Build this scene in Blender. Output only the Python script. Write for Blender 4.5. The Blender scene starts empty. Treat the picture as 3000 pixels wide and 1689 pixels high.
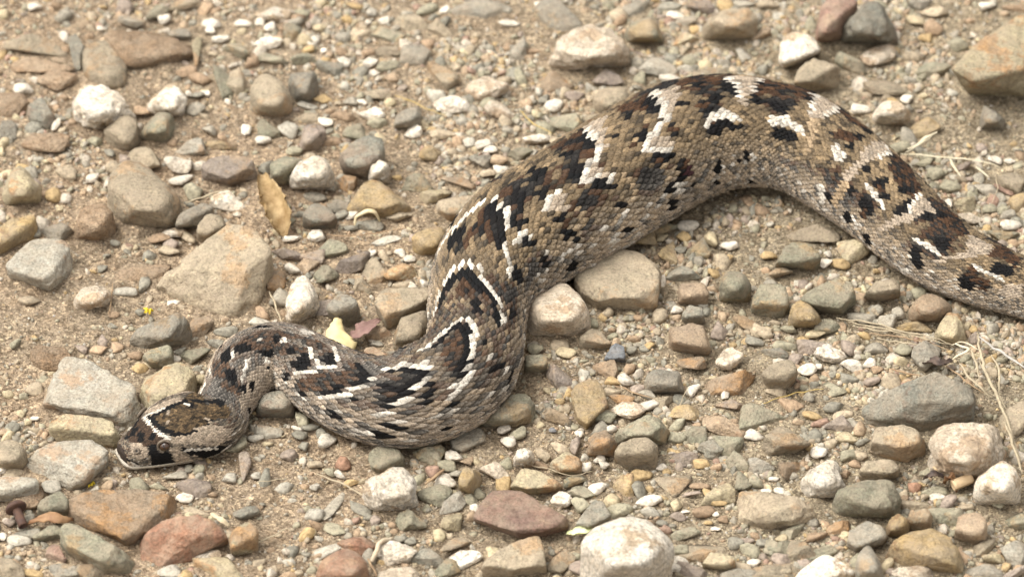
import bpy, bmesh, math, random
import numpy as np
from mathutils import Vector

MM = 0.001
R = math.radians
scene = bpy.context.scene
col = scene.collection

# ------------------------------------------------------------------ camera
PITCH, DIST = 40.0, 3.5
cd = bpy.data.cameras.new('camera'); cam = bpy.data.objects.new('camera', cd); col.objects.link(cam)
cam.location = (0, -DIST*math.cos(R(PITCH)), DIST*math.sin(R(PITCH)))
cam.rotation_euler = (R(90-PITCH), 0, 0)
cd.sensor_width = 36; cd.lens = 225; cd.clip_start = 0.1; cd.clip_end = 200
cd.dof.use_dof = True; cd.dof.focus_distance = 3.43; cd.dof.aperture_fstop = 9.0
scene.camera = cam

# ------------------------------------------------------------------ bright overcast daylight
SUN_EL, SUN_AZ = 62.0, -98.0           # azimuth clockwise from +Y
w = bpy.data.worlds.new('World'); scene.world = w; w.use_nodes = True
wn, wl = w.node_tree.nodes, w.node_tree.links
sky = wn.new('ShaderNodeTexSky'); sky.sky_type = 'NISHITA'; sky.sun_disc = False
sky.sun_elevation = R(SUN_EL); sky.sun_rotation = R(SUN_AZ); sky.dust_density = 6; sky.air_density = 1.2
hs = wn.new('ShaderNodeHueSaturation'); hs.inputs['Saturation'].default_value = 0.06
wl.new(sky.outputs[0], hs.inputs['Color']); wl.new(hs.outputs[0], wn['Background'].inputs[0])
wn['Background'].inputs[1].default_value = 0.15
sd = bpy.data.lights.new('sun', 'SUN'); sun = bpy.data.objects.new('sun', sd); col.objects.link(sun)
sd.energy = 1.0; sd.angle = R(45); sd.color = (1, 0.965, 0.86)
az, el = R(SUN_AZ), R(SUN_EL)
sdir = Vector((math.sin(az)*math.cos(el), math.cos(az)*math.cos(el), math.sin(el)))
sun.rotation_euler = sdir.to_track_quat('Z', 'Y').to_euler()
scene.view_settings.view_transform = 'Standard'; scene.view_settings.look = 'None'
scene.view_settings.gamma = 1; scene.view_settings.exposure = 1.1

# ------------------------------------------------------------------ survey data (mm)
# surveyed stones: class, shape, corner points in mm, short name, label
CUT_STONES = [
 ["T","r",[[-245.2,207.0,5.6],[-245.2,207.0,-4.0],[-238.3,214.4,5.6],[-238.3,214.4,-4.0],[-232.2,214.9,5.6],[-232.2,214.9,-4.0],[-224.6,208.0,5.6],[-224.6,208.0,-4.0],[-219.2,193.1,3.4],[-219.2,193.1,-4.0],[-220.0,180.6,0.2],[-220.0,183.6,-4.0],[-230.6,177.0,0.0],[-230.6,180.0,-4.0],[-240.0,184.3,1.2],[-240.0,184.3,-4.0],[-244.5,191.6,3.1],[-244.5,191.6,-4.0],[-239.4,200.7,7.0],[-235.6,204.8,7.0],[-232.3,205.1,7.0],[-228.1,201.3,7.0],[-225.0,191.5,7.0],[-225.2,182.4,7.0],[-231.1,180.3,7.0],[-236.3,185.1,7.0],[-238.9,190.5,7.0]],"pale beige disc stone","pale beige rounded flat stone leaning against a dark grey upright stone"],
 ["W","l",[[-247.9,151.5,14.7],[-247.9,151.5,-4.0],[-243.6,161.2,16.2],[-243.6,161.2,-4.0],[-237.8,165.1,16.2],[-237.8,165.1,-4.0],[-229.2,161.2,16.2],[-229.2,161.2,-4.0],[-219.8,152.0,15.8],[-219.8,152.0,-4.0],[-212.2,148.3,7.4],[-212.2,148.3,-4.0],[-226.1,145.8,1.8],[-226.1,145.8,-4.0],[-234.9,142.2,0.0],[-234.9,145.2,-4.0],[-241.0,145.5,1.2],[-241.0,145.5,-4.0],[-246.8,148.8,8.5],[-246.8,148.8,-4.0],[-241.7,146.3,20.3],[-239.2,153.2,20.3],[-235.7,155.5,20.3],[-230.6,153.2,20.3],[-225.0,147.4,20.3],[-219.9,138.8,20.3],[-227.8,133.0,20.3],[-233.0,129.6,20.3],[-236.7,132.5,20.3],[-240.7,139.9,20.3]],"pitted cream nodule","large cream white nodule with soil-filled pits"],
 ["W","l",[[-206.1,157.0,5.8],[-206.1,157.0,-4.0],[-199.5,161.8,11.2],[-199.5,161.8,-4.0],[-193.8,169.5,11.2],[-193.8,169.5,-4.0],[-185.1,162.7,11.2],[-185.1,162.7,-4.0],[-183.9,157.0,5.8],[-183.9,157.0,-4.0],[-187.5,151.8,0.0],[-187.5,154.8,-4.0],[-193.5,152.8,0.0],[-193.5,155.8,-4.0],[-202.5,154.4,1.0],[-202.5,154.4,-4.0],[-200.6,149.9,14.0],[-197.0,156.9,14.0],[-193.6,161.5,14.0],[-188.4,157.5,14.0],[-187.4,149.9,14.0],[-189.2,142.4,14.0],[-192.8,143.0,14.0],[-198.2,144.7,14.0]],"knobbly white nodule","knobbly white nodule with a pointed crest beside the pitted cream nodule"],
 ["T","a",[[-229.3,130.8,6.1],[-229.3,130.8,-4.0],[-223.6,137.0,8.7],[-223.6,137.0,-4.0],[-217.3,143.2,8.7],[-217.3,143.2,-4.0],[-209.2,135.1,8.7],[-209.2,135.1,-4.0],[-209.7,129.9,5.2],[-209.7,129.9,-4.0],[-214.9,122.2,0.0],[-214.9,125.2,-4.0],[-222.1,125.9,1.6],[-222.1,125.9,-4.0],[-224.6,126.7,11.2],[-221.2,132.3,11.4],[-217.3,136.0,11.6],[-212.2,130.6,11.9],[-212.4,125.2,11.4],[-215.2,115.9,11.8],[-220.0,121.9,9.9]],"taupe wedge","smooth taupe wedge with one sliced corner"],
 ["E","a",[[-208.7,133.2,3.4],[-208.7,133.2,-4.0],[-202.2,138.9,8.7],[-202.2,138.9,-4.0],[-197.7,145.6,8.7],[-197.7,145.6,-4.0],[-190.4,143.7,8.7],[-190.4,143.7,-4.0],[-190.2,135.0,5.7],[-190.2,135.0,-4.0],[-192.6,131.4,1.0],[-192.6,131.4,-4.0],[-199.7,128.8,0.0],[-199.7,131.8,-4.0],[-208.7,130.7,0.1],[-208.7,133.7,-4.0],[-204.4,127.6,10.8],[-200.6,134.0,11.9],[-197.8,138.9,11.2],[-193.3,137.0,11.8],[-193.1,131.5,10.1],[-194.3,124.6,10.9],[-198.7,122.9,10.4],[-204.2,123.2,11.0]],"olive grey block","olive grey angular block beside the taupe wedge"],
 ["T","r",[[-148.2,160.0,11.1],[-148.2,160.0,-4.0],[-146.0,168.3,13.7],[-146.0,168.3,-4.0],[-139.6,174.1,13.7],[-139.6,174.1,-4.0],[-131.0,168.3,13.7],[-131.0,168.3,-4.0],[-126.1,160.3,11.6],[-126.1,160.3,-4.0],[-124.0,156.3,5.6],[-124.0,156.3,-4.0],[-127.3,151.8,0.0],[-127.3,154.8,-4.0],[-135.6,149.9,0.0],[-135.6,152.9,-4.0],[-144.7,152.6,0.1],[-144.7,155.6,-4.0],[-147.6,156.0,5.1],[-147.6,156.0,-4.0],[-142.8,153.6,17.2],[-141.7,159.9,17.2],[-138.1,163.1,17.2],[-133.4,159.9,17.2],[-130.6,154.1,17.2],[-129.3,147.7,17.2],[-130.9,141.4,17.2],[-135.5,140.3,17.2],[-140.5,141.9,17.2],[-142.3,147.2,17.2]],"big beige cobble","large smooth beige cobble with faint facets"],
 ["G","a",[[-127.1,175.0,10.0],[-127.1,175.0,-4.0],[-123.7,181.8,10.0],[-123.7,181.8,-4.0],[-115.3,182.8,10.0],[-115.3,182.8,-4.0],[-110.4,182.8,10.0],[-110.4,182.8,-4.0],[-109.9,172.9,8.6],[-109.9,172.9,-4.0],[-113.3,168.9,2.5],[-113.3,168.9,-4.0],[-116.2,165.3,0.0],[-116.2,168.3,-4.0],[-119.8,165.3,0.0],[-119.8,168.3,-4.0],[-124.1,169.3,3.0],[-124.1,169.3,-4.0],[-123.4,173.5,11.3],[-121.2,175.4,13.1],[-116.0,175.7,13.3],[-113.1,178.3,11.3],[-112.7,168.6,13.2],[-114.6,162.7,12.1],[-116.3,157.9,12.7],[-118.6,159.7,11.3],[-121.4,164.3,11.3]],"tall grey wedge","tall grey wedge pressed against the big beige cobble"],
 ["T","s",[[-48.6,196.8,5.2],[-48.6,196.8,-3.0],[-42.0,193.2,5.6],[-42.0,193.2,-3.0],[-31.0,184.4,5.7],[-29.2,180.9,5.7],[-36.4,174.4,5.1],[-40.6,178.4,5.8],[-36.4,175.0,0.0],[-36.4,177.0,-5.0],[-29.2,182.8,0.0],[-29.2,184.8,-5.0],[-45.6,190.7,0.0],[-45.6,192.7,-5.0]],"orange-ended flake","long grey flake with a broken orange end"],
 ["G","a",[[-66.5,139.4,7.6],[-65.4,143.4,7.4],[-65.4,143.4,-3.0],[-58.9,149.3,7.3],[-58.9,149.3,-3.0],[-52.3,151.1,7.4],[-52.3,151.1,-3.0],[-51.6,142.7,8.0],[-51.6,142.7,-3.0],[-58.1,137.5,8.3],[-65.9,134.8,7.4],[-66.1,142.2,0.0],[-66.1,144.2,-5.0],[-57.7,145.1,0.0],[-57.7,147.1,-5.0],[-51.2,150.9,0.0],[-51.2,152.9,-5.0]],"flat grey plate","flat grey plate with a thin dark edge"],
 ["U","a",[[-119.3,122.8,1.8],[-119.3,122.8,-4.0],[-117.0,132.2,8.7],[-117.0,132.2,-4.0],[-110.5,134.1,8.7],[-110.5,134.1,-4.0],[-105.1,133.2,8.7],[-105.1,133.2,-4.0],[-104.4,126.7,8.6],[-104.4,126.7,-4.0],[-106.8,125.2,6.0],[-106.8,125.2,-4.0],[-110.4,123.1,2.3],[-110.4,123.1,-4.0],[-115.7,120.3,0.0],[-115.7,123.3,-4.0],[-115.9,116.9,11.0],[-114.7,128.5,10.7],[-110.7,130.1,10.3],[-107.3,128.6,11.1],[-106.8,123.8,11.6],[-108.3,121.8,10.8],[-110.4,117.8,10.7],[-113.6,115.3,9.9]],"violet grey shard","violet grey shard with ragged lower edge"],
 ["B","a",[[-96.5,98.0,15.6],[-93.7,101.8,16.3],[-93.7,101.8,-3.0],[-86.2,112.2,14.8],[-86.2,112.2,-3.0],[-79.1,114.4,16.1],[-79.1,114.4,-3.0],[-72.5,111.9,16.6],[-72.5,111.9,-3.0],[-71.0,105.2,15.9],[-71.0,105.2,-3.0],[-73.5,96.3,16.2],[-79.9,90.6,14.7],[-88.1,88.8,15.5],[-95.3,94.3,14.8],[-80.2,96.6,0.0],[-80.2,98.6,-5.0],[-87.4,99.5,0.0],[-87.4,101.5,-5.0],[-95.9,108.9,0.0],[-95.9,110.9,-5.0],[-73.3,110.8,0.0],[-73.3,112.8,-5.0]],"dark slate loaf","smooth dark slate loaf with a shaded front face"],
 ["P","l",[[20.5,201.6,8.3],[20.5,201.6,-4.0],[25.4,204.7,15.9],[25.4,204.7,-4.0],[31.5,214.1,16.2],[31.5,214.1,-4.0],[39.4,217.5,16.2],[39.4,217.5,-4.0],[52.1,216.1,16.2],[52.1,216.1,-4.0],[59.3,212.1,16.2],[59.3,212.1,-4.0],[64.0,204.7,15.9],[64.0,204.7,-4.0],[67.1,202.1,9.5],[67.1,202.1,-4.0],[65.3,199.0,1.9],[65.3,199.0,-4.0],[57.4,200.0,4.2],[57.4,200.0,-4.0],[52.0,198.6,0.7],[52.0,201.6,-4.0],[42.3,195.6,0.0],[42.3,198.6,-4.0],[33.9,197.5,0.0],[33.9,200.5,-4.0],[26.0,198.8,1.3],[26.0,198.8,-4.0],[30.4,191.7,20.3],[33.3,199.3,20.3],[37.0,205.2,20.3],[41.7,207.3,20.3],[49.3,206.4,20.3],[53.6,204.1,20.3],[56.5,199.3,20.3],[58.2,192.8,20.3],[57.0,185.2,20.3],[52.4,187.6,20.3],[49.1,184.0,20.3],[43.3,181.7,20.3],[38.2,182.9,20.3],[33.6,184.6,20.3]],"crumbly cream lump","large crumbly cream lump with chalky ridges"],
 ["E","a",[[64.4,223.3,6.8],[64.4,223.3,-4.0],[71.7,226.1,10.0],[71.7,226.1,-4.0],[80.3,231.1,10.0],[80.3,231.1,-4.0],[84.4,223.6,8.1],[84.4,223.6,-4.0],[88.1,222.1,1.6],[88.1,222.1,-4.0],[79.0,220.2,0.0],[79.0,223.2,-4.0],[72.3,220.2,0.0],[72.3,223.2,-4.0],[67.5,222.2,2.3],[67.5,222.2,-4.0],[68.6,218.8,11.6],[73.2,222.4,12.2],[78.5,223.5,13.7],[81.0,217.4,13.6],[83.2,212.3,12.8],[77.5,210.3,12.5],[73.4,210.8,12.1],[70.5,214.7,11.5]],"peaked grey stone","peaked grey stone with one pale sloping face"],
 ["T","a",[[108.8,226.1,6.9],[108.8,226.1,-4.0],[115.3,226.1,13.8],[115.3,226.1,-4.0],[125.2,233.6,15.0],[125.2,233.6,-4.0],[136.8,235.1,15.0],[136.8,235.1,-4.0],[140.8,227.6,15.0],[140.8,227.6,-4.0],[137.3,226.1,6.2],[137.3,226.1,-4.0],[130.8,226.1,0.0],[130.8,229.1,-4.0],[121.6,224.2,0.0],[121.6,227.2,-4.0],[113.7,226.1,3.9],[113.7,226.1,-4.0],[114.6,214.3,20.1],[119.0,222.3,18.2],[125.0,225.8,19.8],[132.2,226.7,19.7],[134.7,222.5,19.4],[132.3,214.7,19.3],[128.0,209.3,19.7],[122.4,210.0,18.2],[117.6,212.6,19.5]],"big hump-backed stone","big hump-backed greenish grey stone with a shaded left side"],
 ["T","r",[[45.8,159.2,7.2],[45.8,159.2,-4.0],[49.8,165.9,8.7],[49.8,165.9,-4.0],[58.8,167.3,8.7],[58.8,167.3,-4.0],[64.8,165.9,8.7],[64.8,165.9,-4.0],[66.5,159.2,7.2],[66.5,159.2,-4.0],[64.7,157.2,3.4],[64.7,157.2,-4.0],[58.7,156.3,1.8],[58.7,156.3,-4.0],[52.7,153.7,0.0],[52.7,156.7,-4.0],[49.1,156.6,2.3],[49.1,156.6,-4.0],[50.7,156.0,10.9],[52.9,160.8,10.9],[57.8,161.6,10.9],[61.1,160.8,10.9],[62.0,156.0,10.9],[61.0,152.3,10.9],[57.7,150.7,10.9],[54.4,148.0,10.9],[52.4,151.2,10.9]],"rounded square stone","rounded square grey stone behind the snake's back"],
 ["W","l",[[152.4,204.9,16.4],[152.4,204.9,-3.0],[155.1,211.4,16.0],[155.1,211.4,-3.0],[165.4,212.5,16.6],[165.4,212.5,-3.0],[170.1,208.6,16.6],[170.1,208.6,-3.0],[172.8,199.0,15.6],[175.0,194.1,15.7],[167.1,190.2,14.9],[159.6,184.4,16.3],[152.9,182.2,16.6],[154.5,198.5,0.0],[154.5,200.5,-5.0],[168.0,205.4,0.0],[168.0,207.4,-5.0],[176.2,212.3,0.0],[176.2,214.3,-5.0],[152.2,203.4,0.0],[152.2,205.4,-5.0]],"blocky cream stone","blocky cream stone with a hollowed pale top"],
 ["M","a",[[174.1,223.9,1.8],[174.1,223.9,-4.0],[176.4,228.4,11.3],[176.4,228.4,-4.0],[179.6,236.0,16.2],[179.6,236.0,-4.0],[183.5,244.0,16.2],[183.5,244.0,-4.0],[200.4,240.0,16.2],[200.4,240.0,-4.0],[195.2,228.6,11.9],[195.2,228.6,-4.0],[187.5,224.7,3.4],[187.5,224.7,-4.0],[178.9,220.2,0.0],[178.9,223.2,-4.0],[177.0,210.6,20.2],[178.8,219.9,21.1],[181.0,228.4,21.2],[183.4,233.3,21.2],[194.1,233.8,18.9],[190.4,220.1,21.4],[185.2,211.9,20.6],[179.8,206.0,21.0]],"dusky red block","dusky red block leaning away behind the blocky cream stone"],
 ["B","a",[[188.5,223.6,8.1],[188.5,223.6,-4.0],[195.0,225.2,16.1],[195.0,225.2,-4.0],[201.2,232.7,18.7],[201.2,232.7,-4.0],[207.0,238.7,18.7],[207.0,238.7,-4.0],[211.6,232.7,18.7],[211.6,232.7,-4.0],[215.1,224.5,12.8],[215.1,224.5,-4.0],[221.4,222.7,3.4],[221.4,222.7,-4.0],[212.9,219.2,0.0],[212.9,222.2,-4.0],[200.7,219.2,0.0],[200.7,222.2,-4.0],[191.7,222.0,0.1],[191.7,225.0,-4.0],[193.5,210.7,23.0],[197.9,216.9,24.0],[201.8,222.7,24.7],[205.4,227.3,24.0],[208.2,223.1,24.4],[210.4,217.4,21.2],[213.7,208.0,21.8],[208.1,201.4,23.1],[200.5,200.2,24.1],[195.2,204.6,22.1]],"dark green-grey boulder","big dark green-grey boulder beside the dusky red block"],
 ["T","a",[[159.5,162.5,16.0],[164.8,179.1,15.9],[164.8,179.1,-3.0],[171.7,186.2,14.6],[171.7,186.2,-3.0],[185.9,179.6,15.5],[185.9,179.6,-3.0],[178.5,174.4,15.0],[173.5,169.1,14.6],[161.7,179.9,0.0],[161.7,181.9,-5.0],[171.8,175.0,0.0],[171.8,177.0,-5.0],[181.5,178.0,0.0],[181.5,180.0,-5.0],[186.3,191.6,0.0],[186.3,193.6,-5.0]],"tan wedge behind snake","tan wedge with a dark right side just behind the snake's back"],
 ["Y","a",[[247.8,158.9,31.7],[260.6,174.6,31.6],[260.6,174.6,-3.0],[273.7,193.2,30.1],[273.7,193.2,-3.0],[286.1,201.2,33.0],[286.1,201.2,-3.0],[296.6,213.3,29.0],[296.6,213.3,-3.0],[301.1,199.1,30.8],[301.1,199.1,-3.0],[298.3,164.6,30.2],[283.5,156.2,30.8],[274.8,159.7,29.5],[260.2,147.0,32.6],[256.6,155.4,30.6],[300.3,170.2,0.0],[300.3,172.2,-5.0],[280.0,173.1,0.0],[280.0,175.1,-5.0],[268.3,178.0,0.0],[268.3,180.0,-5.0],[261.5,185.8,0.0],[261.5,187.8,-5.0]],"orange-veined boulder","pale grey-green boulder with an orange vein across it"],
 ["W","r",[[203.4,148.0,0.0],[203.4,151.0,-4.0],[205.3,147.3,5.9],[205.3,147.3,-4.0],[208.8,151.1,11.2],[208.8,151.1,-4.0],[217.2,152.1,11.2],[217.2,152.1,-4.0],[220.6,146.4,11.2],[220.6,146.4,-4.0],[225.0,147.3,5.9],[225.0,147.3,-4.0],[219.8,147.9,2.4],[219.8,147.9,-4.0],[212.7,147.0,0.0],[212.7,150.0,-4.0],[207.3,136.7,14.0],[208.6,140.3,14.0],[210.8,146.2,14.0],[215.5,146.7,14.0],[217.3,143.5,14.0],[219.4,140.3,14.0],[216.4,138.2,14.0],[212.4,136.1,14.0]],"smooth ivory pebble","smooth ivory pebble with a humped top"],
 ["G","a",[[263.7,143.0,4.7],[263.7,143.0,-4.0],[266.3,150.4,8.7],[266.3,150.4,-4.0],[272.0,145.6,8.7],[272.0,145.6,-4.0],[278.0,142.8,4.1],[278.0,142.8,-4.0],[275.8,141.8,0.4],[275.8,144.8,-4.0],[267.3,140.3,0.0],[267.3,143.3,-4.0],[265.7,138.7,10.0],[267.6,145.2,11.0],[271.1,142.8,10.6],[274.5,136.8,11.1],[272.7,132.2,11.9],[267.5,131.4,11.6]],"grey pyramid","grey pyramid-shaped stone on the pale grit"],
 ["T","r",[[-224.4,72.4,14.9],[-224.4,72.4,-4.0],[-221.9,82.9,16.2],[-221.9,82.9,-4.0],[-216.8,87.6,16.2],[-216.8,87.6,-4.0],[-208.1,91.4,16.2],[-208.1,91.4,-4.0],[-200.7,83.9,16.2],[-200.7,83.9,-4.0],[-192.1,72.4,14.9],[-192.1,72.4,-4.0],[-183.8,67.2,10.0],[-183.8,67.2,-4.0],[-183.1,61.1,4.4],[-183.1,61.1,-4.0],[-187.6,52.6,0.0],[-187.6,55.6,-4.0],[-195.3,54.5,0.0],[-195.3,57.5,-4.0],[-202.5,56.8,0.4],[-202.5,59.8,-4.0],[-210.1,55.4,0.0],[-210.1,58.4,-4.0],[-218.4,61.1,4.4],[-218.4,61.1,-4.0],[-222.0,68.1,10.9],[-222.0,68.1,-4.0],[-214.9,64.9,20.3],[-213.6,71.5,20.3],[-210.8,74.1,20.3],[-206.1,76.1,20.3],[-202.0,72.0,20.3],[-197.2,64.9,20.3],[-192.5,58.8,20.3],[-191.8,51.6,20.3],[-194.1,44.0,20.3],[-198.3,45.0,20.3],[-202.2,46.6,20.3],[-206.3,45.5,20.3],[-211.1,51.6,20.3],[-213.4,59.8,20.3]],"great beige boulder","great rounded beige boulder with olive stains and a notched base"],
 ["U","a",[[-173.2,97.8,9.5],[-173.2,97.8,-3.0],[-169.9,104.5,9.4],[-169.9,104.5,-3.0],[-150.9,104.8,10.0],[-150.9,104.8,-3.0],[-142.4,97.2,10.0],[-142.4,97.2,-3.0],[-153.4,88.4,9.5],[-158.6,84.2,9.2],[-167.6,89.8,9.9],[-158.4,90.8,0.0],[-158.4,92.8,-5.0],[-168.1,97.3,0.0],[-168.1,99.3,-5.0],[-153.3,97.3,0.0],[-153.3,99.3,-5.0]],"mauve plate","mauve grey plate with a pointed right tip"],
 ["Y","a",[[-283.4,79.4,6.2],[-283.4,79.4,-4.0],[-279.8,84.7,12.5],[-279.8,84.7,-4.0],[-275.6,92.7,12.5],[-275.6,92.7,-4.0],[-269.4,87.6,12.5],[-269.4,87.6,-4.0],[-261.5,80.7,8.9],[-261.5,80.7,-4.0],[-261.6,78.5,4.6],[-261.6,78.5,-4.0],[-267.0,76.3,0.4],[-267.0,79.3,-4.0],[-275.7,73.9,0.0],[-275.7,76.9,-4.0],[-282.3,77.1,2.0],[-282.3,77.1,-4.0],[-278.6,73.2,14.4],[-276.7,79.6,15.8],[-274.1,84.3,16.0],[-270.4,82.9,14.5],[-265.1,74.1,16.0],[-264.7,68.5,16.8],[-267.9,65.9,15.2],[-273.2,63.9,15.4],[-277.5,68.2,14.7]],"buff wedge","buff wedge rising to a peak with a broken side"],
 ["S","a",[[-241.7,47.3,4.4],[-241.7,47.3,-4.0],[-240.0,54.6,11.2],[-240.0,54.6,-4.0],[-233.2,58.3,11.2],[-233.2,58.3,-4.0],[-224.5,59.3,11.2],[-224.5,59.3,-4.0],[-218.8,51.9,11.2],[-218.8,51.9,-4.0],[-219.4,47.8,5.5],[-219.4,47.8,-4.0],[-226.5,43.4,0.0],[-226.5,46.4,-4.0],[-232.9,43.4,0.0],[-232.9,46.4,-4.0],[-236.4,41.4,13.5],[-235.6,48.8,15.4],[-231.5,53.1,13.7],[-226.0,51.7,15.3],[-222.5,47.2,15.2],[-222.6,41.5,14.3],[-226.7,35.8,13.4],[-230.5,33.3,15.4]],"soil-caked brown lump","soil-caked orange brown lump with a dark right face"],
 ["O","a",[[-285.1,36.6,12.5],[-281.8,39.5,12.3],[-281.8,39.5,-3.0],[-273.4,45.2,12.2],[-273.4,45.2,-3.0],[-264.7,47.5,13.3],[-264.7,47.5,-3.0],[-262.1,43.0,12.5],[-262.1,43.0,-3.0],[-268.2,37.0,12.1],[-274.3,31.1,12.4],[-281.0,25.4,11.8],[-263.3,53.6,0.0],[-263.3,55.6,-5.0],[-268.6,42.5,0.0],[-268.6,44.5,-5.0],[-275.1,35.2,0.0],[-275.1,37.2,-5.0],[-281.8,29.7,0.0],[-281.8,31.7,-5.0],[-285.2,27.8,0.0],[-285.2,29.8,-5.0]],"ochre slab","ochre slab with a darker broken front edge"],
 ["L","a",[[-276.4,8.1,11.9],[-271.7,16.6,11.6],[-271.7,16.6,-3.0],[-264.3,28.7,11.4],[-264.3,28.7,-3.0],[-248.4,25.9,12.2],[-248.4,25.9,-3.0],[-243.1,24.9,12.2],[-243.1,24.9,-3.0],[-245.7,18.4,10.9],[-245.7,18.4,-3.0],[-249.3,11.0,11.8],[-249.6,5.1,11.3],[-252.4,-6.1,12.4],[-264.9,-0.4,12.2],[-275.1,4.3,11.3],[-252.3,2.4,0.0],[-252.3,4.4,-5.0],[-265.3,6.9,0.0],[-265.3,8.9,-5.0],[-276.2,13.3,0.0],[-276.2,15.3,-5.0],[-240.8,26.0,0.0],[-240.8,28.0,-5.0],[-240.8,15.1,0.0],[-240.8,17.1,-5.0],[-246.8,6.9,0.0],[-246.8,8.9,-5.0]],"pale grey slab","pale grey flat slab with its right side broken away"],
 ["G","a",[[-185.7,43.0,11.7],[-183.7,51.7,10.6],[-174.6,58.5,11.1],[-174.6,58.5,-3.0],[-168.3,61.6,10.9],[-168.3,61.6,-3.0],[-165.2,56.6,11.1],[-165.2,56.6,-3.0],[-171.4,52.1,11.1],[-179.4,47.2,11.3],[-186.0,54.5,0.0],[-186.0,56.5,-5.0],[-177.7,54.5,0.0],[-177.7,56.5,-5.0],[-170.9,60.0,0.0],[-170.9,62.0,-5.0],[-165.9,67.4,0.0],[-165.9,69.4,-5.0]],"narrow slate bar","narrow dark slate bar leaning on the great beige boulder"],
 ["T","a",[[-173.7,35.5,11.8],[-172.2,43.3,12.9],[-172.2,43.3,-3.0],[-167.8,49.8,12.1],[-167.8,49.8,-3.0],[-160.7,48.4,12.5],[-160.7,48.4,-3.0],[-158.7,40.6,12.2],[-163.8,36.1,12.1],[-167.2,33.7,12.5],[-173.8,44.3,0.0],[-173.8,46.3,-5.0],[-168.5,41.6,0.0],[-168.5,43.6,-5.0],[-158.8,48.9,0.0],[-158.8,50.9,-5.0],[-157.8,54.5,0.0],[-157.8,56.5,-5.0]],"taupe cube","taupe cube with a pale square top"],
 ["T","a",[[-193.9,-1.4,7.0],[-181.3,8.2,14.0],[-168.6,15.2,20.3],[-168.6,15.2,-3.0],[-153.8,25.0,25.0],[-153.8,25.0,-3.0],[-149.2,27.7,25.7],[-149.2,27.7,-3.0],[-140.9,22.3,25.7],[-140.9,22.3,-3.0],[-137.2,15.9,25.0],[-137.2,15.9,-3.0],[-131.3,7.0,21.8],[-131.3,7.0,-3.0],[-135.5,-7.3,18.7],[-151.7,-6.4,17.9],[-165.8,-2.8,17.2],[-173.2,-5.4,15.6],[-184.4,-2.5,11.7],[-193.7,1.5,0.0],[-193.7,3.5,-5.0],[-178.2,-10.2,0.0],[-178.2,-8.2,-5.0],[-158.7,-20.0,0.0],[-158.7,-18.0,-5.0],[-149.3,-24.5,0.0],[-149.3,-22.5,-5.0],[-140.2,-20.9,0.0],[-140.2,-18.9,-5.0],[-136.0,-7.5,0.0],[-136.0,-5.5,-5.0],[-131.6,19.6,0.0],[-131.6,21.6,-5.0]],"great tan triangular boulder","great tan triangular boulder with a rust brown front face"],
 ["P","l",[[-239.0,-13.1,6.2],[-239.0,-13.1,-4.0],[-236.2,-10.7,8.7],[-236.2,-10.7,-4.0],[-231.8,-6.2,8.7],[-231.8,-6.2,-4.0],[-222.6,-5.3,8.7],[-222.6,-5.3,-4.0],[-218.8,-12.1,8.4],[-218.8,-12.1,-4.0],[-220.0,-14.1,4.0],[-220.0,-14.1,-4.0],[-223.6,-15.6,0.8],[-223.6,-12.6,-4.0],[-232.7,-17.3,0.0],[-232.7,-14.3,-4.0],[-238.6,-15.3,1.3],[-238.6,-15.3,-4.0],[-234.7,-16.8,10.9],[-233.1,-13.5,10.9],[-230.5,-10.8,10.9],[-225.0,-10.3,10.9],[-222.7,-14.6,10.9],[-223.2,-18.9,10.9],[-225.1,-22.1,10.9],[-230.5,-23.7,10.9],[-234.1,-21.6,10.9]],"half-buried pink-white stone","half-buried pinkish white stone sunk in the sand"],
 ["W","l",[[-124.2,89.1,9.7],[-124.2,89.1,-4.0],[-120.5,89.1,15.8],[-120.5,89.1,-4.0],[-113.0,94.2,16.2],[-113.0,94.2,-4.0],[-106.0,98.4,16.2],[-106.0,98.4,-4.0],[-101.1,92.3,16.2],[-101.1,92.3,-4.0],[-98.8,89.1,12.0],[-98.8,89.1,-4.0],[-100.1,89.1,4.4],[-100.1,89.1,-4.0],[-106.6,87.0,0.0],[-106.6,90.0,-4.0],[-116.7,88.0,0.0],[-116.7,91.0,-4.0],[-123.2,89.1,2.9],[-123.2,89.1,-4.0],[-118.5,80.4,20.3],[-116.5,84.8,20.3],[-111.9,88.2,20.3],[-107.8,90.8,20.3],[-104.9,87.1,20.3],[-103.3,82.0,20.3],[-103.9,76.4,20.3],[-107.7,71.9,20.3],[-113.7,72.5,20.3],[-117.6,75.3,20.3]],"bright cream nodule","bright cream nodule with a rounded hollow on top"],
 ["E","a",[[-134.8,93.6,14.4],[-134.8,93.6,-3.0],[-127.3,98.5,14.3],[-127.3,98.5,-3.0],[-120.2,96.9,14.0],[-120.2,96.9,-3.0],[-117.7,94.0,14.8],[-117.7,94.0,-3.0],[-123.6,92.5,13.8],[-123.6,92.5,-3.0],[-129.3,84.0,13.8],[-132.1,82.0,14.7],[-132.3,97.3,0.0],[-132.3,99.3,-5.0],[-127.6,96.4,0.0],[-127.6,98.4,-5.0],[-118.4,108.7,0.0],[-118.4,110.7,-5.0]],"grey-green wedge","grey-green wedge beside the bright cream nodule"],
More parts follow.
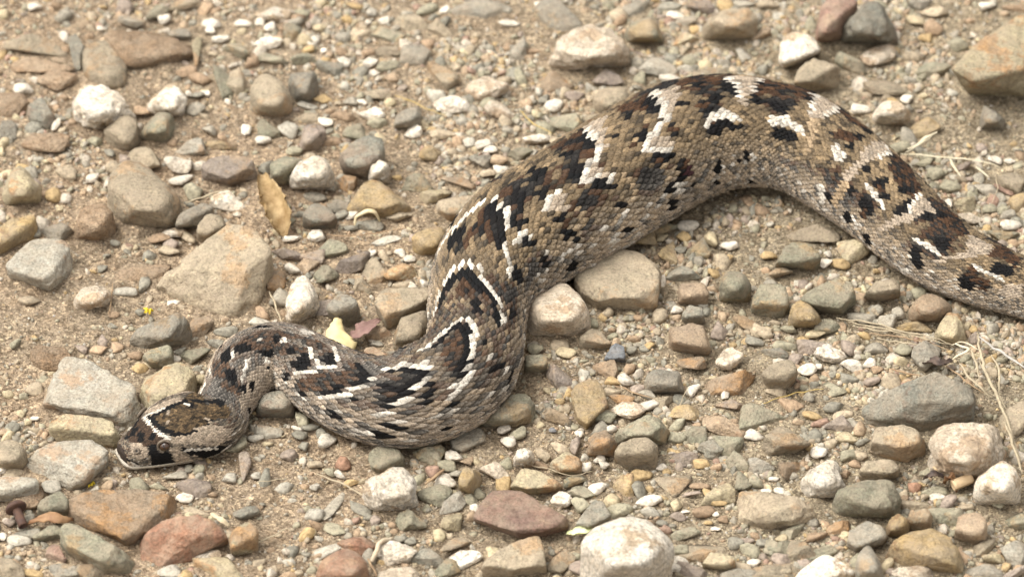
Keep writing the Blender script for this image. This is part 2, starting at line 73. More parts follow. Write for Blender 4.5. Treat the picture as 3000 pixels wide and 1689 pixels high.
 ["W","l",[[-80.2,94.7,1.4],[-80.2,94.7,-4.0],[-79.4,93.2,12.5],[-79.4,93.2,-4.0],[-76.5,98.8,12.5],[-76.5,98.8,-4.0],[-70.0,96.0,12.5],[-70.0,96.0,-4.0],[-67.0,93.3,9.4],[-67.0,93.3,-4.0],[-68.9,94.0,5.0],[-68.9,94.0,-4.0],[-74.2,94.5,2.3],[-74.2,94.5,-4.0],[-77.8,93.6,0.0],[-77.8,96.6,-4.0],[-77.4,82.9,15.6],[-77.2,90.2,15.6],[-75.5,93.6,15.6],[-71.6,91.9,15.6],[-69.7,88.0,15.6],[-70.8,85.2,15.6],[-73.9,83.5,15.6],[-76.0,81.2,15.6]],"chalky white knob","chalky white knob in front of the dark slate loaf"],
 ["O","r",[[-91.4,66.4,2.3],[-91.4,66.4,-4.0],[-85.6,73.5,8.7],[-85.6,73.5,-4.0],[-78.7,82.8,8.7],[-78.7,82.8,-4.0],[-71.6,80.9,8.7],[-71.6,80.9,-4.0],[-65.6,72.1,7.6],[-65.6,72.1,-4.0],[-56.1,67.3,3.1],[-56.1,67.3,-4.0],[-64.4,66.4,2.3],[-64.4,66.4,-4.0],[-69.1,65.1,1.1],[-69.1,65.1,-4.0],[-70.8,61.9,0.0],[-70.8,64.9,-4.0],[-80.2,64.7,0.7],[-80.2,67.7,-4.0],[-83.0,60.8,10.9],[-80.0,69.0,10.9],[-76.2,74.1,10.9],[-72.3,73.1,10.9],[-68.9,67.4,10.9],[-63.7,61.8,10.9],[-68.2,60.8,10.9],[-70.8,59.3,10.9],[-71.7,56.7,10.9],[-76.9,58.8,10.9]],"olive ochre dome","smooth olive ochre dome with flared sides"],
 ["B","a",[[-115.5,50.8,10.6],[-112.2,59.0,11.4],[-112.2,59.0,-3.0],[-107.7,63.7,10.3],[-107.7,63.7,-3.0],[-103.4,59.0,11.4],[-103.4,59.0,-3.0],[-96.8,49.1,11.2],[-100.2,45.9,10.8],[-108.4,45.3,10.6],[-115.8,52.6,0.0],[-115.8,54.6,-5.0],[-105.3,52.6,0.0],[-105.3,54.6,-5.0],[-96.5,55.4,0.0],[-96.5,57.4,-5.0]],"blue-grey trapezoid","blue-grey trapezoid stone beside the olive ochre dome"],
 ["T","a",[[-41.9,61.8,9.1],[-39.1,66.8,8.9],[-39.1,66.8,-3.0],[-20.3,70.7,9.5],[-20.3,70.7,-3.0],[-20.8,63.8,9.8],[-20.8,63.8,-3.0],[-27.8,57.6,8.8],[-33.1,54.6,9.0],[-38.4,56.4,9.8],[-33.2,59.1,0.0],[-33.2,61.1,-5.0],[-38.5,65.6,0.0],[-38.5,67.6,-5.0],[-27.3,64.7,0.0],[-27.3,66.7,-5.0]],"tan flagstone","tan flagstone touching the snake's back"],
 ["O","r",[[-55.1,34.1,8.5],[-55.1,34.1,-4.0],[-51.6,37.7,10.0],[-51.6,37.7,-4.0],[-41.8,42.3,10.0],[-41.8,42.3,-4.0],[-36.5,38.7,10.0],[-36.5,38.7,-4.0],[-37.0,32.4,4.6],[-37.0,32.4,-4.0],[-40.6,29.7,0.0],[-40.6,32.7,-4.0],[-47.5,28.8,0.0],[-47.5,31.8,-4.0],[-51.6,31.7,2.9],[-51.6,31.7,-4.0],[-50.6,30.2,12.5],[-48.7,33.3,12.5],[-43.3,35.8,12.5],[-40.3,33.8,12.5],[-40.6,26.7,12.5],[-42.5,22.2,12.5],[-46.3,21.7,12.5],[-48.6,25.2,12.5]],"mustard cobble","mustard yellow cobble pressed against the snake's flank"],
 ["W","l",[[-123.4,-25.2,0.4],[-123.4,-22.2,-4.0],[-121.7,-16.8,9.1],[-121.7,-16.8,-4.0],[-119.2,-9.1,12.5],[-119.2,-9.1,-4.0],[-114.2,-1.0,12.5],[-114.2,-1.0,-4.0],[-108.2,-9.1,12.5],[-108.2,-9.1,-4.0],[-104.7,-17.2,8.7],[-104.7,-17.2,-4.0],[-106.9,-21.6,4.1],[-106.9,-21.6,-4.0],[-115.0,-25.6,0.0],[-115.0,-22.6,-4.0],[-120.1,-28.3,0.0],[-120.1,-25.3,-4.0],[-119.3,-34.1,15.6],[-118.6,-22.9,15.6],[-117.2,-15.9,15.6],[-114.2,-11.0,15.6],[-110.7,-15.9,15.6],[-108.4,-23.4,15.6],[-109.7,-29.3,15.6],[-114.3,-34.6,15.6],[-117.4,-36.2,15.6]],"upright white stone","upright white stone speckled with brown at its foot"],
 ["T","a",[[-74.5,-24.2,13.1],[-74.0,-19.9,13.3],[-74.0,-19.9,-3.0],[-72.3,-16.9,13.8],[-72.3,-16.9,-3.0],[-45.8,-14.9,13.2],[-45.8,-14.9,-3.0],[-44.0,-19.8,13.2],[-44.0,-19.8,-3.0],[-46.9,-26.3,14.2],[-55.4,-33.0,14.5],[-69.1,-36.8,14.8],[-72.1,-31.6,13.3],[-67.0,-33.6,0.0],[-67.0,-31.6,-5.0],[-58.5,-26.5,0.0],[-58.5,-24.5,-5.0],[-45.9,-16.7,0.0],[-45.9,-14.7,-5.0],[-71.9,-20.2,0.0],[-71.9,-18.2,-5.0]],"long tan block","long tan block lying against the snake's side"],
 ["T","a",[[34.1,-4.4,14.1],[34.1,-4.4,-3.0],[37.0,0.0,14.8],[37.0,0.0,-3.0],[60.4,19.0,14.1],[60.4,19.0,-3.0],[66.8,17.9,14.3],[66.8,17.9,-3.0],[70.7,9.7,13.6],[70.7,9.7,-3.0],[78.7,3.6,14.1],[78.7,3.6,-3.0],[79.6,-10.2,13.6],[74.2,-23.9,14.5],[61.0,-23.3,14.1],[47.2,-22.4,13.3],[39.8,-14.6,13.5],[34.8,5.1,0.0],[34.8,7.1,-5.0],[40.0,-4.8,0.0],[40.0,-2.8,-5.0],[46.2,-15.6,0.0],[46.2,-13.6,-5.0],[61.8,-15.6,0.0],[61.8,-13.6,-5.0],[78.0,-16.5,0.0],[78.0,-14.5,-5.0],[81.9,10.6,0.0],[81.9,12.6,-5.0]],"broad beige slab","broad beige slab with a cracked face under the snake's flank"],
 ["E","r",[[112.9,-8.0,11.0],[112.9,-8.0,-4.0],[115.0,-3.2,13.7],[115.0,-3.2,-4.0],[120.3,0.0,13.7],[120.3,0.0,-4.0],[126.6,-2.3,13.7],[126.6,-2.3,-4.0],[130.5,-8.0,10.3],[130.5,-8.0,-4.0],[128.4,-8.4,2.3],[128.4,-8.4,-4.0],[122.6,-10.2,0.0],[122.6,-7.2,-4.0],[115.7,-8.3,3.0],[115.7,-8.3,-4.0],[116.5,-12.6,17.2],[117.7,-8.2,17.2],[120.6,-6.5,17.2],[124.1,-7.7,17.2],[126.1,-13.1,17.2],[124.7,-18.6,17.2],[121.5,-21.0,17.2],[117.8,-18.1,17.2]],"smooth grey-green pebble","smooth round grey-green pebble between angular stones"],
 ["K","a",[[90.1,-10.3,10.5],[90.1,-10.3,-3.0],[92.4,-7.9,11.5],[92.4,-7.9,-3.0],[104.0,-6.3,10.9],[104.0,-6.3,-3.0],[106.7,-12.3,10.6],[106.7,-12.3,-3.0],[107.2,-16.7,11.4],[101.5,-16.2,10.2],[93.3,-19.3,11.3],[92.5,-11.7,0.0],[92.5,-9.7,-5.0],[101.2,-11.3,0.0],[101.2,-9.3,-5.0],[107.1,-7.7,0.0],[107.1,-5.7,-5.0]],"pinkish tan lump","pinkish tan lump beside the smooth grey-green pebble"],
 ["P","r",[[6.3,-31.9,9.8],[6.3,-31.9,-4.0],[8.6,-28.5,15.3],[8.6,-28.5,-4.0],[19.0,-18.9,16.2],[19.0,-18.9,-4.0],[27.1,-14.5,16.2],[27.1,-14.5,-4.0],[32.2,-17.1,16.2],[32.2,-17.1,-4.0],[36.8,-25.2,16.2],[36.8,-25.2,-4.0],[39.6,-30.0,12.8],[39.6,-30.0,-4.0],[42.5,-34.3,5.8],[42.5,-34.3,-4.0],[36.8,-37.6,0.4],[36.8,-34.6,-4.0],[27.6,-40.7,0.0],[27.6,-37.7,-4.0],[17.2,-39.8,0.0],[17.2,-36.8,-4.0],[7.5,-36.4,2.4],[7.5,-36.4,-4.0],[14.7,-39.8,20.3],[16.0,-34.4,20.3],[21.7,-28.5,20.3],[26.1,-26.1,20.3],[29.0,-27.5,20.3],[31.5,-32.0,20.3],[33.0,-36.8,20.3],[34.5,-43.7,20.3],[31.3,-49.0,20.3],[26.3,-51.0,20.3],[20.6,-50.5,20.3],[15.3,-47.1,20.3]],"dimpled cream boulder","large dimpled cream boulder touching the snake's flank"],
 ["E","a",[[144.6,9.3,11.6],[150.3,23.5,11.2],[150.3,23.5,-3.0],[154.5,28.4,10.5],[154.5,28.4,-3.0],[162.7,28.2,10.3],[162.7,28.2,-3.0],[166.9,18.4,11.6],[166.9,18.4,-3.0],[169.1,14.4,11.2],[163.2,11.4,11.4],[153.9,9.9,10.4],[145.2,20.6,0.0],[145.2,22.6,-5.0],[155.7,19.6,0.0],[155.7,21.6,-5.0],[169.1,19.6,0.0],[169.1,21.6,-5.0]],"grey-green ridge stone","grey-green ridge stone in the hollow of the snake's curve"],
 ["E","a",[[129.9,-17.8,11.5],[129.9,-17.8,-3.0],[131.2,-11.0,11.1],[131.2,-11.0,-3.0],[146.3,-9.7,12.2],[146.3,-9.7,-3.0],[149.6,-14.7,11.9],[149.6,-14.7,-3.0],[150.3,-27.6,12.2],[140.0,-25.9,11.6],[130.2,-25.9,12.3],[130.1,-18.5,0.0],[130.1,-16.5,-5.0],[139.3,-22.0,0.0],[139.3,-20.0,-5.0],[147.3,-22.0,0.0],[147.3,-20.0,-5.0],[151.3,-16.7,0.0],[151.3,-14.7,-5.0]],"square grey-green block","square grey-green block with a level top"],
 ["E","a",[[156.7,-24.4,14.1],[162.1,-16.5,14.2],[162.1,-16.5,-3.0],[178.0,-7.5,14.2],[178.0,-7.5,-3.0],[185.2,-14.2,14.5],[185.2,-14.2,-3.0],[186.7,-20.6,13.8],[181.4,-26.1,13.2],[172.2,-25.1,13.1],[164.0,-28.2,13.5],[164.9,-15.8,0.0],[164.9,-13.8,-5.0],[174.1,-16.7,0.0],[174.1,-14.7,-5.0],[180.9,-20.2,0.0],[180.9,-18.2,-5.0],[187.3,-12.2,0.0],[187.3,-10.2,-5.0],[158.1,-11.3,0.0],[158.1,-9.3,-5.0]],"chisel-edged grey-green stone","chisel-edged grey-green stone beside the square block"],
 ["T","a",[[192.2,-15.3,10.9],[198.3,-8.0,12.3],[198.3,-8.0,-3.0],[211.1,-6.3,11.7],[211.1,-6.3,-3.0],[211.3,-14.0,12.1],[206.2,-13.5,10.9],[197.9,-16.2,11.7],[191.8,-8.1,0.0],[191.8,-6.1,-5.0],[201.1,-7.7,0.0],[201.1,-5.7,-5.0],[211.6,-5.9,0.0],[211.6,-3.9,-5.0]],"taupe ledge stone","taupe ledge stone near the snake's pale flank"],
 ["G","a",[[-206.6,-48.0,5.5],[-204.6,-45.4,7.0],[-191.8,-45.7,13.3],[-191.8,-45.7,-3.0],[-179.1,-42.8,18.7],[-179.1,-42.8,-3.0],[-174.5,-45.0,17.2],[-174.5,-45.0,-3.0],[-173.5,-45.6,10.9],[-173.5,-45.6,-3.0],[-185.0,-58.1,14.0],[-196.4,-51.6,6.2],[-206.6,-46.9,0.0],[-206.6,-44.9,-5.0],[-200.1,-50.9,0.0],[-200.1,-48.9,-5.0],[-192.1,-48.7,0.0],[-192.1,-46.7,-5.0],[-185.3,-47.3,0.0],[-185.3,-45.3,-5.0],[-182.3,-50.4,0.0],[-182.3,-48.4,-5.0],[-177.0,-40.7,0.0],[-177.0,-38.7,-5.0],[-173.8,-34.5,0.0],[-173.8,-32.5,-5.0]],"ridged grey stone","ridged grey stone with a sharp dark-sided crest"],
 ["E","a",[[-198.9,-67.6,10.2],[-194.5,-64.0,11.6],[-194.5,-64.0,-3.0],[-184.5,-58.6,10.7],[-184.5,-58.6,-3.0],[-182.4,-65.7,11.6],[-182.4,-65.7,-3.0],[-187.5,-68.8,11.2],[-195.3,-72.3,11.2],[-198.5,-60.1,0.0],[-198.5,-58.1,-5.0],[-190.4,-61.4,0.0],[-190.4,-59.4,-5.0],[-184.8,-60.1,0.0],[-184.8,-58.1,-5.0],[-182.7,-55.7,0.0],[-182.7,-53.7,-5.0]],"olive wedge pebble","olive wedge under the ridged grey stone"],
 ["L","a",[[-250.5,-103.5,11.2],[-250.6,-96.8,10.6],[-244.8,-83.6,11.2],[-244.8,-83.6,-3.0],[-240.6,-76.7,11.3],[-240.6,-76.7,-3.0],[-238.8,-67.9,10.4],[-238.8,-67.9,-3.0],[-234.4,-65.3,10.5],[-234.4,-65.3,-3.0],[-226.7,-71.1,10.2],[-226.7,-71.1,-3.0],[-218.4,-78.5,10.5],[-218.4,-78.5,-3.0],[-212.9,-86.0,10.3],[-212.9,-86.0,-3.0],[-205.3,-89.2,10.8],[-205.3,-89.2,-3.0],[-200.5,-94.6,11.6],[-199.5,-106.4,10.7],[-203.5,-116.7,10.6],[-216.1,-112.6,10.9],[-223.3,-104.6,10.6],[-233.3,-107.1,11.3],[-241.2,-107.9,11.3],[-250.2,-96.7,0.0],[-250.2,-94.7,-5.0],[-234.2,-100.2,0.0],[-234.2,-98.2,-5.0],[-222.9,-98.4,0.0],[-222.9,-96.4,-5.0],[-216.3,-106.2,0.0],[-216.3,-104.2,-5.0],[-203.5,-114.8,0.0],[-203.5,-112.8,-5.0],[-198.3,-103.6,0.0],[-198.3,-101.6,-5.0]],"great grey slab","great flat grey slab with a pinkish brown corner before the snake's head"],
 ["Y","a",[[-199.8,-88.4,9.3],[-199.8,-88.4,-4.0],[-196.6,-81.9,11.2],[-196.6,-81.9,-4.0],[-188.2,-78.4,11.2],[-188.2,-78.4,-4.0],[-178.1,-74.1,11.2],[-178.1,-74.1,-4.0],[-169.3,-81.9,11.2],[-169.3,-81.9,-4.0],[-169.7,-88.9,9.0],[-169.7,-88.9,-4.0],[-170.2,-93.6,4.9],[-170.2,-93.6,-4.0],[-177.5,-95.8,3.0],[-177.5,-95.8,-4.0],[-188.9,-98.4,0.7],[-188.9,-95.4,-4.0],[-195.5,-101.9,0.0],[-195.5,-98.9,-4.0],[-198.6,-94.1,4.5],[-198.6,-94.1,-4.0],[-193.8,-91.5,13.1],[-191.9,-86.4,13.3],[-186.6,-85.6,14.5],[-180.3,-83.8,15.3],[-174.9,-87.7,14.4],[-175.1,-92.9,13.8],[-175.1,-100.6,15.4],[-179.7,-100.1,12.7],[-186.6,-103.5,12.8],[-190.5,-108.5,14.8],[-192.7,-99.3,13.8]],"cream and rust stone","cream and rust mottled stone just behind the snake's head"],
 ["Y","a",[[-245.9,-125.6,10.2],[-245.0,-120.5,11.0],[-245.0,-120.5,-3.0],[-240.6,-118.7,11.7],[-240.6,-118.7,-3.0],[-220.4,-117.0,10.9],[-220.4,-117.0,-3.0],[-208.2,-124.4,10.7],[-208.2,-124.4,-3.0],[-209.0,-133.3,10.3],[-220.9,-130.8,10.3],[-232.2,-127.9,11.5],[-240.3,-124.7,10.9],[-240.3,-124.7,-3.0],[-246.1,-119.5,0.0],[-246.1,-117.5,-5.0],[-240.9,-121.6,0.0],[-240.9,-119.6,-5.0],[-230.7,-122.5,0.0],[-230.7,-120.5,-5.0],[-221.5,-125.9,0.0],[-221.5,-123.9,-5.0],[-215.7,-129.3,0.0],[-215.7,-127.3,-5.0],[-209.5,-130.2,0.0],[-209.5,-128.2,-5.0]],"greenish buff bar","greenish buff bar with a pink stain beside the snake's snout"],
 ["B","r",[[-136.7,-103.4,5.8],[-136.7,-103.4,-4.0],[-133.3,-99.6,10.0],[-133.3,-99.6,-4.0],[-126.6,-97.0,10.0],[-126.6,-97.0,-4.0],[-120.3,-98.7,10.0],[-120.3,-98.7,-4.0],[-116.3,-103.2,7.1],[-116.3,-103.2,-4.0],[-116.4,-103.9,1.0],[-116.4,-103.9,-4.0],[-120.9,-105.3,0.0],[-120.9,-102.3,-4.0],[-130.0,-104.5,0.0],[-130.0,-101.5,-4.0],[-135.6,-103.9,1.7],[-135.6,-103.9,-4.0],[-131.6,-108.7,12.5],[-129.9,-103.9,12.5],[-126.2,-102.5,12.5],[-122.8,-103.4,12.5],[-120.5,-107.7,12.5],[-120.4,-112.0,12.5],[-122.8,-113.4,12.5],[-127.8,-112.9,12.5],[-130.9,-111.5,12.5]],"shaded stone under the neck","dark shaded stone under the bend of the snake's neck"],
 ["G","a",[[-100.7,-32.9,15.2],[-96.3,-25.2,14.7],[-96.3,-25.2,-3.0],[-90.6,-21.0,15.7],[-90.6,-21.0,-3.0],[-84.7,-28.2,16.5],[-84.7,-28.2,-3.0],[-83.5,-32.7,15.8],[-89.2,-35.2,16.4],[-94.9,-37.1,15.0],[-98.4,-35.7,14.5],[-98.9,-23.8,0.0],[-98.9,-21.8,-5.0],[-89.5,-30.5,0.0],[-89.5,-28.5,-5.0],[-82.8,-20.2,0.0],[-82.8,-18.2,-5.0],[-100.8,-18.5,0.0],[-100.8,-16.5,-5.0]],"split grey cobble","split grey cobble with a pale angled facet"],
 ["T","a",[[-64.5,-47.6,3.6],[-64.5,-47.6,-4.0],[-61.6,-44.2,9.0],[-61.6,-44.2,-4.0],[-59.3,-39.4,12.5],[-59.3,-39.4,-4.0],[-52.5,-35.0,12.5],[-52.5,-35.0,-4.0],[-45.7,-31.5,12.5],[-45.7,-31.5,-4.0],[-44.4,-44.5,8.5],[-44.4,-44.5,-4.0],[-48.4,-48.9,1.7],[-48.4,-48.9,-4.0],[-59.3,-52.2,0.0],[-59.3,-49.2,-4.0],[-63.4,-49.8,0.2],[-63.4,-46.8,-4.0],[-60.8,-56.4,16.0],[-59.1,-50.8,16.3],[-57.7,-46.0,16.9],[-53.6,-41.0,15.0],[-49.3,-39.3,15.4],[-48.5,-51.7,16.6],[-50.9,-57.1,14.7],[-57.6,-60.0,14.4],[-60.1,-59.1,15.0]],"brown shoulder stone","brown grey stone in the crook of the snake's neck"],
 ["E","a",[[-19.5,-112.2,0.0],[-19.5,-109.2,-4.0],[-10.5,-105.6,7.0],[-10.5,-105.6,-4.0],[-2.0,-97.3,8.7],[-2.0,-97.3,-4.0],[5.9,-95.5,8.7],[5.9,-95.5,-4.0],[10.5,-101.6,8.7],[10.5,-101.6,-4.0],[12.7,-107.1,5.3],[12.7,-107.1,-4.0],[8.2,-111.4,0.8],[8.2,-108.4,-4.0],[-0.8,-113.9,0.0],[-0.8,-110.9,-4.0],[-12.2,-113.9,0.0],[-12.2,-110.9,-4.0],[-12.4,-117.8,10.1],[-6.8,-108.6,10.0],[-1.5,-102.6,10.4],[3.4,-101.1,10.0],[6.2,-105.7,10.8],[7.6,-112.0,11.1],[4.7,-117.0,10.4],[-0.8,-118.7,10.0],[-7.8,-120.3,11.4]],"olive tan flag","olive tan flag under the snake's lower bend"],
 ["G","s",[[-33.5,-122.8,3.7],[-33.5,-122.8,-3.0],[-31.3,-120.3,3.7],[-31.3,-120.3,-3.0],[-23.4,-116.5,3.8],[-23.4,-116.5,-3.0],[-14.9,-120.4,3.8],[-14.9,-120.4,-3.0],[-13.0,-127.9,3.7],[-20.5,-130.7,3.9],[-26.7,-135.7,3.8],[-32.3,-133.4,4.0],[-32.1,-131.8,0.0],[-32.1,-129.8,-5.0],[-26.5,-133.3,0.0],[-26.5,-131.3,-5.0],[-20.0,-128.0,0.0],[-20.0,-126.0,-5.0],[-13.0,-125.0,0.0],[-13.0,-123.0,-5.0]],"thin grey flake","thin grey flake below the snake's belly"],
 ["E","a",[[6.6,-68.0,9.8],[6.6,-68.0,-3.0],[7.4,-65.6,9.6],[7.4,-65.6,-3.0],[18.8,-66.5,10.0],[18.8,-66.5,-3.0],[19.1,-72.2,9.7],[16.5,-75.7,9.6],[7.4,-75.0,9.1],[6.9,-67.1,0.0],[6.9,-65.1,-5.0],[12.6,-68.9,0.0],[12.6,-66.9,-5.0],[18.3,-66.3,0.0],[18.3,-64.3,-5.0]],"squared green-grey stone","squared green-grey stone beside the snake's flank"],
 ["T","a",[[36.1,-47.9,6.9],[36.1,-47.9,-3.0],[44.2,-38.3,6.7],[44.2,-38.3,-3.0],[47.6,-42.3,6.6],[47.6,-42.3,-3.0],[53.8,-52.1,6.7],[50.4,-53.1,6.8],[43.5,-51.8,7.2],[38.9,-50.5,6.8],[40.2,-46.0,0.0],[40.2,-44.0,-5.0],[45.3,-48.2,0.0],[45.3,-46.2,-5.0],[51.6,-48.7,0.0],[51.6,-46.7,-5.0]],"tan diamond stone","tan diamond-shaped flat stone beside the dimpled cream boulder"],
 ["A","a",[[49.7,-64.3,5.1],[53.2,-56.2,5.7],[53.2,-56.2,-3.0],[56.7,-51.1,5.5],[56.7,-51.1,-3.0],[60.9,-54.6,5.1],[60.9,-54.6,-3.0],[61.1,-61.7,5.1],[60.5,-64.4,5.2],[49.8,-60.6,0.0],[49.8,-58.6,-5.0],[60.6,-60.1,0.0],[60.6,-58.1,-5.0]],"slate-blue chip","slate-blue chip lying alone on brown grit"],
 ["B","a",[[91.9,-33.6,10.5],[95.5,-27.7,10.8],[95.5,-27.7,-3.0],[102.4,-26.7,10.7],[102.4,-26.7,-3.0],[104.5,-34.6,10.7],[99.3,-34.9,10.2],[94.1,-36.0,11.0],[92.2,-26.5,0.0],[92.2,-24.5,-5.0],[100.2,-29.6,0.0],[100.2,-27.6,-5.0],[104.9,-28.3,0.0],[104.9,-26.3,-5.0]],"dark blue-grey wedge","dark blue-grey wedge beside a small white pebble"],
 ["K","a",[[84.7,-47.5,11.8],[84.7,-47.5,-3.0],[93.9,-43.9,12.5],[93.9,-43.9,-3.0],[103.1,-43.6,11.9],[103.1,-43.6,-3.0],[105.1,-58.4,12.8],[106.7,-63.2,12.4],[97.0,-62.4,13.2],[86.7,-60.4,13.0],[86.6,-50.4,0.0],[86.6,-48.4,-5.0],[97.4,-53.1,0.0],[97.4,-51.1,-5.0],[105.4,-55.3,0.0],[105.4,-53.3,-5.0],[107.2,-51.3,0.0],[107.2,-49.3,-5.0]],"salmon tan block","salmon tan block with a flat top standing on the grit"],
 ["O","a",[[31.5,-93.3,8.3],[31.5,-93.3,-3.0],[34.1,-87.6,7.8],[34.1,-87.6,-3.0],[46.6,-83.8,8.3],[46.6,-83.8,-3.0],[48.7,-95.4,7.9],[48.7,-95.4,-3.0],[51.5,-104.3,7.4],[41.8,-114.7,8.1],[38.9,-118.4,7.7],[33.3,-112.8,7.3],[32.2,-103.7,8.3],[31.8,-88.9,0.0],[31.8,-86.9,-5.0],[34.0,-108.8,0.0],[34.0,-106.8,-5.0],[39.6,-112.6,0.0],[39.6,-110.6,-5.0],[43.0,-107.9,0.0],[43.0,-105.9,-5.0],[51.6,-97.6,0.0],[51.6,-95.6,-5.0]],"mustard slab","large mustard slab streaked with pale grey"],
 ["G","a",[[70.5,-82.5,8.7],[70.5,-82.5,-4.0],[74.0,-77.3,8.7],[74.0,-77.3,-4.0],[79.6,-79.9,8.7],[79.6,-79.9,-4.0],[88.2,-79.0,8.7],[88.2,-79.0,-4.0],[90.9,-84.0,6.2],[90.9,-84.0,-4.0],[92.7,-85.6,0.9],[92.7,-82.6,-4.0],[90.4,-87.2,0.0],[90.4,-84.2,-4.0],[84.2,-85.8,0.3],[84.2,-82.8,-4.0],[77.3,-85.6,0.9],[77.3,-82.6,-4.0],[71.1,-85.3,2.1],[71.1,-85.3,-4.0],[74.7,-86.2,11.8],[76.9,-81.7,10.7],[80.4,-82.9,10.3],[85.7,-82.5,10.4],[87.4,-87.1,10.3],[88.3,-92.9,11.1],[86.9,-94.0,10.6],[83.0,-93.9,11.5],[78.8,-92.1,10.4],[75.0,-91.3,10.6]],"arched grey stone","arched grey stone with a shadowed hollow front"],
 ["E","a",[[54.6,-126.1,6.1],[54.6,-126.1,-4.0],[59.6,-125.4,11.5],[59.6,-125.4,-4.0],[72.1,-117.9,12.5],[72.1,-117.9,-4.0],[78.8,-121.3,12.5],[78.8,-121.3,-4.0],[83.9,-125.9,7.5],[83.9,-125.9,-4.0],[80.0,-126.6,2.1],[80.0,-126.6,-4.0],[73.8,-128.5,0.0],[73.8,-125.5,-4.0],[59.2,-126.9,0.1],[59.2,-123.9,-4.0],[60.4,-132.0,14.3],[63.5,-130.0,16.3],[71.2,-125.4,16.8],[75.5,-125.0,14.7],[78.4,-133.4,16.5],[76.0,-136.0,15.1],[72.1,-139.9,16.2],[63.0,-139.5,16.7]],"olive-grey hump","olive-grey humped stone with a pale facet"],
 ["N","a",[[39.9,-135.2,1.9],[39.9,-135.2,-4.0],[40.4,-135.2,9.3],[40.4,-135.2,-4.0],[43.8,-130.6,11.2],[43.8,-130.6,-4.0],[49.5,-129.3,11.2],[49.5,-129.3,-4.0],[53.3,-134.8,11.2],[53.3,-134.8,-4.0],[56.2,-135.2,5.6],[56.2,-135.2,-4.0],[52.3,-135.2,1.9],[52.3,-135.2,-4.0],[43.9,-136.5,0.0],[43.9,-133.5,-4.0],[42.6,-144.5,14.4],[43.0,-139.8,14.9],[45.1,-134.2,13.7],[48.6,-132.3,12.7],[51.0,-137.3,14.1],[52.7,-141.7,14.3],[50.3,-143.1,13.2],[45.0,-145.8,13.7]],"brown-grey rump stone","brown-grey rounded stone beside the olive-grey hump"],
 ["T","a",[[133.4,-89.8,16.5],[138.1,-82.3,16.0],[138.1,-82.3,-3.0],[145.1,-77.9,16.0],[145.1,-77.9,-3.0],[150.7,-79.3,15.7],[150.7,-79.3,-3.0],[152.7,-86.9,16.3],[146.3,-92.7,15.3],[137.8,-92.4,15.8],[135.9,-75.0,0.0],[135.9,-73.0,-5.0],[145.4,-82.8,0.0],[145.4,-80.8,-5.0],[153.0,-75.0,0.0],[153.0,-73.0,-5.0]],"shouldered taupe stone","shouldered taupe stone with a shaded right flank"],
 ["O","a",[[149.9,-29.6,4.1],[149.9,-29.6,-4.0],[151.5,-26.7,10.0],[151.5,-26.7,-4.0],[156.9,-20.9,10.0],[156.9,-20.9,-4.0],[160.8,-24.9,10.0],[160.8,-24.9,-4.0],[166.5,-29.2,5.3],[166.5,-29.2,-4.0],[168.9,-29.9,2.9],[168.9,-29.9,-4.0],[164.3,-32.3,0.0],[164.3,-29.3,-4.0],[156.3,-30.7,0.5],[156.3,-27.7,-4.0],[153.0,-36.1,12.5],[154.3,-29.3,11.9],[157.7,-25.1,11.4],[160.1,-27.6,11.4],[163.4,-34.5,12.1],[164.7,-37.4,12.7],[161.7,-41.5,13.1],[156.8,-40.0,13.0]],"ochre triangle stone","ochre triangular stone beside the chisel-edged stone"],
 ["K","r",[[215.6,-24.9,6.2],[215.6,-24.9,-4.0],[219.6,-21.0,11.2],[219.6,-21.0,-4.0],[226.7,-17.0,11.2],[226.7,-17.0,-4.0],[233.5,-20.2,11.2],[233.5,-20.2,-4.0],[239.2,-24.6,7.5],[239.2,-24.6,-4.0],[235.9,-25.6,1.5],[235.9,-25.6,-4.0],[230.1,-27.4,0.0],[230.1,-24.4,-4.0],[222.1,-27.4,0.0],[222.1,-24.4,-4.0],[220.5,-31.0,14.0],[222.9,-25.6,14.0],[226.9,-23.4,14.0],[230.6,-25.1,14.0],[233.5,-30.0,14.0],[231.3,-34.5,14.0],[228.1,-36.4,14.0],[223.7,-36.4,14.0]],"orange-brown oval cobble","orange-brown oval cobble tucked against the snake"],
 ["Y","a",[[228.8,-40.9,3.2],[228.8,-40.9,-4.0],[231.1,-36.2,7.4],[231.1,-36.2,-4.0],[236.6,-29.1,7.5],[236.6,-29.1,-4.0],[243.0,-28.2,7.5],[243.0,-28.2,-4.0],[245.5,-37.0,6.7],[245.5,-37.0,-4.0],[246.0,-42.6,1.6],[246.0,-42.6,-4.0],[238.4,-46.0,0.0],[238.4,-43.0,-4.0],[230.4,-43.9,0.4],[230.4,-40.9,-4.0],[231.6,-44.4,8.9],[233.2,-39.3,9.8],[236.8,-33.5,8.6],[240.6,-34.4,9.8],[242.1,-40.3,9.7],[242.0,-48.1,10.2],[237.2,-51.2,10.1],[232.4,-49.1,9.7]],"lichen-mottled stone","lichen-mottled buff and green stone behind dry stalks"],
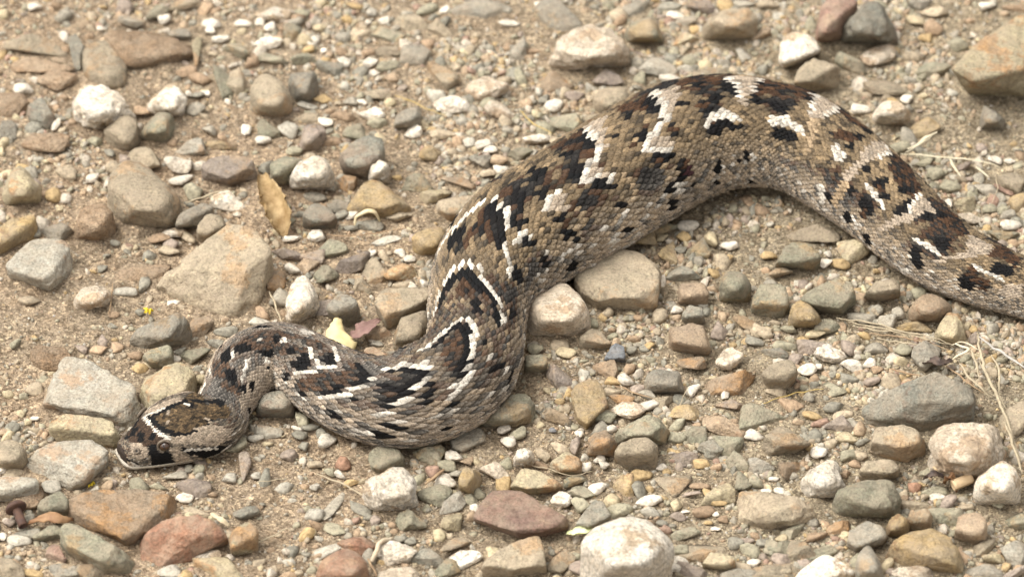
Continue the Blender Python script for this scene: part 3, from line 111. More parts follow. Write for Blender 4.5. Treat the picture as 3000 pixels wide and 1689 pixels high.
 ["B","a",[[187.1,-110.1,10.9],[192.1,-108.6,15.6],[205.9,-108.1,23.4],[205.9,-108.1,-3.0],[217.1,-106.7,28.1],[217.1,-106.7,-3.0],[226.1,-103.7,29.6],[226.1,-103.7,-3.0],[230.0,-105.8,28.9],[230.0,-105.8,-3.0],[239.5,-110.0,26.5],[239.5,-110.0,-3.0],[245.3,-110.6,21.8],[245.3,-110.6,-3.0],[242.2,-117.4,20.3],[227.9,-121.7,20.3],[211.0,-122.5,18.7],[197.3,-118.8,14.0],[187.2,-104.5,0.0],[187.2,-102.5,-5.0],[190.2,-112.2,0.0],[190.2,-110.2,-5.0],[201.9,-116.5,0.0],[201.9,-114.5,-5.0],[217.6,-118.2,0.0],[217.6,-116.2,-5.0],[235.0,-110.5,0.0],[235.0,-108.5,-5.0],[243.9,-102.7,0.0],[243.9,-100.7,-5.0],[247.9,-91.5,0.0],[247.9,-89.5,-5.0]],"long dark boulder","long dark grey-green boulder with purple banding beside dry stalks"],
 ["T","a",[[189.1,-144.6,16.9],[193.7,-136.2,16.2],[193.7,-136.2,-3.0],[205.0,-131.9,17.6],[205.0,-131.9,-3.0],[213.8,-136.6,17.3],[213.8,-136.6,-3.0],[217.9,-143.0,17.7],[212.1,-148.0,16.9],[203.1,-149.4,18.1],[196.6,-145.9,16.5],[192.1,-134.8,0.0],[192.1,-132.8,-5.0],[199.7,-140.8,0.0],[199.7,-138.8,-5.0],[210.8,-143.7,0.0],[210.8,-141.7,-5.0],[219.5,-138.2,0.0],[219.5,-136.2,-5.0],[219.9,-128.9,0.0],[219.9,-126.9,-5.0]],"chunky taupe block","chunky taupe block with a rusty lower corner"],
 ["P","l",[[219.7,-145.4,19.8],[219.7,-145.4,-4.0],[223.8,-134.3,21.2],[223.8,-134.3,-4.0],[227.4,-130.9,21.2],[227.4,-130.9,-4.0],[238.5,-131.7,21.2],[238.5,-131.7,-4.0],[258.8,-130.0,21.2],[258.8,-130.0,-4.0],[257.4,-144.5,21.2],[257.4,-144.5,-4.0],[260.5,-149.4,9.1],[260.5,-149.4,-4.0],[252.3,-151.5,3.5],[252.3,-151.5,-4.0],[242.7,-155.9,0.0],[242.7,-152.9,-4.0],[232.8,-152.7,0.1],[232.8,-149.7,-4.0],[222.5,-150.0,7.4],[222.5,-150.0,-4.0],[227.0,-150.5,26.5],[229.5,-142.9,26.5],[231.7,-140.9,26.5],[238.3,-141.4,26.5],[250.5,-140.4,26.5],[249.6,-149.0,26.5],[250.7,-160.1,26.5],[245.4,-165.2,26.5],[239.4,-170.2,26.5],[233.6,-168.2,26.5],[227.9,-161.7,26.5]],"rough chalk boulder","rough chalk white boulder full of pits beside grass stalks"],
 ["T","a",[[132.7,-134.9,11.3],[132.7,-134.9,-3.0],[138.0,-128.9,10.5],[138.0,-128.9,-3.0],[143.7,-125.2,10.3],[143.7,-125.2,-3.0],[148.1,-129.5,11.0],[148.1,-129.5,-3.0],[152.3,-135.9,11.4],[158.3,-140.6,11.5],[148.8,-141.6,11.3],[140.9,-142.0,10.8],[135.4,-131.4,0.0],[135.4,-129.4,-5.0],[142.0,-136.1,0.0],[142.0,-134.1,-5.0],[149.3,-134.0,0.0],[149.3,-132.0,-5.0],[158.5,-128.9,0.0],[158.5,-126.9,-5.0]],"brown-backed buff stone","brown-backed buff stone with a greenish slope"],
 ["T","r",[[-275.3,-144.6,6.4],[-275.3,-144.6,-4.0],[-273.2,-138.5,10.0],[-273.2,-138.5,-4.0],[-267.8,-135.5,10.0],[-267.8,-135.5,-4.0],[-262.1,-137.6,10.0],[-262.1,-137.6,-4.0],[-256.7,-143.4,9.0],[-256.7,-143.4,-4.0],[-256.3,-146.1,3.2],[-256.3,-146.1,-4.0],[-260.8,-148.4,0.0],[-260.8,-145.4,-4.0],[-270.9,-149.2,0.0],[-270.9,-146.2,-4.0],[-274.9,-147.1,1.1],[-274.9,-147.1,-4.0],[-270.7,-149.2,12.5],[-269.8,-143.6,12.5],[-266.8,-142.0,12.5],[-263.6,-143.1,12.5],[-260.6,-146.9,12.5],[-260.0,-152.0,12.5],[-262.3,-155.2,12.5],[-267.8,-155.7,12.5],[-270.1,-153.8,12.5]],"beige cobble by great slab","beige rounded cobble next to the soil-dusted grey stone"],
 ["L","a",[[-251.9,-146.5,12.5],[-251.9,-146.5,-3.0],[-244.9,-140.4,13.2],[-244.9,-140.4,-3.0],[-235.0,-137.5,12.1],[-235.0,-137.5,-3.0],[-220.4,-138.3,12.1],[-220.4,-138.3,-3.0],[-214.5,-144.1,12.7],[-214.5,-144.1,-3.0],[-213.3,-151.6,13.3],[-220.4,-161.0,11.9],[-225.7,-167.4,11.7],[-230.4,-161.7,11.8],[-236.3,-155.8,12.6],[-246.6,-151.7,12.7],[-259.2,-146.7,0.0],[-259.2,-144.7,-5.0],[-248.0,-155.9,0.0],[-248.0,-153.9,-5.0],[-235.3,-164.3,0.0],[-235.3,-162.3,-5.0],[-226.5,-161.8,0.0],[-226.5,-159.8,-5.0],[-214.9,-145.8,0.0],[-214.9,-143.8,-5.0]],"soil-dusted grey stone","big grey stone with brown soil caked on its front"],
 ["L","a",[[-272.5,-167.7,10.4],[-272.5,-167.7,-3.0],[-269.3,-165.2,10.4],[-269.3,-165.2,-3.0],[-260.9,-165.9,11.1],[-260.9,-165.9,-3.0],[-250.8,-166.8,11.1],[-250.8,-166.8,-3.0],[-248.9,-170.2,11.2],[-248.9,-170.2,-3.0],[-254.9,-173.6,11.3],[-263.1,-175.8,10.2],[-271.9,-178.2,10.9],[-272.8,-171.9,0.0],[-272.8,-169.9,-5.0],[-266.2,-170.2,0.0],[-266.2,-168.2,-5.0],[-256.0,-164.3,0.0],[-256.0,-162.3,-5.0],[-250.0,-160.2,0.0],[-250.0,-158.2,-5.0]],"grey doorstop wedge","grey wedge lying on soil beside small brown clods"],
 ["E","a",[[-248.5,-187.6,11.1],[-245.9,-184.0,11.6],[-245.9,-184.0,-3.0],[-237.4,-177.8,10.5],[-237.4,-177.8,-3.0],[-232.1,-182.7,11.2],[-232.1,-182.7,-3.0],[-232.3,-190.4,11.4],[-240.0,-190.7,10.9],[-245.6,-190.8,10.3],[-249.6,-183.5,0.0],[-249.6,-181.5,-5.0],[-240.8,-186.0,0.0],[-240.8,-184.0,-5.0],[-233.1,-185.2,0.0],[-233.1,-183.2,-5.0]],"pale green-grey shard","pale green-grey shard beside the rusty brown slab"],
 ["N","a",[[-233.1,-186.9,10.5],[-233.1,-186.9,-3.0],[-230.0,-181.8,10.4],[-230.0,-181.8,-3.0],[-221.3,-177.5,10.3],[-221.3,-177.5,-3.0],[-207.5,-176.4,10.4],[-207.5,-176.4,-3.0],[-190.7,-178.4,11.1],[-190.7,-178.4,-3.0],[-183.1,-173.8,10.3],[-183.1,-173.8,-3.0],[-176.2,-178.7,11.3],[-176.2,-178.7,-3.0],[-176.9,-187.8,11.3],[-176.9,-187.8,-3.0],[-181.1,-195.4,11.4],[-189.5,-204.4,11.4],[-194.8,-209.2,11.2],[-202.8,-215.3,11.6],[-215.5,-203.9,11.6],[-225.4,-195.0,11.1],[-233.4,-179.4,0.0],[-233.4,-177.4,-5.0],[-225.0,-191.0,0.0],[-225.0,-189.0,-5.0],[-215.1,-199.3,0.0],[-215.1,-197.3,-5.0],[-203.6,-207.5,0.0],[-203.6,-205.5,-5.0],[-190.1,-200.1,0.0],[-190.1,-198.1,-5.0],[-178.1,-183.5,0.0],[-178.1,-181.5,-5.0]],"rusty brown slab","big flat rusty brown slab with chipped grey edges"],
 ["R","a",[[-192.5,-212.9,9.4],[-184.8,-209.0,14.0],[-184.8,-209.0,-3.0],[-175.9,-206.8,18.7],[-175.9,-206.8,-3.0],[-162.7,-206.0,19.5],[-162.7,-206.0,-3.0],[-155.4,-210.1,18.7],[-155.4,-210.1,-3.0],[-150.4,-213.2,15.6],[-148.3,-214.6,10.9],[-161.3,-218.1,15.6],[-172.3,-217.3,15.6],[-195.5,-217.3,0.0],[-195.5,-215.3,-5.0],[-194.1,-222.2,0.0],[-194.1,-220.2,-5.0],[-184.6,-225.9,0.0],[-184.6,-223.9,-5.0],[-169.3,-221.4,0.0],[-169.3,-219.4,-5.0],[-161.9,-213.2,0.0],[-161.9,-211.2,-5.0],[-148.4,-205.9,0.0],[-148.4,-203.9,-5.0],[-193.3,-204.2,0.0],[-193.3,-202.2,-5.0]],"brick-red stone","brick-red angular stone with a sloping front"],
 ["Y","a",[[-147.2,-211.7,13.5],[-147.2,-211.7,-3.0],[-138.1,-203.8,13.8],[-138.1,-203.8,-3.0],[-131.8,-211.4,14.0],[-131.8,-211.4,-3.0],[-133.8,-216.8,14.4],[-139.8,-219.4,14.5],[-145.8,-222.0,13.2],[-145.9,-214.5,0.0],[-145.9,-212.5,-5.0],[-139.9,-210.0,0.0],[-139.9,-208.0,-5.0],[-132.9,-203.4,0.0],[-132.9,-201.4,-5.0]],"pale yellow cube","pale yellowish cube beside the brick-red stone"],
 ["E","a",[[-235.6,-207.2,15.4],[-235.6,-207.2,-3.0],[-232.4,-205.9,15.7],[-232.4,-205.9,-3.0],[-222.2,-211.3,15.3],[-222.2,-211.3,-3.0],[-201.6,-227.0,14.8],[-204.5,-234.7,15.8],[-208.8,-236.6,15.3],[-221.2,-230.0,16.0],[-230.3,-224.6,15.6],[-231.5,-214.9,0.0],[-231.5,-212.9,-5.0],[-210.9,-228.8,0.0],[-210.9,-226.8,-5.0],[-198.8,-228.8,0.0],[-198.8,-226.8,-5.0],[-195.8,-221.4,0.0],[-195.8,-219.4,-5.0],[-201.7,-214.1,0.0],[-201.7,-212.1,-5.0]],"long green-grey bar","long green-grey bar with orange blotches and a dark front side"],
 ["W","l",[[-78.8,-175.2,6.7],[-78.8,-175.2,-4.0],[-75.9,-173.0,13.7],[-75.9,-173.0,-4.0],[-68.8,-167.7,15.0],[-68.8,-167.7,-4.0],[-59.9,-162.7,15.0],[-59.9,-162.7,-4.0],[-53.8,-166.1,15.0],[-53.8,-166.1,-4.0],[-49.2,-173.0,13.7],[-49.2,-173.0,-4.0],[-49.3,-175.7,4.9],[-49.3,-175.7,-4.0],[-52.1,-177.7,0.0],[-52.1,-174.7,-4.0],[-62.1,-179.4,0.0],[-62.1,-176.4,-4.0],[-67.7,-176.8,1.4],[-67.7,-176.8,-4.0],[-74.3,-175.9,4.4],[-74.3,-175.9,-4.0],[-72.1,-183.9,18.7],[-70.5,-177.9,18.7],[-66.3,-173.9,18.7],[-61.0,-170.9,18.7],[-57.3,-172.9,18.7],[-54.6,-177.9,18.7],[-54.5,-185.4,18.7],[-56.1,-189.9,18.7],[-62.0,-190.9,18.7],[-65.4,-188.4,18.7],[-69.4,-185.9,18.7]],"white limestone lump","white limestone lump sitting on brown silt"],
 ["E","a",[[-75.9,-149.1,8.2],[-74.9,-140.3,7.8],[-74.9,-140.3,-3.0],[-68.8,-135.5,7.3],[-68.8,-135.5,-3.0],[-62.6,-139.3,7.7],[-62.6,-139.3,-3.0],[-56.9,-144.2,7.5],[-56.9,-144.2,-3.0],[-58.5,-148.1,8.0],[-63.5,-150.7,7.3],[-69.1,-156.0,7.5],[-73.6,-154.1,7.4],[-75.6,-141.6,0.0],[-75.6,-139.6,-5.0],[-73.2,-148.4,0.0],[-73.2,-146.4,-5.0],[-68.7,-150.2,0.0],[-68.7,-148.2,-5.0],[-62.6,-145.0,0.0],[-62.6,-143.0,-5.0],[-57.6,-141.2,0.0],[-57.6,-139.2,-5.0]],"olive flagstone","olive flat stone touching the white limestone lump"],
 ["O","a",[[-28.1,-171.6,14.7],[-24.8,-162.2,13.1],[-24.8,-162.2,-3.0],[-21.5,-165.6,14.6],[-21.5,-165.6,-3.0],[-20.3,-168.1,13.8],[-20.3,-168.1,-3.0],[-23.6,-175.7,13.1],[-27.5,-175.3,13.6],[-27.7,-162.7,0.0],[-27.7,-160.7,-5.0],[-22.6,-166.9,0.0],[-22.6,-164.9,-5.0],[-15.9,-160.2,0.0],[-15.9,-158.2,-5.0],[-16.5,-153.4,0.0],[-16.5,-151.4,-5.0]],"ochre cube","ochre cube with an orange worn edge"],
 ["W","l",[[0.3,-143.8,4.2],[0.3,-143.8,-4.0],[3.4,-142.7,10.0],[3.4,-142.7,-4.0],[7.3,-140.2,10.0],[7.3,-140.2,-4.0],[12.3,-144.2,6.8],[12.3,-144.2,-4.0],[11.8,-143.4,1.6],[11.8,-143.4,-4.0],[6.7,-144.1,0.0],[6.7,-141.1,-4.0],[1.7,-143.3,0.0],[1.7,-140.3,-4.0],[2.6,-150.5,12.5],[4.5,-145.9,12.5],[6.8,-144.4,12.5],[9.9,-149.0,12.5],[9.5,-152.0,12.5],[6.5,-153.5,12.5],[3.5,-153.0,12.5]],"pinkish chalk cone","pinkish chalk cone near the thin grey flake"],
 ["M","a",[[-19.7,-196.4,10.9],[-11.4,-175.9,10.3],[-11.4,-175.9,-3.0],[0.0,-177.4,10.6],[0.0,-177.4,-3.0],[11.1,-180.7,11.6],[11.1,-180.7,-3.0],[22.2,-190.2,11.2],[22.2,-190.2,-3.0],[29.3,-198.2,10.9],[28.8,-201.5,10.2],[16.6,-207.0,10.8],[5.5,-208.5,11.3],[-6.4,-203.8,10.8],[-20.0,-188.5,0.0],[-20.0,-186.5,-5.0],[-6.4,-195.1,0.0],[-6.4,-193.1,-5.0],[5.5,-200.5,0.0],[5.5,-198.5,-5.0],[16.6,-199.3,0.0],[16.6,-197.3,-5.0],[28.9,-193.5,0.0],[28.9,-191.5,-5.0]],"mauve-red slab","large flat mauve-red slab with fine dark veins"],
 ["Y","a",[[-1.4,-168.1,7.1],[3.6,-156.7,7.4],[3.6,-156.7,-3.0],[8.1,-153.9,7.2],[8.1,-153.9,-3.0],[12.0,-156.4,7.2],[12.0,-156.4,-3.0],[25.9,-168.3,6.6],[21.5,-171.7,6.6],[0.8,-170.8,7.3],[-1.4,-162.7,0.0],[-1.4,-160.7,-5.0],[10.3,-168.5,0.0],[10.3,-166.5,-5.0],[23.2,-166.9,0.0],[23.2,-164.9,-5.0],[26.3,-163.5,0.0],[26.3,-161.5,-5.0]],"buff arrowhead slab","buff arrowhead-shaped slab behind the mauve-red slab"],
 ["R","r",[[-101.8,-239.0,4.9],[-101.8,-239.0,-4.0],[-98.4,-237.3,15.3],[-98.4,-237.3,-4.0],[-93.0,-231.0,16.2],[-93.0,-231.0,-4.0],[-85.4,-227.8,16.2],[-85.4,-227.8,-4.0],[-78.7,-231.9,16.2],[-78.7,-231.9,-4.0],[-74.3,-237.6,13.3],[-74.3,-237.6,-4.0],[-73.3,-239.0,4.9],[-73.3,-239.0,-4.0],[-80.5,-240.1,0.0],[-80.5,-237.1,-4.0],[-94.2,-241.7,0.0],[-94.2,-238.7,-4.0],[-94.5,-248.7,20.3],[-92.8,-241.6,20.3],[-89.9,-237.6,20.3],[-85.7,-235.8,20.3],[-82.1,-238.1,20.3],[-79.6,-243.0,20.3],[-78.9,-248.7,20.3],[-82.7,-252.3,20.3],[-90.2,-253.2,20.3]],"red-brown cobble","big red-brown rounded cobble beside a pale forked root"],
 ["T","a",[[-15.6,-235.9,12.5],[-10.2,-229.8,12.1],[0.3,-217.8,12.3],[0.3,-217.8,-3.0],[15.2,-213.2,11.1],[15.2,-213.2,-3.0],[17.8,-235.5,12.2],[1.9,-239.0,11.6],[-14.0,-231.2,0.0],[-14.0,-229.2,-5.0],[1.9,-232.0,0.0],[1.9,-230.0,-5.0],[17.9,-228.0,0.0],[17.9,-226.0,-5.0]],"beige parallelogram slab","beige slab with a straight right edge near the round white boulder"],
 ["W","r",[[35.6,-234.2,19.8],[35.6,-234.2,-4.0],[37.2,-232.7,27.3],[37.2,-232.7,-4.0],[43.9,-219.8,27.5],[43.9,-219.8,-4.0],[54.9,-216.5,27.5],[54.9,-216.5,-4.0],[62.1,-216.1,27.5],[62.1,-216.1,-4.0],[71.4,-219.8,27.5],[71.4,-219.8,-4.0],[78.9,-227.9,27.5],[78.9,-227.9,-4.0],[83.8,-233.7,22.3],[83.8,-233.7,-4.0],[83.4,-235.4,13.5],[83.4,-235.4,-4.0],[81.3,-237.2,4.8],[81.3,-237.2,-4.0],[71.4,-241.7,0.0],[71.4,-238.7,-4.0],[49.4,-241.7,0.0],[49.4,-238.7,-4.0],[38.4,-237.1,5.4],[38.4,-237.1,-4.0],[46.7,-243.6,34.3],[47.7,-238.3,34.3],[51.4,-231.1,34.3],[57.4,-229.3,34.3],[61.3,-229.1,34.3],[66.4,-231.1,34.3],[70.5,-235.6,34.3],[73.1,-241.8,34.3],[72.7,-248.1,34.3],[71.4,-254.3,34.3],[66.0,-259.6,34.3],[54.0,-259.6,34.3],[48.1,-253.9,34.3]],"round white boulder","great round white boulder with faint brown stains"],
 ["B","a",[[33.2,-201.1,9.9],[38.8,-190.4,9.9],[38.8,-190.4,-3.0],[44.5,-180.2,9.0],[44.5,-180.2,-3.0],[47.2,-182.4,8.7],[47.2,-182.4,-3.0],[51.5,-195.2,9.8],[44.3,-199.6,10.0],[39.8,-202.3,9.5],[33.9,-193.1,0.0],[33.9,-191.1,-5.0],[40.5,-194.7,0.0],[40.5,-192.7,-5.0],[52.0,-186.9,0.0],[52.0,-184.9,-5.0]],"blue-grey arrowhead","blue-grey arrowhead stone behind the round white boulder"],
 ["Y","a",[[19.9,-150.4,7.5],[19.9,-150.4,-3.0],[24.7,-146.1,7.7],[24.7,-146.1,-3.0],[30.3,-142.9,7.5],[30.3,-142.9,-3.0],[36.9,-151.1,8.1],[36.9,-151.1,-3.0],[35.8,-154.5,7.7],[33.5,-157.5,8.1],[28.0,-156.7,7.4],[20.8,-144.1,0.0],[20.8,-142.1,-5.0],[28.6,-151.3,0.0],[28.6,-149.3,-5.0],[34.2,-151.3,0.0],[34.2,-149.3,-5.0],[37.3,-145.0,0.0],[37.3,-143.0,-5.0]],"buff flat-topped stone","buff flat-topped stone with a thin dark edge"],
 ["T","a",[[54.2,-148.8,15.3],[62.7,-142.0,15.3],[62.7,-142.0,-3.0],[71.1,-141.4,15.6],[71.1,-141.4,-3.0],[76.6,-147.6,15.8],[76.6,-147.6,-3.0],[72.6,-152.8,16.6],[62.6,-151.8,15.0],[55.9,-152.6,15.7],[54.5,-140.8,0.0],[54.5,-138.8,-5.0],[61.7,-147.5,0.0],[61.7,-145.5,-5.0],[75.8,-145.0,0.0],[75.8,-143.0,-5.0],[77.4,-134.0,0.0],[77.4,-132.0,-5.0]],"buff block with dark side","buff block with a dark stained side"],
 ["T","a",[[117.9,-176.6,8.7],[117.9,-176.6,-4.0],[121.6,-173.3,8.7],[121.6,-173.3,-4.0],[128.8,-175.8,8.7],[128.8,-175.8,-4.0],[136.5,-178.3,8.7],[136.5,-178.3,-4.0],[144.8,-178.3,8.7],[144.8,-178.3,-4.0],[151.9,-181.6,8.7],[151.9,-181.6,-4.0],[159.6,-186.8,5.1],[159.6,-186.8,-4.0],[152.9,-190.6,1.9],[152.9,-190.6,-4.0],[144.6,-193.5,0.0],[144.6,-190.5,-4.0],[135.6,-194.7,0.0],[135.6,-191.7,-4.0],[125.2,-190.2,2.2],[125.2,-190.2,-4.0],[119.6,-188.0,4.0],[119.6,-188.0,-4.0],[124.9,-180.2,9.9],[127.2,-178.8,10.5],[131.6,-180.7,10.8],[136.4,-182.8,11.3],[141.5,-183.4,11.8],[146.0,-184.1,10.6],[150.6,-190.2,11.0],[146.3,-195.3,11.4],[141.0,-198.9,11.9],[135.5,-199.7,11.9],[129.1,-195.4,12.0],[125.8,-191.2,10.5]],"big beige saddle stone","big beige stone with a saddle-curved top edge"],
 ["Y","a",[[99.0,-229.2,7.8],[103.6,-221.3,7.7],[103.6,-221.3,-3.0],[112.9,-222.7,8.3],[112.9,-222.7,-3.0],[116.1,-225.6,7.6],[116.1,-225.6,-3.0],[114.3,-230.0,7.9],[104.4,-231.2,8.2],[99.2,-223.5,0.0],[99.2,-221.5,-5.0],[108.0,-224.7,0.0],[108.0,-222.7,-5.0],[115.8,-223.9,0.0],[115.8,-221.9,-5.0]],"buff paving chip","buff flat-topped stone near a blue-grey pebble row"],
 ["W","l",[[152.0,-164.2,9.6],[152.0,-164.2,-4.0],[157.1,-159.1,12.5],[157.1,-159.1,-4.0],[169.6,-154.0,12.5],[169.6,-154.0,-4.0],[172.1,-159.9,12.5],[172.1,-159.9,-4.0],[174.3,-164.0,10.1],[174.3,-164.0,-4.0],[175.7,-165.8,5.8],[175.7,-165.8,-4.0],[168.3,-167.7,1.5],[168.3,-167.7,-4.0],[159.3,-170.2,0.0],[159.3,-167.2,-4.0],[156.0,-167.0,3.1],[156.0,-167.0,-4.0],[156.8,-168.9,15.6],[159.9,-163.9,15.6],[167.4,-160.9,15.6],[169.0,-164.4,15.6],[170.1,-168.4,15.6],[170.8,-172.4,15.6],[166.2,-176.4,15.6],[160.7,-178.9,15.6],[158.9,-174.9,15.6]],"chalk wedge","chalk white wedge between taupe and grey-green stones"],
 ["T","a",[[182.8,-163.2,13.1],[187.3,-156.4,12.4],[187.3,-156.4,-3.0],[199.7,-154.4,13.2],[199.7,-154.4,-3.0],[203.9,-160.9,11.9],[199.8,-164.2,11.8],[188.7,-163.2,11.7],[183.9,-154.3,0.0],[183.9,-152.3,-5.0],[193.4,-156.8,0.0],[193.4,-154.8,-5.0],[204.1,-154.3,0.0],[204.1,-152.3,-5.0],[205.1,-150.1,0.0],[205.1,-148.1,-5.0]],"buff brow stone","buff stone above the large grey-green stone"],
 ["E","a",[[168.1,-181.2,9.1],[168.1,-181.2,-4.0],[172.5,-177.2,13.7],[172.5,-177.2,-4.0],[181.0,-173.0,13.7],[181.0,-173.0,-4.0],[196.7,-169.7,13.7],[196.7,-169.7,-4.0],[200.4,-174.7,13.7],[200.4,-174.7,-4.0],[204.2,-181.2,9.1],[204.2,-181.2,-4.0],[203.2,-184.0,1.9],[203.2,-184.0,-4.0],[197.1,-184.5,0.8],[197.1,-181.5,-4.0],[193.2,-186.9,0.0],[193.2,-183.9,-4.0],[185.4,-185.2,0.0],[185.4,-182.2,-4.0],[175.4,-183.4,3.6],[175.4,-183.4,-4.0],[175.3,-188.5,18.0],[178.3,-182.2,17.4],[183.8,-177.5,15.5],[193.5,-175.5,15.6],[195.5,-181.6,18.3],[197.7,-187.6,17.1],[196.6,-195.7,18.4],[193.0,-193.6,15.6],[190.4,-197.7,17.5],[185.8,-194.9,15.8],[179.6,-193.6,17.9]],"large grey-green stone","large smooth grey-green stone with a chipped right corner"],
 ["W","r",[[242.5,-171.7,9.6],[242.5,-171.7,-4.0],[243.9,-171.0,14.9],[243.9,-171.0,-4.0],[253.1,-164.7,17.5],[253.1,-164.7,-4.0],[258.9,-160.5,17.5],[258.9,-160.5,-4.0],[264.6,-168.0,17.5],[264.6,-168.0,-4.0],[267.5,-171.5,10.9],[267.5,-171.5,-4.0],[266.2,-172.7,2.2],[266.2,-172.7,-4.0],[260.6,-175.2,0.0],[260.6,-172.2,-4.0],[251.2,-172.8,1.6],[251.2,-172.8,-4.0],[243.7,-172.3,5.6],[243.7,-172.3,-4.0],[247.1,-180.9,21.8],[248.2,-177.2,21.8],[253.4,-172.1,21.8],[256.6,-169.8,21.8],[259.7,-174.0,21.8],[260.8,-180.0,21.8],[259.6,-185.9,21.8],[256.4,-188.6,21.8],[251.3,-186.4,21.8],[247.5,-183.6,21.8]],"white potato stone","smooth white potato-shaped stone beside a curl of bark"],
 ["T","a",[[206.5,-200.1,12.7],[209.0,-195.2,12.0],[209.0,-195.2,-3.0],[216.7,-193.3,13.3],[216.7,-193.3,-3.0],[218.9,-196.6,11.8],[218.9,-196.6,-3.0],[218.7,-200.7,11.7],[213.0,-201.9,12.8],[208.4,-192.7,0.0],[208.4,-190.7,-5.0],[212.8,-195.1,0.0],[212.8,-193.1,-5.0],[219.6,-192.7,0.0],[219.6,-190.7,-5.0],[220.6,-187.7,0.0],[220.6,-185.7,-5.0]],"brown-sided beige cube","beige cube stained brown on its front"],
 ["O","a",[[195.2,-198.7,5.5],[195.2,-198.7,-4.0],[196.8,-197.1,10.0],[196.8,-197.1,-4.0],[201.9,-193.8,10.0],[201.9,-193.8,-4.0],[206.7,-197.9,10.0],[206.7,-197.9,-4.0],[207.9,-198.7,6.2],[207.9,-198.7,-4.0],[205.9,-198.6,0.9],[205.9,-195.6,-4.0],[197.0,-199.7,0.0],[197.0,-196.7,-4.0],[197.2,-202.5,11.4],[198.4,-199.5,12.4],[201.5,-198.0,12.9],[204.4,-201.2,13.5],[205.0,-203.8,13.0],[203.6,-205.6,11.4],[197.9,-208.5,12.8]],"yellow hexagon stone","yellow ochre six-sided stone beside the beige cube"],
 ["K","a",[[230.9,-209.4,12.1],[233.8,-196.4,11.6],[233.8,-196.4,-3.0],[247.0,-196.7,12.9],[247.0,-196.7,-3.0],[248.2,-204.8,12.5],[248.2,-204.8,-3.0],[245.0,-212.2,13.2],[239.0,-213.0,12.4],[233.6,-209.9,11.9],[231.9,-200.9,0.0],[231.9,-198.9,-5.0],[238.8,-205.4,0.0],[238.8,-203.4,-5.0],[242.7,-206.3,0.0],[242.7,-204.3,-5.0],[248.0,-200.9,0.0],[248.0,-198.9,-5.0]],"tan loaf block","tan loaf-shaped block with a notch in its base"],
 ["O","a",[[193.9,-218.1,9.6],[193.9,-218.1,-4.0],[200.4,-213.3,11.2],[200.4,-213.3,-4.0],[215.1,-205.9,11.2],[215.1,-205.9,-4.0],[221.6,-208.4,11.2],[221.6,-208.4,-4.0],[229.0,-214.1,11.2],[229.0,-214.1,-4.0],[232.2,-218.9,8.8],[232.2,-218.9,-4.0],[234.4,-225.3,2.1],[234.4,-225.3,-4.0],[233.7,-229.6,0.0],[233.7,-226.6,-4.0],[226.1,-226.8,0.5],[226.1,-223.8,-4.0],[215.1,-224.2,3.3],[215.1,-224.2,-4.0],[204.1,-223.0,4.5],[204.1,-223.0,-4.0],[196.9,-220.8,6.9],[196.9,-220.8,-4.0],[202.3,-221.3,13.2],[206.4,-217.4,13.4],[215.3,-214.9,15.3],[219.6,-214.1,13.2],[224.2,-217.3,12.9],[225.9,-222.7,13.6],[226.9,-230.5,12.9],[226.3,-235.5,13.8],[221.6,-234.1,14.4],[214.9,-230.7,14.5],[208.3,-227.7,13.1],[204.0,-224.6,13.0]],"mottled ochre boulder","mottled ochre and green boulder with purple rust patches"],
 ["G","a",[[174.4,-215.4,10.9],[176.4,-207.5,11.2],[176.4,-207.5,-3.0],[184.4,-201.4,10.8],[184.4,-201.4,-3.0],[192.5,-204.9,11.0],[192.5,-204.9,-3.0],[195.5,-212.0,11.6],[190.6,-211.5,10.4],[185.9,-216.7,10.6],[179.2,-220.3,10.9],[175.7,-206.7,0.0],[175.7,-204.7,-5.0],[179.9,-211.2,0.0],[179.9,-209.2,-5.0],[187.2,-208.3,0.0],[187.2,-206.3,-5.0],[194.0,-206.3,0.0],[194.0,-204.3,-5.0],[196.7,-201.7,0.0],[196.7,-199.7,-5.0]],"grey angular cobble","grey angular cobble beside the mottled ochre boulder"],
 ["G","r",[[177.7,-232.3,6.2],[177.7,-232.3,-4.0],[178.8,-227.8,12.5],[178.8,-227.8,-4.0],[184.6,-220.8,12.5],[184.6,-220.8,-4.0],[188.2,-225.3,12.5],[188.2,-225.3,-4.0],[192.6,-232.8,5.2],[192.6,-232.8,-4.0],[190.9,-236.9,0.0],[190.9,-233.9,-4.0],[181.6,-236.9,0.0],[181.6,-233.9,-4.0],[180.4,-238.7,15.6],[181.2,-232.4,15.6],[184.4,-228.6,15.6],[186.4,-231.1,15.6],[188.4,-239.6,15.6],[187.3,-244.9,15.6],[182.2,-244.9,15.6]],"upright grey egg","upright grey egg-shaped stone with one sharp ridge"],
]
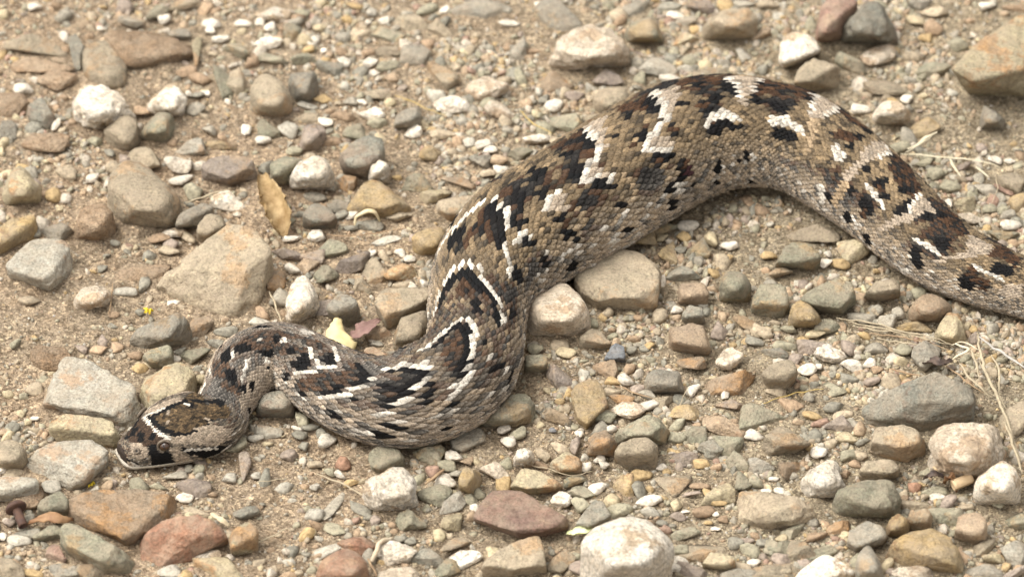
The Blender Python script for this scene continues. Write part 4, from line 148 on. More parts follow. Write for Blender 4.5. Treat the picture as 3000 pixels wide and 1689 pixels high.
# stones by size: class, shape, x, y, width, depth, height (mm), turn (degrees)
ROUND_STONES = [
 ["S","l",-207.8,208.9,44.5,28.0,9.7,-10.0],
 ["W","r",161.9,-232.7,27.2,16.7,8.4,-1.0],
 ["G","r",28.1,240.6,26.3,16.1,8.1,-30.0],
 ["T","a",-272.9,213.1,27.9,14.0,5.7,7.0],
 ["S","l",-284.9,161.1,20.3,17.3,6.0,-5.0],
 ["S","a",-267.8,197.3,30.6,15.3,3.9,12.0],
 ["Y","a",-152.0,-227.0,25.0,13.1,6.6,-30.0],
 ["P","l",-14.1,173.1,20.9,14.3,7.2,4.0],
 ["T","r",268.7,-111.3,14.5,21.9,8.7,-3.0],
 ["G","a",-21.1,248.3,28.2,14.1,5.1,12.0],
 ["E","a",131.3,-107.6,23.1,12.5,6.3,23.0],
 ["S","l",-248.7,-60.2,19.1,16.0,5.6,-1.0],
 ["S","l",-262.0,125.4,22.3,13.3,4.6,-12.0],
 ["E","a",-165.5,178.5,13.5,21.7,8.0,-11.0],
 ["P","l",208.7,-231.8,19.9,13.1,6.6,-10.0],
 ["N","a",117.2,-81.0,18.6,13.7,6.9,-7.0],
 ["E","a",-156.9,208.7,18.2,13.1,6.6,-12.0],
 ["B","a",-265.1,150.4,14.5,16.1,8.1,-2.0],
 ["G","r",223.2,-59.9,13.9,16.8,8.3,-0.0],
 ["S","l",-258.5,182.3,19.4,13.3,4.6,12.0],
 ["W","l",-59.9,-217.0,18.1,12.5,6.3,-8.0],
 ["E","a",227.5,-187.1,15.2,14.9,7.5,10.0],
 ["S","r",-203.4,13.3,24.4,12.2,3.5,-2.0],
 ["T","a",135.0,-231.1,21.6,10.8,5.1,10.0],
 ["E","a",30.5,142.5,16.2,13.1,6.6,1.0],
 ["P","l",209.0,203.1,17.4,11.9,6.0,5.0],
 ["E","r",192.4,197.2,13.4,15.5,7.8,9.0],
 ["Y","a",-61.8,9.8,15.1,13.7,6.9,-5.0],
 ["T","a",99.4,-213.2,20.4,10.2,5.1,-6.0],
 ["U","a",-88.2,21.7,15.7,13.1,6.6,-6.0],
 ["T","a",165.2,44.6,21.5,10.7,4.8,-3.0],
 ["W","l",-135.8,243.9,18.0,11.3,5.7,0.0],
 ["S","l",-254.3,-172.3,14.5,16.3,4.3,5.0],
 ["L","a",83.4,194.7,19.2,10.1,5.1,-4.0],
 ["P","l",-59.1,-233.6,19.4,10.1,5.1,-12.0],
 ["T","a",-204.8,112.1,17.5,11.9,6.0,-30.0],
 ["Y","r",187.4,29.8,13.9,13.7,6.9,4.0],
 ["B","a",-248.4,208.4,8.7,26.3,5.2,5.0],
 ["U","r",-167.6,-164.4,17.0,10.7,5.4,-11.0],
 ["G","a",-54.8,205.0,15.4,11.9,6.0,15.0],
 ["U","a",54.2,183.5,15.1,11.9,6.0,-2.0],
 ["T","r",211.5,175.8,23.2,11.6,3.9,-4.0],
 ["G","a",-252.2,45.1,15.8,11.3,5.7,9.0],
 ["Y","a",109.4,-169.6,15.7,11.3,5.7,3.0],
 ["K","a",114.1,-116.3,19.4,9.7,4.8,-23.0],
 ["T","r",-260.8,-230.4,12.9,13.7,6.9,9.0],
 ["G","a",72.1,249.1,16.2,10.7,5.4,2.0],
 ["G","r",245.0,-231.3,16.4,10.7,5.4,-11.0],
 ["W","l",-33.9,158.9,18.0,9.5,4.8,-1.0],
 ["B","a",92.9,11.3,15.1,11.3,5.7,-2.0],
 ["P","l",62.3,-104.5,15.7,10.7,5.4,-3.0],
 ["N","a",-168.5,-34.1,13.4,12.5,6.3,5.0],
 ["T","a",149.3,-214.4,14.0,11.9,6.0,-7.0],
 ["T","r",-57.6,235.3,16.3,10.1,5.1,-6.0],
 ["T","a",-217.4,-230.3,16.3,10.1,5.1,5.0],
 ["T","a",-30.1,-211.5,17.0,10.1,5.1,23.0],
 ["O","r",231.8,137.2,15.7,11.3,5.7,30.0],
 ["Y","a",-42.7,78.6,15.1,10.7,5.4,0.0],
 ["T","a",134.3,-229.9,19.2,9.6,4.2,4.0],
 ["T","r",278.4,88.1,11.7,13.7,6.9,9.0],
 ["Y","a",-30.3,-191.4,14.4,11.9,6.0,30.0],
 ["L","r",261.7,-218.1,11.6,13.7,6.9,6.0],
 ["W","r",-158.3,72.2,16.0,10.1,5.1,15.0],
 ["U","a",93.0,-230.6,14.1,11.3,5.7,11.0],
 ["E","r",240.0,192.1,17.4,8.9,4.5,2.0],
 ["L","a",-180.8,120.0,14.6,10.7,5.4,9.0],
 ["N","s",-28.7,90.3,17.5,10.9,2.6,-7.0],
 ["W","r",171.8,-58.4,14.8,10.7,5.4,-15.0],
 ["T","a",-156.6,180.6,9.9,17.5,5.9,-1.0],
 ["B","a",-44.4,-218.1,15.2,10.1,5.1,-10.0],
 ["T","s",86.1,-161.6,15.1,12.3,3.0,-0.0],
 ["E","l",-241.5,-201.4,12.3,12.5,6.3,-11.0],
 ["E","a",-53.6,-191.5,12.3,12.5,6.3,11.0],
 ["T","a",-63.1,58.7,12.8,11.9,6.0,1.0],
 ["T","a",-74.7,12.6,11.6,13.1,6.6,-4.0],
 ["U","a",24.5,-76.5,11.7,13.1,6.6,-8.0],
 ["P","l",117.2,-62.2,12.8,11.9,6.0,1.0],
 ["E","a",266.2,-190.5,12.9,11.9,6.0,-10.0],
 ["N","a",24.7,180.9,14.1,10.7,5.4,12.0],
 ["E","a",160.9,-215.5,15.7,9.5,4.8,-8.0],
 ["T","a",-38.0,228.3,14.6,10.1,5.1,-7.0],
 ["N","a",97.6,-67.0,14.5,10.1,5.1,2.0],
 ["U","a",108.8,250.6,16.2,8.9,4.5,0.0],
 ["L","a",-58.1,-58.8,16.4,8.9,4.5,10.0],
 ["E","r",-101.9,8.1,11.1,13.1,6.6,-8.0],
 ["E","a",-70.2,225.0,18.8,9.4,3.9,-11.0],
 ["U","a",-122.7,27.2,15.3,9.5,4.8,-12.0],
 ["E","r",-39.9,-171.7,15.8,9.5,4.8,23.0],
 ["O","a",91.7,-105.4,13.4,10.7,5.4,-8.0],
 ["W","l",-186.8,106.0,15.0,10.1,5.1,-30.0],
 ["E","a",-170.4,-59.1,13.9,10.1,5.1,1.0],
 ["R","a",-80.5,-209.1,15.0,10.1,5.1,-30.0],
 ["E","r",-99.5,32.7,15.2,9.5,4.8,23.0],
 ["E","r",114.3,-129.3,13.1,13.5,6.3,-53.0],
 ["G","r",-231.7,-230.7,16.3,8.4,4.2,-5.0],
 ["O","a",84.6,29.4,9.9,14.8,5.9,3.0],
 ["P","l",-6.9,154.2,15.2,8.9,4.5,-10.0],
 ["E","a",98.1,-123.5,11.7,11.3,5.7,12.0],
 ["E","a",-88.9,134.5,12.3,10.7,5.4,12.0],
 ["E","a",84.4,50.3,14.5,8.9,4.5,-4.0],
 ["U","a",161.9,-50.0,15.2,8.9,4.5,-23.0],
 ["E","a",-136.5,202.1,13.8,10.1,5.1,-30.0],
 ["G","a",23.8,-107.8,12.8,10.1,5.1,3.0],
 ["E","a",-43.0,-139.0,12.8,10.1,5.1,1.0],
 ["W","l",-24.0,-220.9,15.4,8.4,4.2,15.0],
 ["G","a",3.9,210.0,10.5,11.9,6.0,10.0],
 ["K","r",142.9,225.2,11.6,10.7,5.4,5.0],
 ["E","r",102.7,31.9,11.6,10.7,5.4,-5.0],
 ["O","a",73.1,39.7,11.7,10.7,5.4,10.0],
 ["L","r",117.7,-233.7,17.5,8.8,3.6,9.0],
 ["B","l",105.7,-134.7,12.2,10.1,5.1,-6.0],
 ["N","a",146.0,-149.1,14.2,10.1,5.1,42.0],
 ["E","a",-119.2,202.3,12.9,9.5,4.8,-12.0],
 ["E","a",-137.0,137.7,12.9,9.5,4.8,-12.0],
 ["K","r",-73.8,-39.4,13.3,8.9,4.5,-1.0],
 ["U","a",92.1,-140.4,13.4,8.9,4.5,6.0],
 ["L","a",131.8,-147.2,13.4,8.9,4.5,-5.0],
 ["B","a",-103.6,193.7,13.5,10.1,5.1,-42.0],
 ["N","a",51.3,-70.5,11.7,10.1,5.1,12.0],
 ["M","a",-236.2,-218.1,11.6,10.1,5.1,-6.0],
 ["E","a",137.8,-213.2,11.6,10.1,5.1,2.0],
 ["O","a",217.1,-33.8,15.1,7.8,3.9,7.0],
 ["U","a",260.4,-233.0,15.2,7.8,3.9,9.0],
 ["E","a",49.2,-106.5,13.9,8.4,4.2,2.0],
 ["U","a",173.7,-114.3,14.0,8.4,4.2,6.0],
 ["T","r",25.9,-223.7,13.6,9.5,4.8,36.0],
 ["G","a",-190.3,224.7,12.9,8.9,4.5,-9.0],
 ["Y","a",-180.0,209.2,6.4,23.2,3.8,5.0],
 ["E","a",146.5,-198.9,13.3,8.9,4.5,23.0],
 ["G","r",-218.8,236.9,14.5,7.8,3.9,-7.0],
 ["O","r",-46.1,116.2,10.5,10.7,5.4,9.0],
 ["Y","a",252.7,71.1,12.1,10.7,5.4,42.0],
 ["T","a",81.1,-95.9,10.5,10.7,5.4,-8.0],
 ["E","a",-52.9,87.2,11.9,10.1,5.1,30.0],
 ["E","r",-33.3,-227.9,11.0,10.1,5.1,3.0],
 ["E","a",119.0,-143.2,11.0,10.1,5.1,0.0],
 ["O","a",59.2,-162.9,9.9,11.3,5.7,-7.0],
 ["E","a",137.6,-213.2,11.0,10.1,5.1,1.0],
 ["W","l",13.7,129.4,13.3,8.4,4.2,-4.0],
 ["N","a",-129.0,4.1,9.3,12.4,5.6,7.0],
 ["U","s",-104.3,-15.6,9.2,24.7,1.4,80.0],
 ["W","l",-79.3,151.3,12.3,8.9,4.5,11.0],
 ["Y","a",100.2,220.7,12.2,8.9,4.5,6.0],
 ["U","r",-109.9,26.4,12.3,8.9,4.5,-12.0],
 ["T","r",-77.2,169.0,14.2,7.8,3.9,-15.0],
 ["T","r",212.4,-177.8,15.1,7.5,3.6,-3.0],
 ["T","a",146.6,11.1,12.8,8.4,4.2,4.0],
 ["T","a",-80.9,2.4,10.0,10.7,5.4,-11.0],
 ["E","a",119.6,-161.9,10.6,10.7,5.4,30.0],
 ["Y","a",250.1,-219.9,9.9,10.7,5.4,-3.0],
 ["E","r",-204.6,246.6,13.0,8.9,4.5,36.0],
 ["T","a",-71.8,208.3,14.6,7.3,3.6,8.0],
 ["K","a",-73.5,-58.0,11.6,8.9,4.5,0.0],
 ["B","a",-253.2,-200.6,11.7,8.9,4.5,11.0],
 ["W","l",-138.7,217.1,13.4,7.8,3.9,-5.0],
 ["E","a",270.7,45.4,15.7,7.9,3.3,6.0],
 ["G","a",-95.6,68.0,12.3,8.4,4.2,-10.0],
 ["E","r",170.5,-34.0,12.4,8.4,4.2,15.0],
 ["E","a",-125.6,226.3,10.0,10.1,5.1,11.0],
 ["B","a",142.2,-55.8,13.9,7.2,3.6,-4.0],
 ["W","l",-158.9,-218.2,13.9,7.2,3.6,4.0],
 ["P","a",-10.9,-152.6,10.8,10.7,5.4,42.0],
 ["T","r",-189.1,254.3,15.2,7.6,3.3,8.0],
 ["L","a",235.8,254.0,12.8,7.8,3.9,8.0],
 ["U","a",115.7,-98.6,12.8,7.8,3.9,8.0],
 ["L","a",-31.5,-177.9,13.8,7.8,3.9,30.0],
 ["B","r",-140.7,-184.8,11.1,8.9,4.5,-10.0],
 ["T","r",112.9,189.0,16.3,8.1,3.0,4.0],
 ["T","a",126.1,-28.6,11.6,8.4,4.2,5.0],
 ["O","a",-163.7,125.0,13.4,7.2,3.6,5.0],
 ["N","a",58.5,-94.2,13.5,7.2,3.6,-12.0],
 ["E","r",90.9,-200.1,13.3,7.2,3.6,1.0],
 ["K","a",-112.6,18.1,9.9,9.5,4.8,-5.0],
 ["O","r",281.6,72.4,9.9,9.5,4.8,10.0],
 ["T","r",246.1,-213.0,9.9,9.5,4.8,-3.0],
 ["G","a",100.6,235.6,11.3,8.9,4.5,30.0],
 ["G","a",3.6,208.4,8.7,10.9,5.2,4.0],
 ["N","a",-91.3,89.3,10.4,8.9,4.5,2.0],
 ["L","a",204.0,-30.5,10.5,8.9,4.5,-8.0],
 ["W","l",26.2,-174.9,10.5,8.9,4.5,9.0],
 ["E","a",31.9,-159.8,10.5,8.9,4.5,-11.0],
 ["N","a",170.5,-196.4,10.4,8.9,4.5,-1.0],
 ["G","a",-17.5,108.3,11.0,8.4,4.2,-2.0],
 ["B","a",-79.4,53.5,12.8,7.2,3.6,-1.0],
 ["P","a",252.6,58.1,12.8,7.2,3.6,2.0],
 ["L","s",-130.7,-117.5,12.9,8.7,2.1,12.0],
 ["U","r",-141.9,-146.8,6.4,17.8,3.8,0.0],
 ["E","a",36.8,-168.6,12.9,7.2,3.6,-10.0],
 ["T","a",46.7,147.8,11.7,7.8,3.9,-8.0],
 ["W","l",-186.8,46.9,11.6,7.8,3.9,3.0],
 ["E","a",5.1,116.1,11.7,7.8,3.9,11.0],
 ["G","a",-284.2,137.7,9.3,9.5,4.8,7.0],
 ["N","r",242.0,231.5,9.3,9.5,4.8,3.0],
 ["G","r",-126.3,-10.1,9.3,9.5,4.8,-7.0],
 ["E","a",36.2,-180.0,9.3,9.5,4.8,7.0],
 ["P","r",-35.5,-159.8,9.9,8.9,4.5,10.0],
 ["W","l",-183.9,92.8,13.5,6.8,3.3,12.0],
 ["W","l",-277.4,174.7,10.5,8.4,4.2,-4.0],
 ["E","r",255.2,216.9,10.5,8.4,4.2,-8.0],
 ["Y","a",177.2,-124.6,12.2,7.2,3.6,2.0],
 ["E","a",56.7,-183.0,10.5,8.4,4.2,-7.0],
 ["E","a",-45.9,-124.3,14.5,7.3,3.0,3.0],
 ["T","a",243.9,245.9,11.5,7.8,3.9,23.0],
 ["E","a",222.4,-167.6,12.8,6.6,3.3,6.0],
 ["E","a",-71.0,196.5,11.6,7.2,3.6,4.0],
 ["P","r",23.4,159.0,9.3,8.9,4.5,6.0],
 ["E","r",217.4,122.6,9.3,8.9,4.5,3.0],
 ["K","r",-7.4,110.1,9.3,8.9,4.5,0.0],
 ["G","a",189.9,-25.3,13.9,7.0,3.0,-3.0],
 ["T","a",203.6,-78.1,9.3,8.9,4.5,-4.0],
 ["E","r",-145.8,-130.2,9.3,8.9,4.5,-5.0],
 ["E","a",87.9,-124.2,9.3,8.9,4.5,9.0],
 ["W","l",71.9,-174.4,11.6,7.2,3.6,-3.0],
 ["P","r",85.9,-226.1,11.8,9.5,4.8,62.0],
 ["E","a",221.6,-150.9,11.7,7.2,3.6,9.0],
 ["U","a",141.9,-221.5,11.6,7.2,3.6,5.0],
 ["L","r",-243.0,-164.7,9.9,8.4,4.2,-9.0],
 ["N","a",-177.8,183.6,10.5,7.8,3.9,5.0],
 ["G","a",-178.6,156.5,10.5,7.8,3.9,-4.0],
 ["N","a",147.7,-97.8,10.4,7.8,3.9,-3.0],
 ["B","a",67.0,-165.7,8.1,11.7,4.5,30.0],
 ["T","a",-86.1,226.5,13.4,6.7,3.0,8.0],
 ["T","a",-38.5,133.9,13.4,6.7,3.0,-9.0],
 ["T","a",-187.9,30.6,11.1,7.2,3.6,-10.0],
 ["E","s",172.0,-84.7,11.1,8.7,2.1,-10.0],
 ["L","s",-97.0,-212.6,13.9,8.7,2.1,53.0],
 ["N","a",160.3,-203.4,11.0,7.2,3.6,-4.0],
 ["E","a",-177.6,81.9,8.7,8.9,4.5,1.0],
 ["W","l",158.9,-70.1,9.3,8.4,4.2,3.0],
 ["E","r",244.1,86.8,9.9,7.8,3.9,-10.0],
 ["U","r",35.2,-227.3,9.9,7.8,3.9,6.0],
 ["N","a",-95.5,150.0,11.7,6.6,3.3,-12.0],
 ["B","r",91.1,251.3,11.6,6.6,3.3,5.0],
 ["N","a",289.4,250.3,11.7,6.6,3.3,11.0],
 ["L","r",-211.4,-3.8,11.6,6.6,3.3,-6.0],
 ["G","r",-109.3,77.8,11.6,6.6,3.3,-7.0],
 ["G","a",264.1,84.4,11.6,6.6,3.3,-3.0],
 ["B","r",-155.2,-37.9,11.6,6.6,3.3,7.0],
 ["G","a",-179.7,-154.9,12.9,6.4,3.0,10.0],
 ["T","a",-165.8,-183.3,12.8,6.4,3.0,-6.0],
 ["E","r",-49.2,248.1,12.1,7.2,3.6,42.0],
 ["T","r",-249.2,98.3,10.4,7.2,3.6,-1.0],
 ["U","a",112.7,-36.8,8.2,8.9,4.5,9.0],
 ["W","r",-30.6,-140.2,8.7,8.4,4.2,-1.0],
 ["L","a",-103.1,-186.4,8.7,8.4,4.2,2.0],
 ["P","r",97.3,52.8,11.1,6.6,3.3,10.0],
 ["L","r",-257.4,-205.8,11.1,6.6,3.3,-11.0],
 ["N","r",100.7,-183.4,11.1,6.6,3.3,8.0],
 ["E","a",123.7,-213.4,9.3,7.8,3.9,-2.0],
 ["P","l",-172.5,235.1,9.9,7.2,3.6,-9.0],
 ["L","a",-44.8,170.2,11.5,7.2,3.6,-42.0],
 ["T","r",-114.6,148.9,9.9,7.2,3.6,-9.0],
 ["P","a",274.2,251.1,9.9,7.2,3.6,8.0],
 ["P","r",196.8,155.7,10.0,7.2,3.6,11.0],
 ["G","a",196.8,-50.5,9.9,7.2,3.6,6.0],
 ["P","a",184.2,-65.4,10.0,7.2,3.6,-12.0],
 ["E","s",-92.4,-195.3,9.9,8.7,2.1,-9.0],
 ["E","a",-53.2,-128.6,11.7,6.0,3.0,-12.0],
 ["T","r",135.3,-37.9,10.9,6.6,3.3,-23.0],
 ["L","r",-177.8,-230.3,10.4,6.6,3.3,3.0],
 ["O","r",-255.3,79.2,8.2,8.4,4.2,-10.0],
 ["G","s",-92.8,-176.2,22.7,5.7,1.2,66.0],
 ["N","r",-148.8,200.0,7.6,8.9,4.5,8.0],
 ["L","r",-125.6,136.0,9.5,8.9,4.5,-53.0],
 ["W","r",-107.9,43.2,8.7,7.8,3.9,-4.0],
 ["B","a",-160.0,-48.9,8.7,7.8,3.9,0.0],
 ["E","r",211.6,-53.3,8.8,7.8,3.9,-10.0],
 ["E","a",148.7,-48.9,10.1,7.8,3.9,-42.0],
 ["N","a",-100.4,126.9,9.4,7.2,3.6,-10.0],
 ["Y","r",109.9,40.4,7.0,10.2,4.2,-4.0],
 ["G","a",72.7,-90.7,9.3,7.2,3.6,-9.0],
 ["B","a",171.4,-100.2,9.3,7.2,3.6,-3.0],
 ["W","r",-98.9,-126.8,10.8,7.2,3.6,42.0],
 ["Y","r",232.6,237.8,10.6,6.6,3.3,-30.0],
 ["T","r",-263.6,-12.1,9.9,6.6,3.3,6.0],
 ["Y","l",29.2,-55.6,9.9,6.6,3.3,-3.0],
 ["T","a",135.1,-37.9,9.9,6.6,3.3,-10.0],
 ["W","r",73.2,-98.3,10.3,6.6,3.3,23.0],
 ["T","a",26.4,-133.9,9.9,6.6,3.3,-5.0],
 ["U","l",34.3,-131.6,6.4,11.5,3.8,10.0],
 ["O","a",68.3,-154.2,9.9,6.6,3.3,2.0],
 ["O","r",122.9,250.9,8.1,7.8,3.9,-7.0],
 ["B","a",-202.4,2.2,10.2,7.8,3.9,53.0],
 ["E","a",-75.6,145.1,8.8,7.2,3.6,-12.0],
 ["G","r",133.4,253.6,11.6,5.8,2.7,-5.0],
 ["T","r",148.0,253.5,10.5,6.0,3.0,-11.0],
 ["E","r",-112.3,-109.9,7.0,9.3,4.2,-6.0],
 ["T","r",25.8,-48.7,8.8,7.2,3.6,-9.0],
 ["T","a",52.9,-86.4,8.7,7.2,3.6,6.0],
 ["P","r",45.2,-165.2,8.8,7.2,3.6,12.0],
 ["E","a",178.4,-138.5,8.1,9.3,4.2,-42.0],
 ["B","a",-138.1,103.8,6.4,10.6,3.8,2.0],
 ["W","r",128.6,-122.8,9.3,6.6,3.3,5.0],
 ["B","s",-79.3,-180.1,13.9,6.5,1.6,-53.0],
 ["N","r",-185.4,192.0,9.9,6.0,3.0,3.0],
 ["U","a",36.1,168.6,9.9,6.0,3.0,-1.0],
 ["T","a",-60.6,1.8,9.9,6.0,3.0,5.0],
 ["W","l",61.0,-77.4,7.5,7.8,3.9,0.0],
 ["W","l",97.2,-87.4,7.5,7.8,3.9,0.0],
 ["E","a",128.3,-159.5,7.6,7.8,3.9,-12.0],
 ["E","r",236.5,98.3,8.1,7.2,3.6,3.0],
 ["O","r",106.0,-172.2,13.6,6.8,2.4,-36.0],
 ["T","a",128.1,-159.4,8.1,7.2,3.6,4.0],
 ["W","r",163.0,-137.4,8.1,7.2,3.6,6.0],
 ["B","a",-94.9,62.0,8.8,6.6,3.3,9.0],
 ["O","r",180.7,19.8,8.7,6.6,3.3,4.0],
 ["P","a",241.5,70.1,6.4,9.7,3.8,6.0],
 ["N","r",-135.9,-20.4,6.4,9.7,3.8,5.0],
 ["E","a",87.6,-113.8,8.7,6.6,3.3,5.0],
 ["E","r",-35.1,-146.6,8.7,6.6,3.3,3.0],
 ["N","r",-194.8,42.0,10.4,5.4,2.7,-2.0],
 ["T","a",-178.4,42.8,10.0,6.0,3.0,-30.0],
 ["W","a",275.8,52.9,9.3,6.0,3.0,1.0],
 ["W","r",-120.6,14.9,7.0,7.8,3.9,11.0],
 ["G","a",-101.3,87.9,7.6,7.2,3.6,5.0],
 ["R","a",-89.5,-144.3,7.0,7.8,3.9,7.0],
 ["B","r",116.7,-207.6,7.5,7.2,3.6,4.0],
 ["T","r",25.6,127.1,8.2,6.6,3.3,-7.0],
 ["T","r",-255.9,-85.3,8.8,6.6,3.3,30.0],
 ["T","a",141.8,-86.2,8.2,6.6,3.3,-8.0],
 ["W","l",-172.3,-172.6,8.2,6.6,3.3,10.0],
 ["L","r",-136.8,-29.6,9.9,5.4,2.7,-8.0],
 ["Y","r",164.6,-39.4,9.9,5.4,2.7,5.0],
 ["W","l",-1.5,235.8,11.2,5.6,2.4,-15.0],
 ["S","l",-209.1,154.4,8.8,6.7,2.3,-10.0],
 ["W","l",-15.8,125.3,8.7,6.0,3.0,5.0],
 ["L","s",-71.6,40.6,14.5,7.3,1.0,-5.0],
 ["E","a",3.7,-121.4,11.0,6.0,3.0,53.0],
 ["B","r",131.4,-45.8,8.7,6.0,3.0,1.0],
 ["O","a",54.7,-78.2,8.7,6.0,3.0,-2.0],
 ["G","a",-27.6,212.8,10.4,5.4,2.7,-36.0],
 ["P","r",94.0,243.6,9.3,5.4,2.7,-7.0],
 ["P","r",89.9,185.4,10.5,5.3,2.4,-8.0],
 ["B","a",181.5,-75.5,9.3,5.4,2.7,3.0],
 ["O","r",160.4,-106.7,9.4,5.4,2.7,-10.0],
 ["O","r",-249.3,-230.7,10.4,5.2,2.4,1.0],
 ["M","a",-42.3,-151.8,7.0,7.2,3.6,-11.0],
 ["O","a",-4.8,-161.0,7.0,7.2,3.6,1.0],
 ["N","a",13.5,-145.4,9.3,5.4,2.7,-0.0],
 ["G","a",-171.3,136.3,6.4,7.8,3.8,4.0],
 ["W","r",-80.7,198.7,7.5,6.6,3.3,-3.0],
 ["W","a",-54.6,136.3,8.0,7.8,3.8,53.0],
 ["G","a",-29.4,-154.2,7.5,6.6,3.3,-0.0],
 ["U","a",-118.3,-138.1,7.6,6.6,3.3,-12.0],
 ["T","a",16.3,-137.7,7.6,6.6,3.3,-12.0],
 ["E","a",87.8,-213.2,7.6,6.6,3.3,9.0],
 ["P","r",-140.0,127.2,8.2,6.0,3.0,-8.0],
 ["G","a",-91.5,162.8,8.1,6.0,3.0,1.0],
 ["S","r",-224.0,-52.5,8.1,6.7,2.3,6.0],
 ["B","r",-107.6,-116.2,8.2,6.0,3.0,-10.0],
 ["O","r",100.5,-144.7,8.1,6.0,3.0,-1.0],
 ["W","l",-167.1,221.7,8.8,5.4,2.7,12.0],
 ["O","r",-90.8,251.6,8.7,5.4,2.7,-6.0],
 ["E","r",-121.6,118.6,8.7,5.4,2.7,8.0],
 ["M","a",164.8,-111.8,8.7,5.4,2.7,5.0],
 ["W","r",-95.9,199.6,7.0,6.6,3.3,0.0],
 ["L","a",132.1,207.5,8.8,6.6,3.3,-53.0],
 ["B","r",-264.0,45.4,7.0,6.6,3.3,6.0],
 ["O","r",94.8,42.6,7.0,6.6,3.3,8.0],
 ["P","l",-2.0,-128.8,7.0,6.6,3.3,3.0],
 ["O","r",-200.4,-68.2,7.6,6.0,3.0,-11.0],
 ["E","r",12.6,-52.4,7.6,6.0,3.0,-11.0],
 ["E","a",-17.0,-167.7,5.8,8.2,3.5,7.0],
 ["Y","r",-192.6,-63.5,9.5,4.8,2.4,15.0],
 ["K","r",-226.7,-102.2,9.4,4.8,2.4,11.0],
 ["P","r",-105.5,144.6,9.4,5.4,2.7,-42.0],
 ["T","r",-13.3,98.7,8.1,5.4,2.7,3.0],
 ["U","r",193.3,-78.1,8.2,5.4,2.7,8.0],
 ["G","a",181.1,-112.7,9.4,5.4,2.7,-42.0],
 ["E","a",-187.2,-163.1,8.2,5.4,2.7,11.0],
 ["P","l",223.9,-172.3,8.2,5.4,2.7,-9.0],
 ["P","l",223.6,165.5,6.4,6.6,3.3,-3.0],
 ["G","r",210.2,-21.9,6.4,6.6,3.3,-6.0],
 ["W","l",-154.8,235.8,8.7,4.8,2.4,7.0],
 ["N","a",13.3,211.0,8.7,4.8,2.4,-4.0],
 ["E","r",231.0,108.3,8.8,4.8,2.4,8.0],
 ["K","a",-24.4,-143.9,7.0,6.0,3.0,4.0],
 ["U","r",94.9,-168.8,8.8,4.8,2.4,11.0],
 ["W","l",-256.5,223.4,5.3,8.6,3.1,9.0],
 ["O","a",236.7,222.7,7.5,5.4,2.7,1.0],
 ["B","a",-86.1,0.8,5.3,8.6,3.1,9.0],
 ["N","a",-203.8,-57.1,7.5,5.4,2.7,3.0],
 ["B","r",-113.1,-122.9,7.5,5.4,2.7,-1.0],
 ["Y","r",86.3,-178.4,5.3,8.6,3.1,11.0],
 ["O","a",-106.6,166.9,8.1,4.8,2.4,5.0],
 ["P","r",-122.0,42.2,8.2,4.8,2.4,12.0],
 ["N","r",98.9,-162.8,9.3,4.6,2.1,-0.0],
 ["T","r",120.1,-225.8,8.2,4.8,2.4,-12.0],
 ["W","r",-200.1,239.4,6.4,6.0,3.0,-7.0],
 ["P","l",-139.2,232.3,5.8,6.6,3.3,0.0],
 ["W","l",-113.9,218.5,6.4,6.0,3.0,4.0],
 ["L","r",-149.4,-156.5,6.4,6.0,3.0,5.0],
 ["R","a",212.0,-164.1,6.4,6.0,3.0,-6.0],
 ["B","a",17.4,165.6,5.2,7.7,3.1,-4.0],
 ["W","r",-234.3,95.0,7.0,5.4,2.7,12.0],
 ["B","a",-47.4,14.6,7.0,5.4,2.7,8.0],
 ["W","r",-6.8,101.6,7.0,5.4,2.7,-11.0],
 ["P","r",119.8,36.3,6.6,7.7,3.1,-53.0],
 ["G","a",275.2,62.3,7.0,5.4,2.7,3.0],
 ["B","a",-101.3,-120.6,5.2,7.7,3.1,-4.0],
 ["U","r",67.7,-85.0,7.0,5.4,2.7,9.0],
 ["W","r",-275.2,251.8,7.5,4.8,2.4,-3.0],
 ["Y","r",-110.5,231.8,7.5,4.8,2.4,-1.0],
 ["O","r",141.7,27.5,7.6,4.8,2.4,11.0],
 ["E","a",264.9,68.0,7.6,4.8,2.4,8.0],
 ["P","r",270.3,110.2,7.6,4.8,2.4,-9.0],
 ["E","a",149.8,-34.8,7.6,4.8,2.4,-11.0],
 ["W","r",-89.0,62.2,6.7,6.0,3.0,42.0],
 ["S","r",-213.3,-49.5,5.9,7.3,1.7,11.0],
 ["U","a",-217.3,111.7,6.6,6.7,3.1,53.0],
 ["W","r",172.5,20.1,6.4,5.4,2.7,7.0],
 ["E","a",-21.5,-173.2,6.5,5.4,2.7,-12.0],
 ["E","r",32.6,-219.4,6.4,5.4,2.7,6.0],
 ["L","r",-116.1,160.5,9.5,4.7,1.8,-15.0],
 ["W","l",-12.2,119.9,7.0,4.8,2.4,1.0],
 ["T","r",176.9,-105.4,9.3,4.7,1.8,8.0],
 ["T","a",-104.1,-145.3,7.0,4.8,2.4,2.0],
 ["T","r",238.0,-179.5,7.5,4.2,2.1,4.0],
 ["W","r",-38.8,247.9,6.6,6.0,3.0,53.0],
 ["B","a",-200.0,27.4,5.9,5.4,2.7,11.0],
 ["B","r",-225.9,116.7,5.8,5.4,2.7,-7.0],
 ["P","r",-61.5,29.2,5.8,5.4,2.7,-3.0],
 ["W","r",90.0,-19.8,5.8,5.4,2.7,-8.0],
 ["W","r",192.8,-63.2,5.8,5.4,2.7,-1.0],
 ["T","r",-264.5,-151.6,10.6,5.3,1.5,-11.0],
 ["B","a",-110.6,-131.2,5.3,6.0,3.0,9.0],
 ["T","l",185.1,-138.7,5.8,5.4,2.7,10.0],
 ["W","a",-149.3,138.8,4.7,7.1,2.8,9.0],
 ["P","r",-74.1,238.3,6.4,4.8,2.4,-11.0],
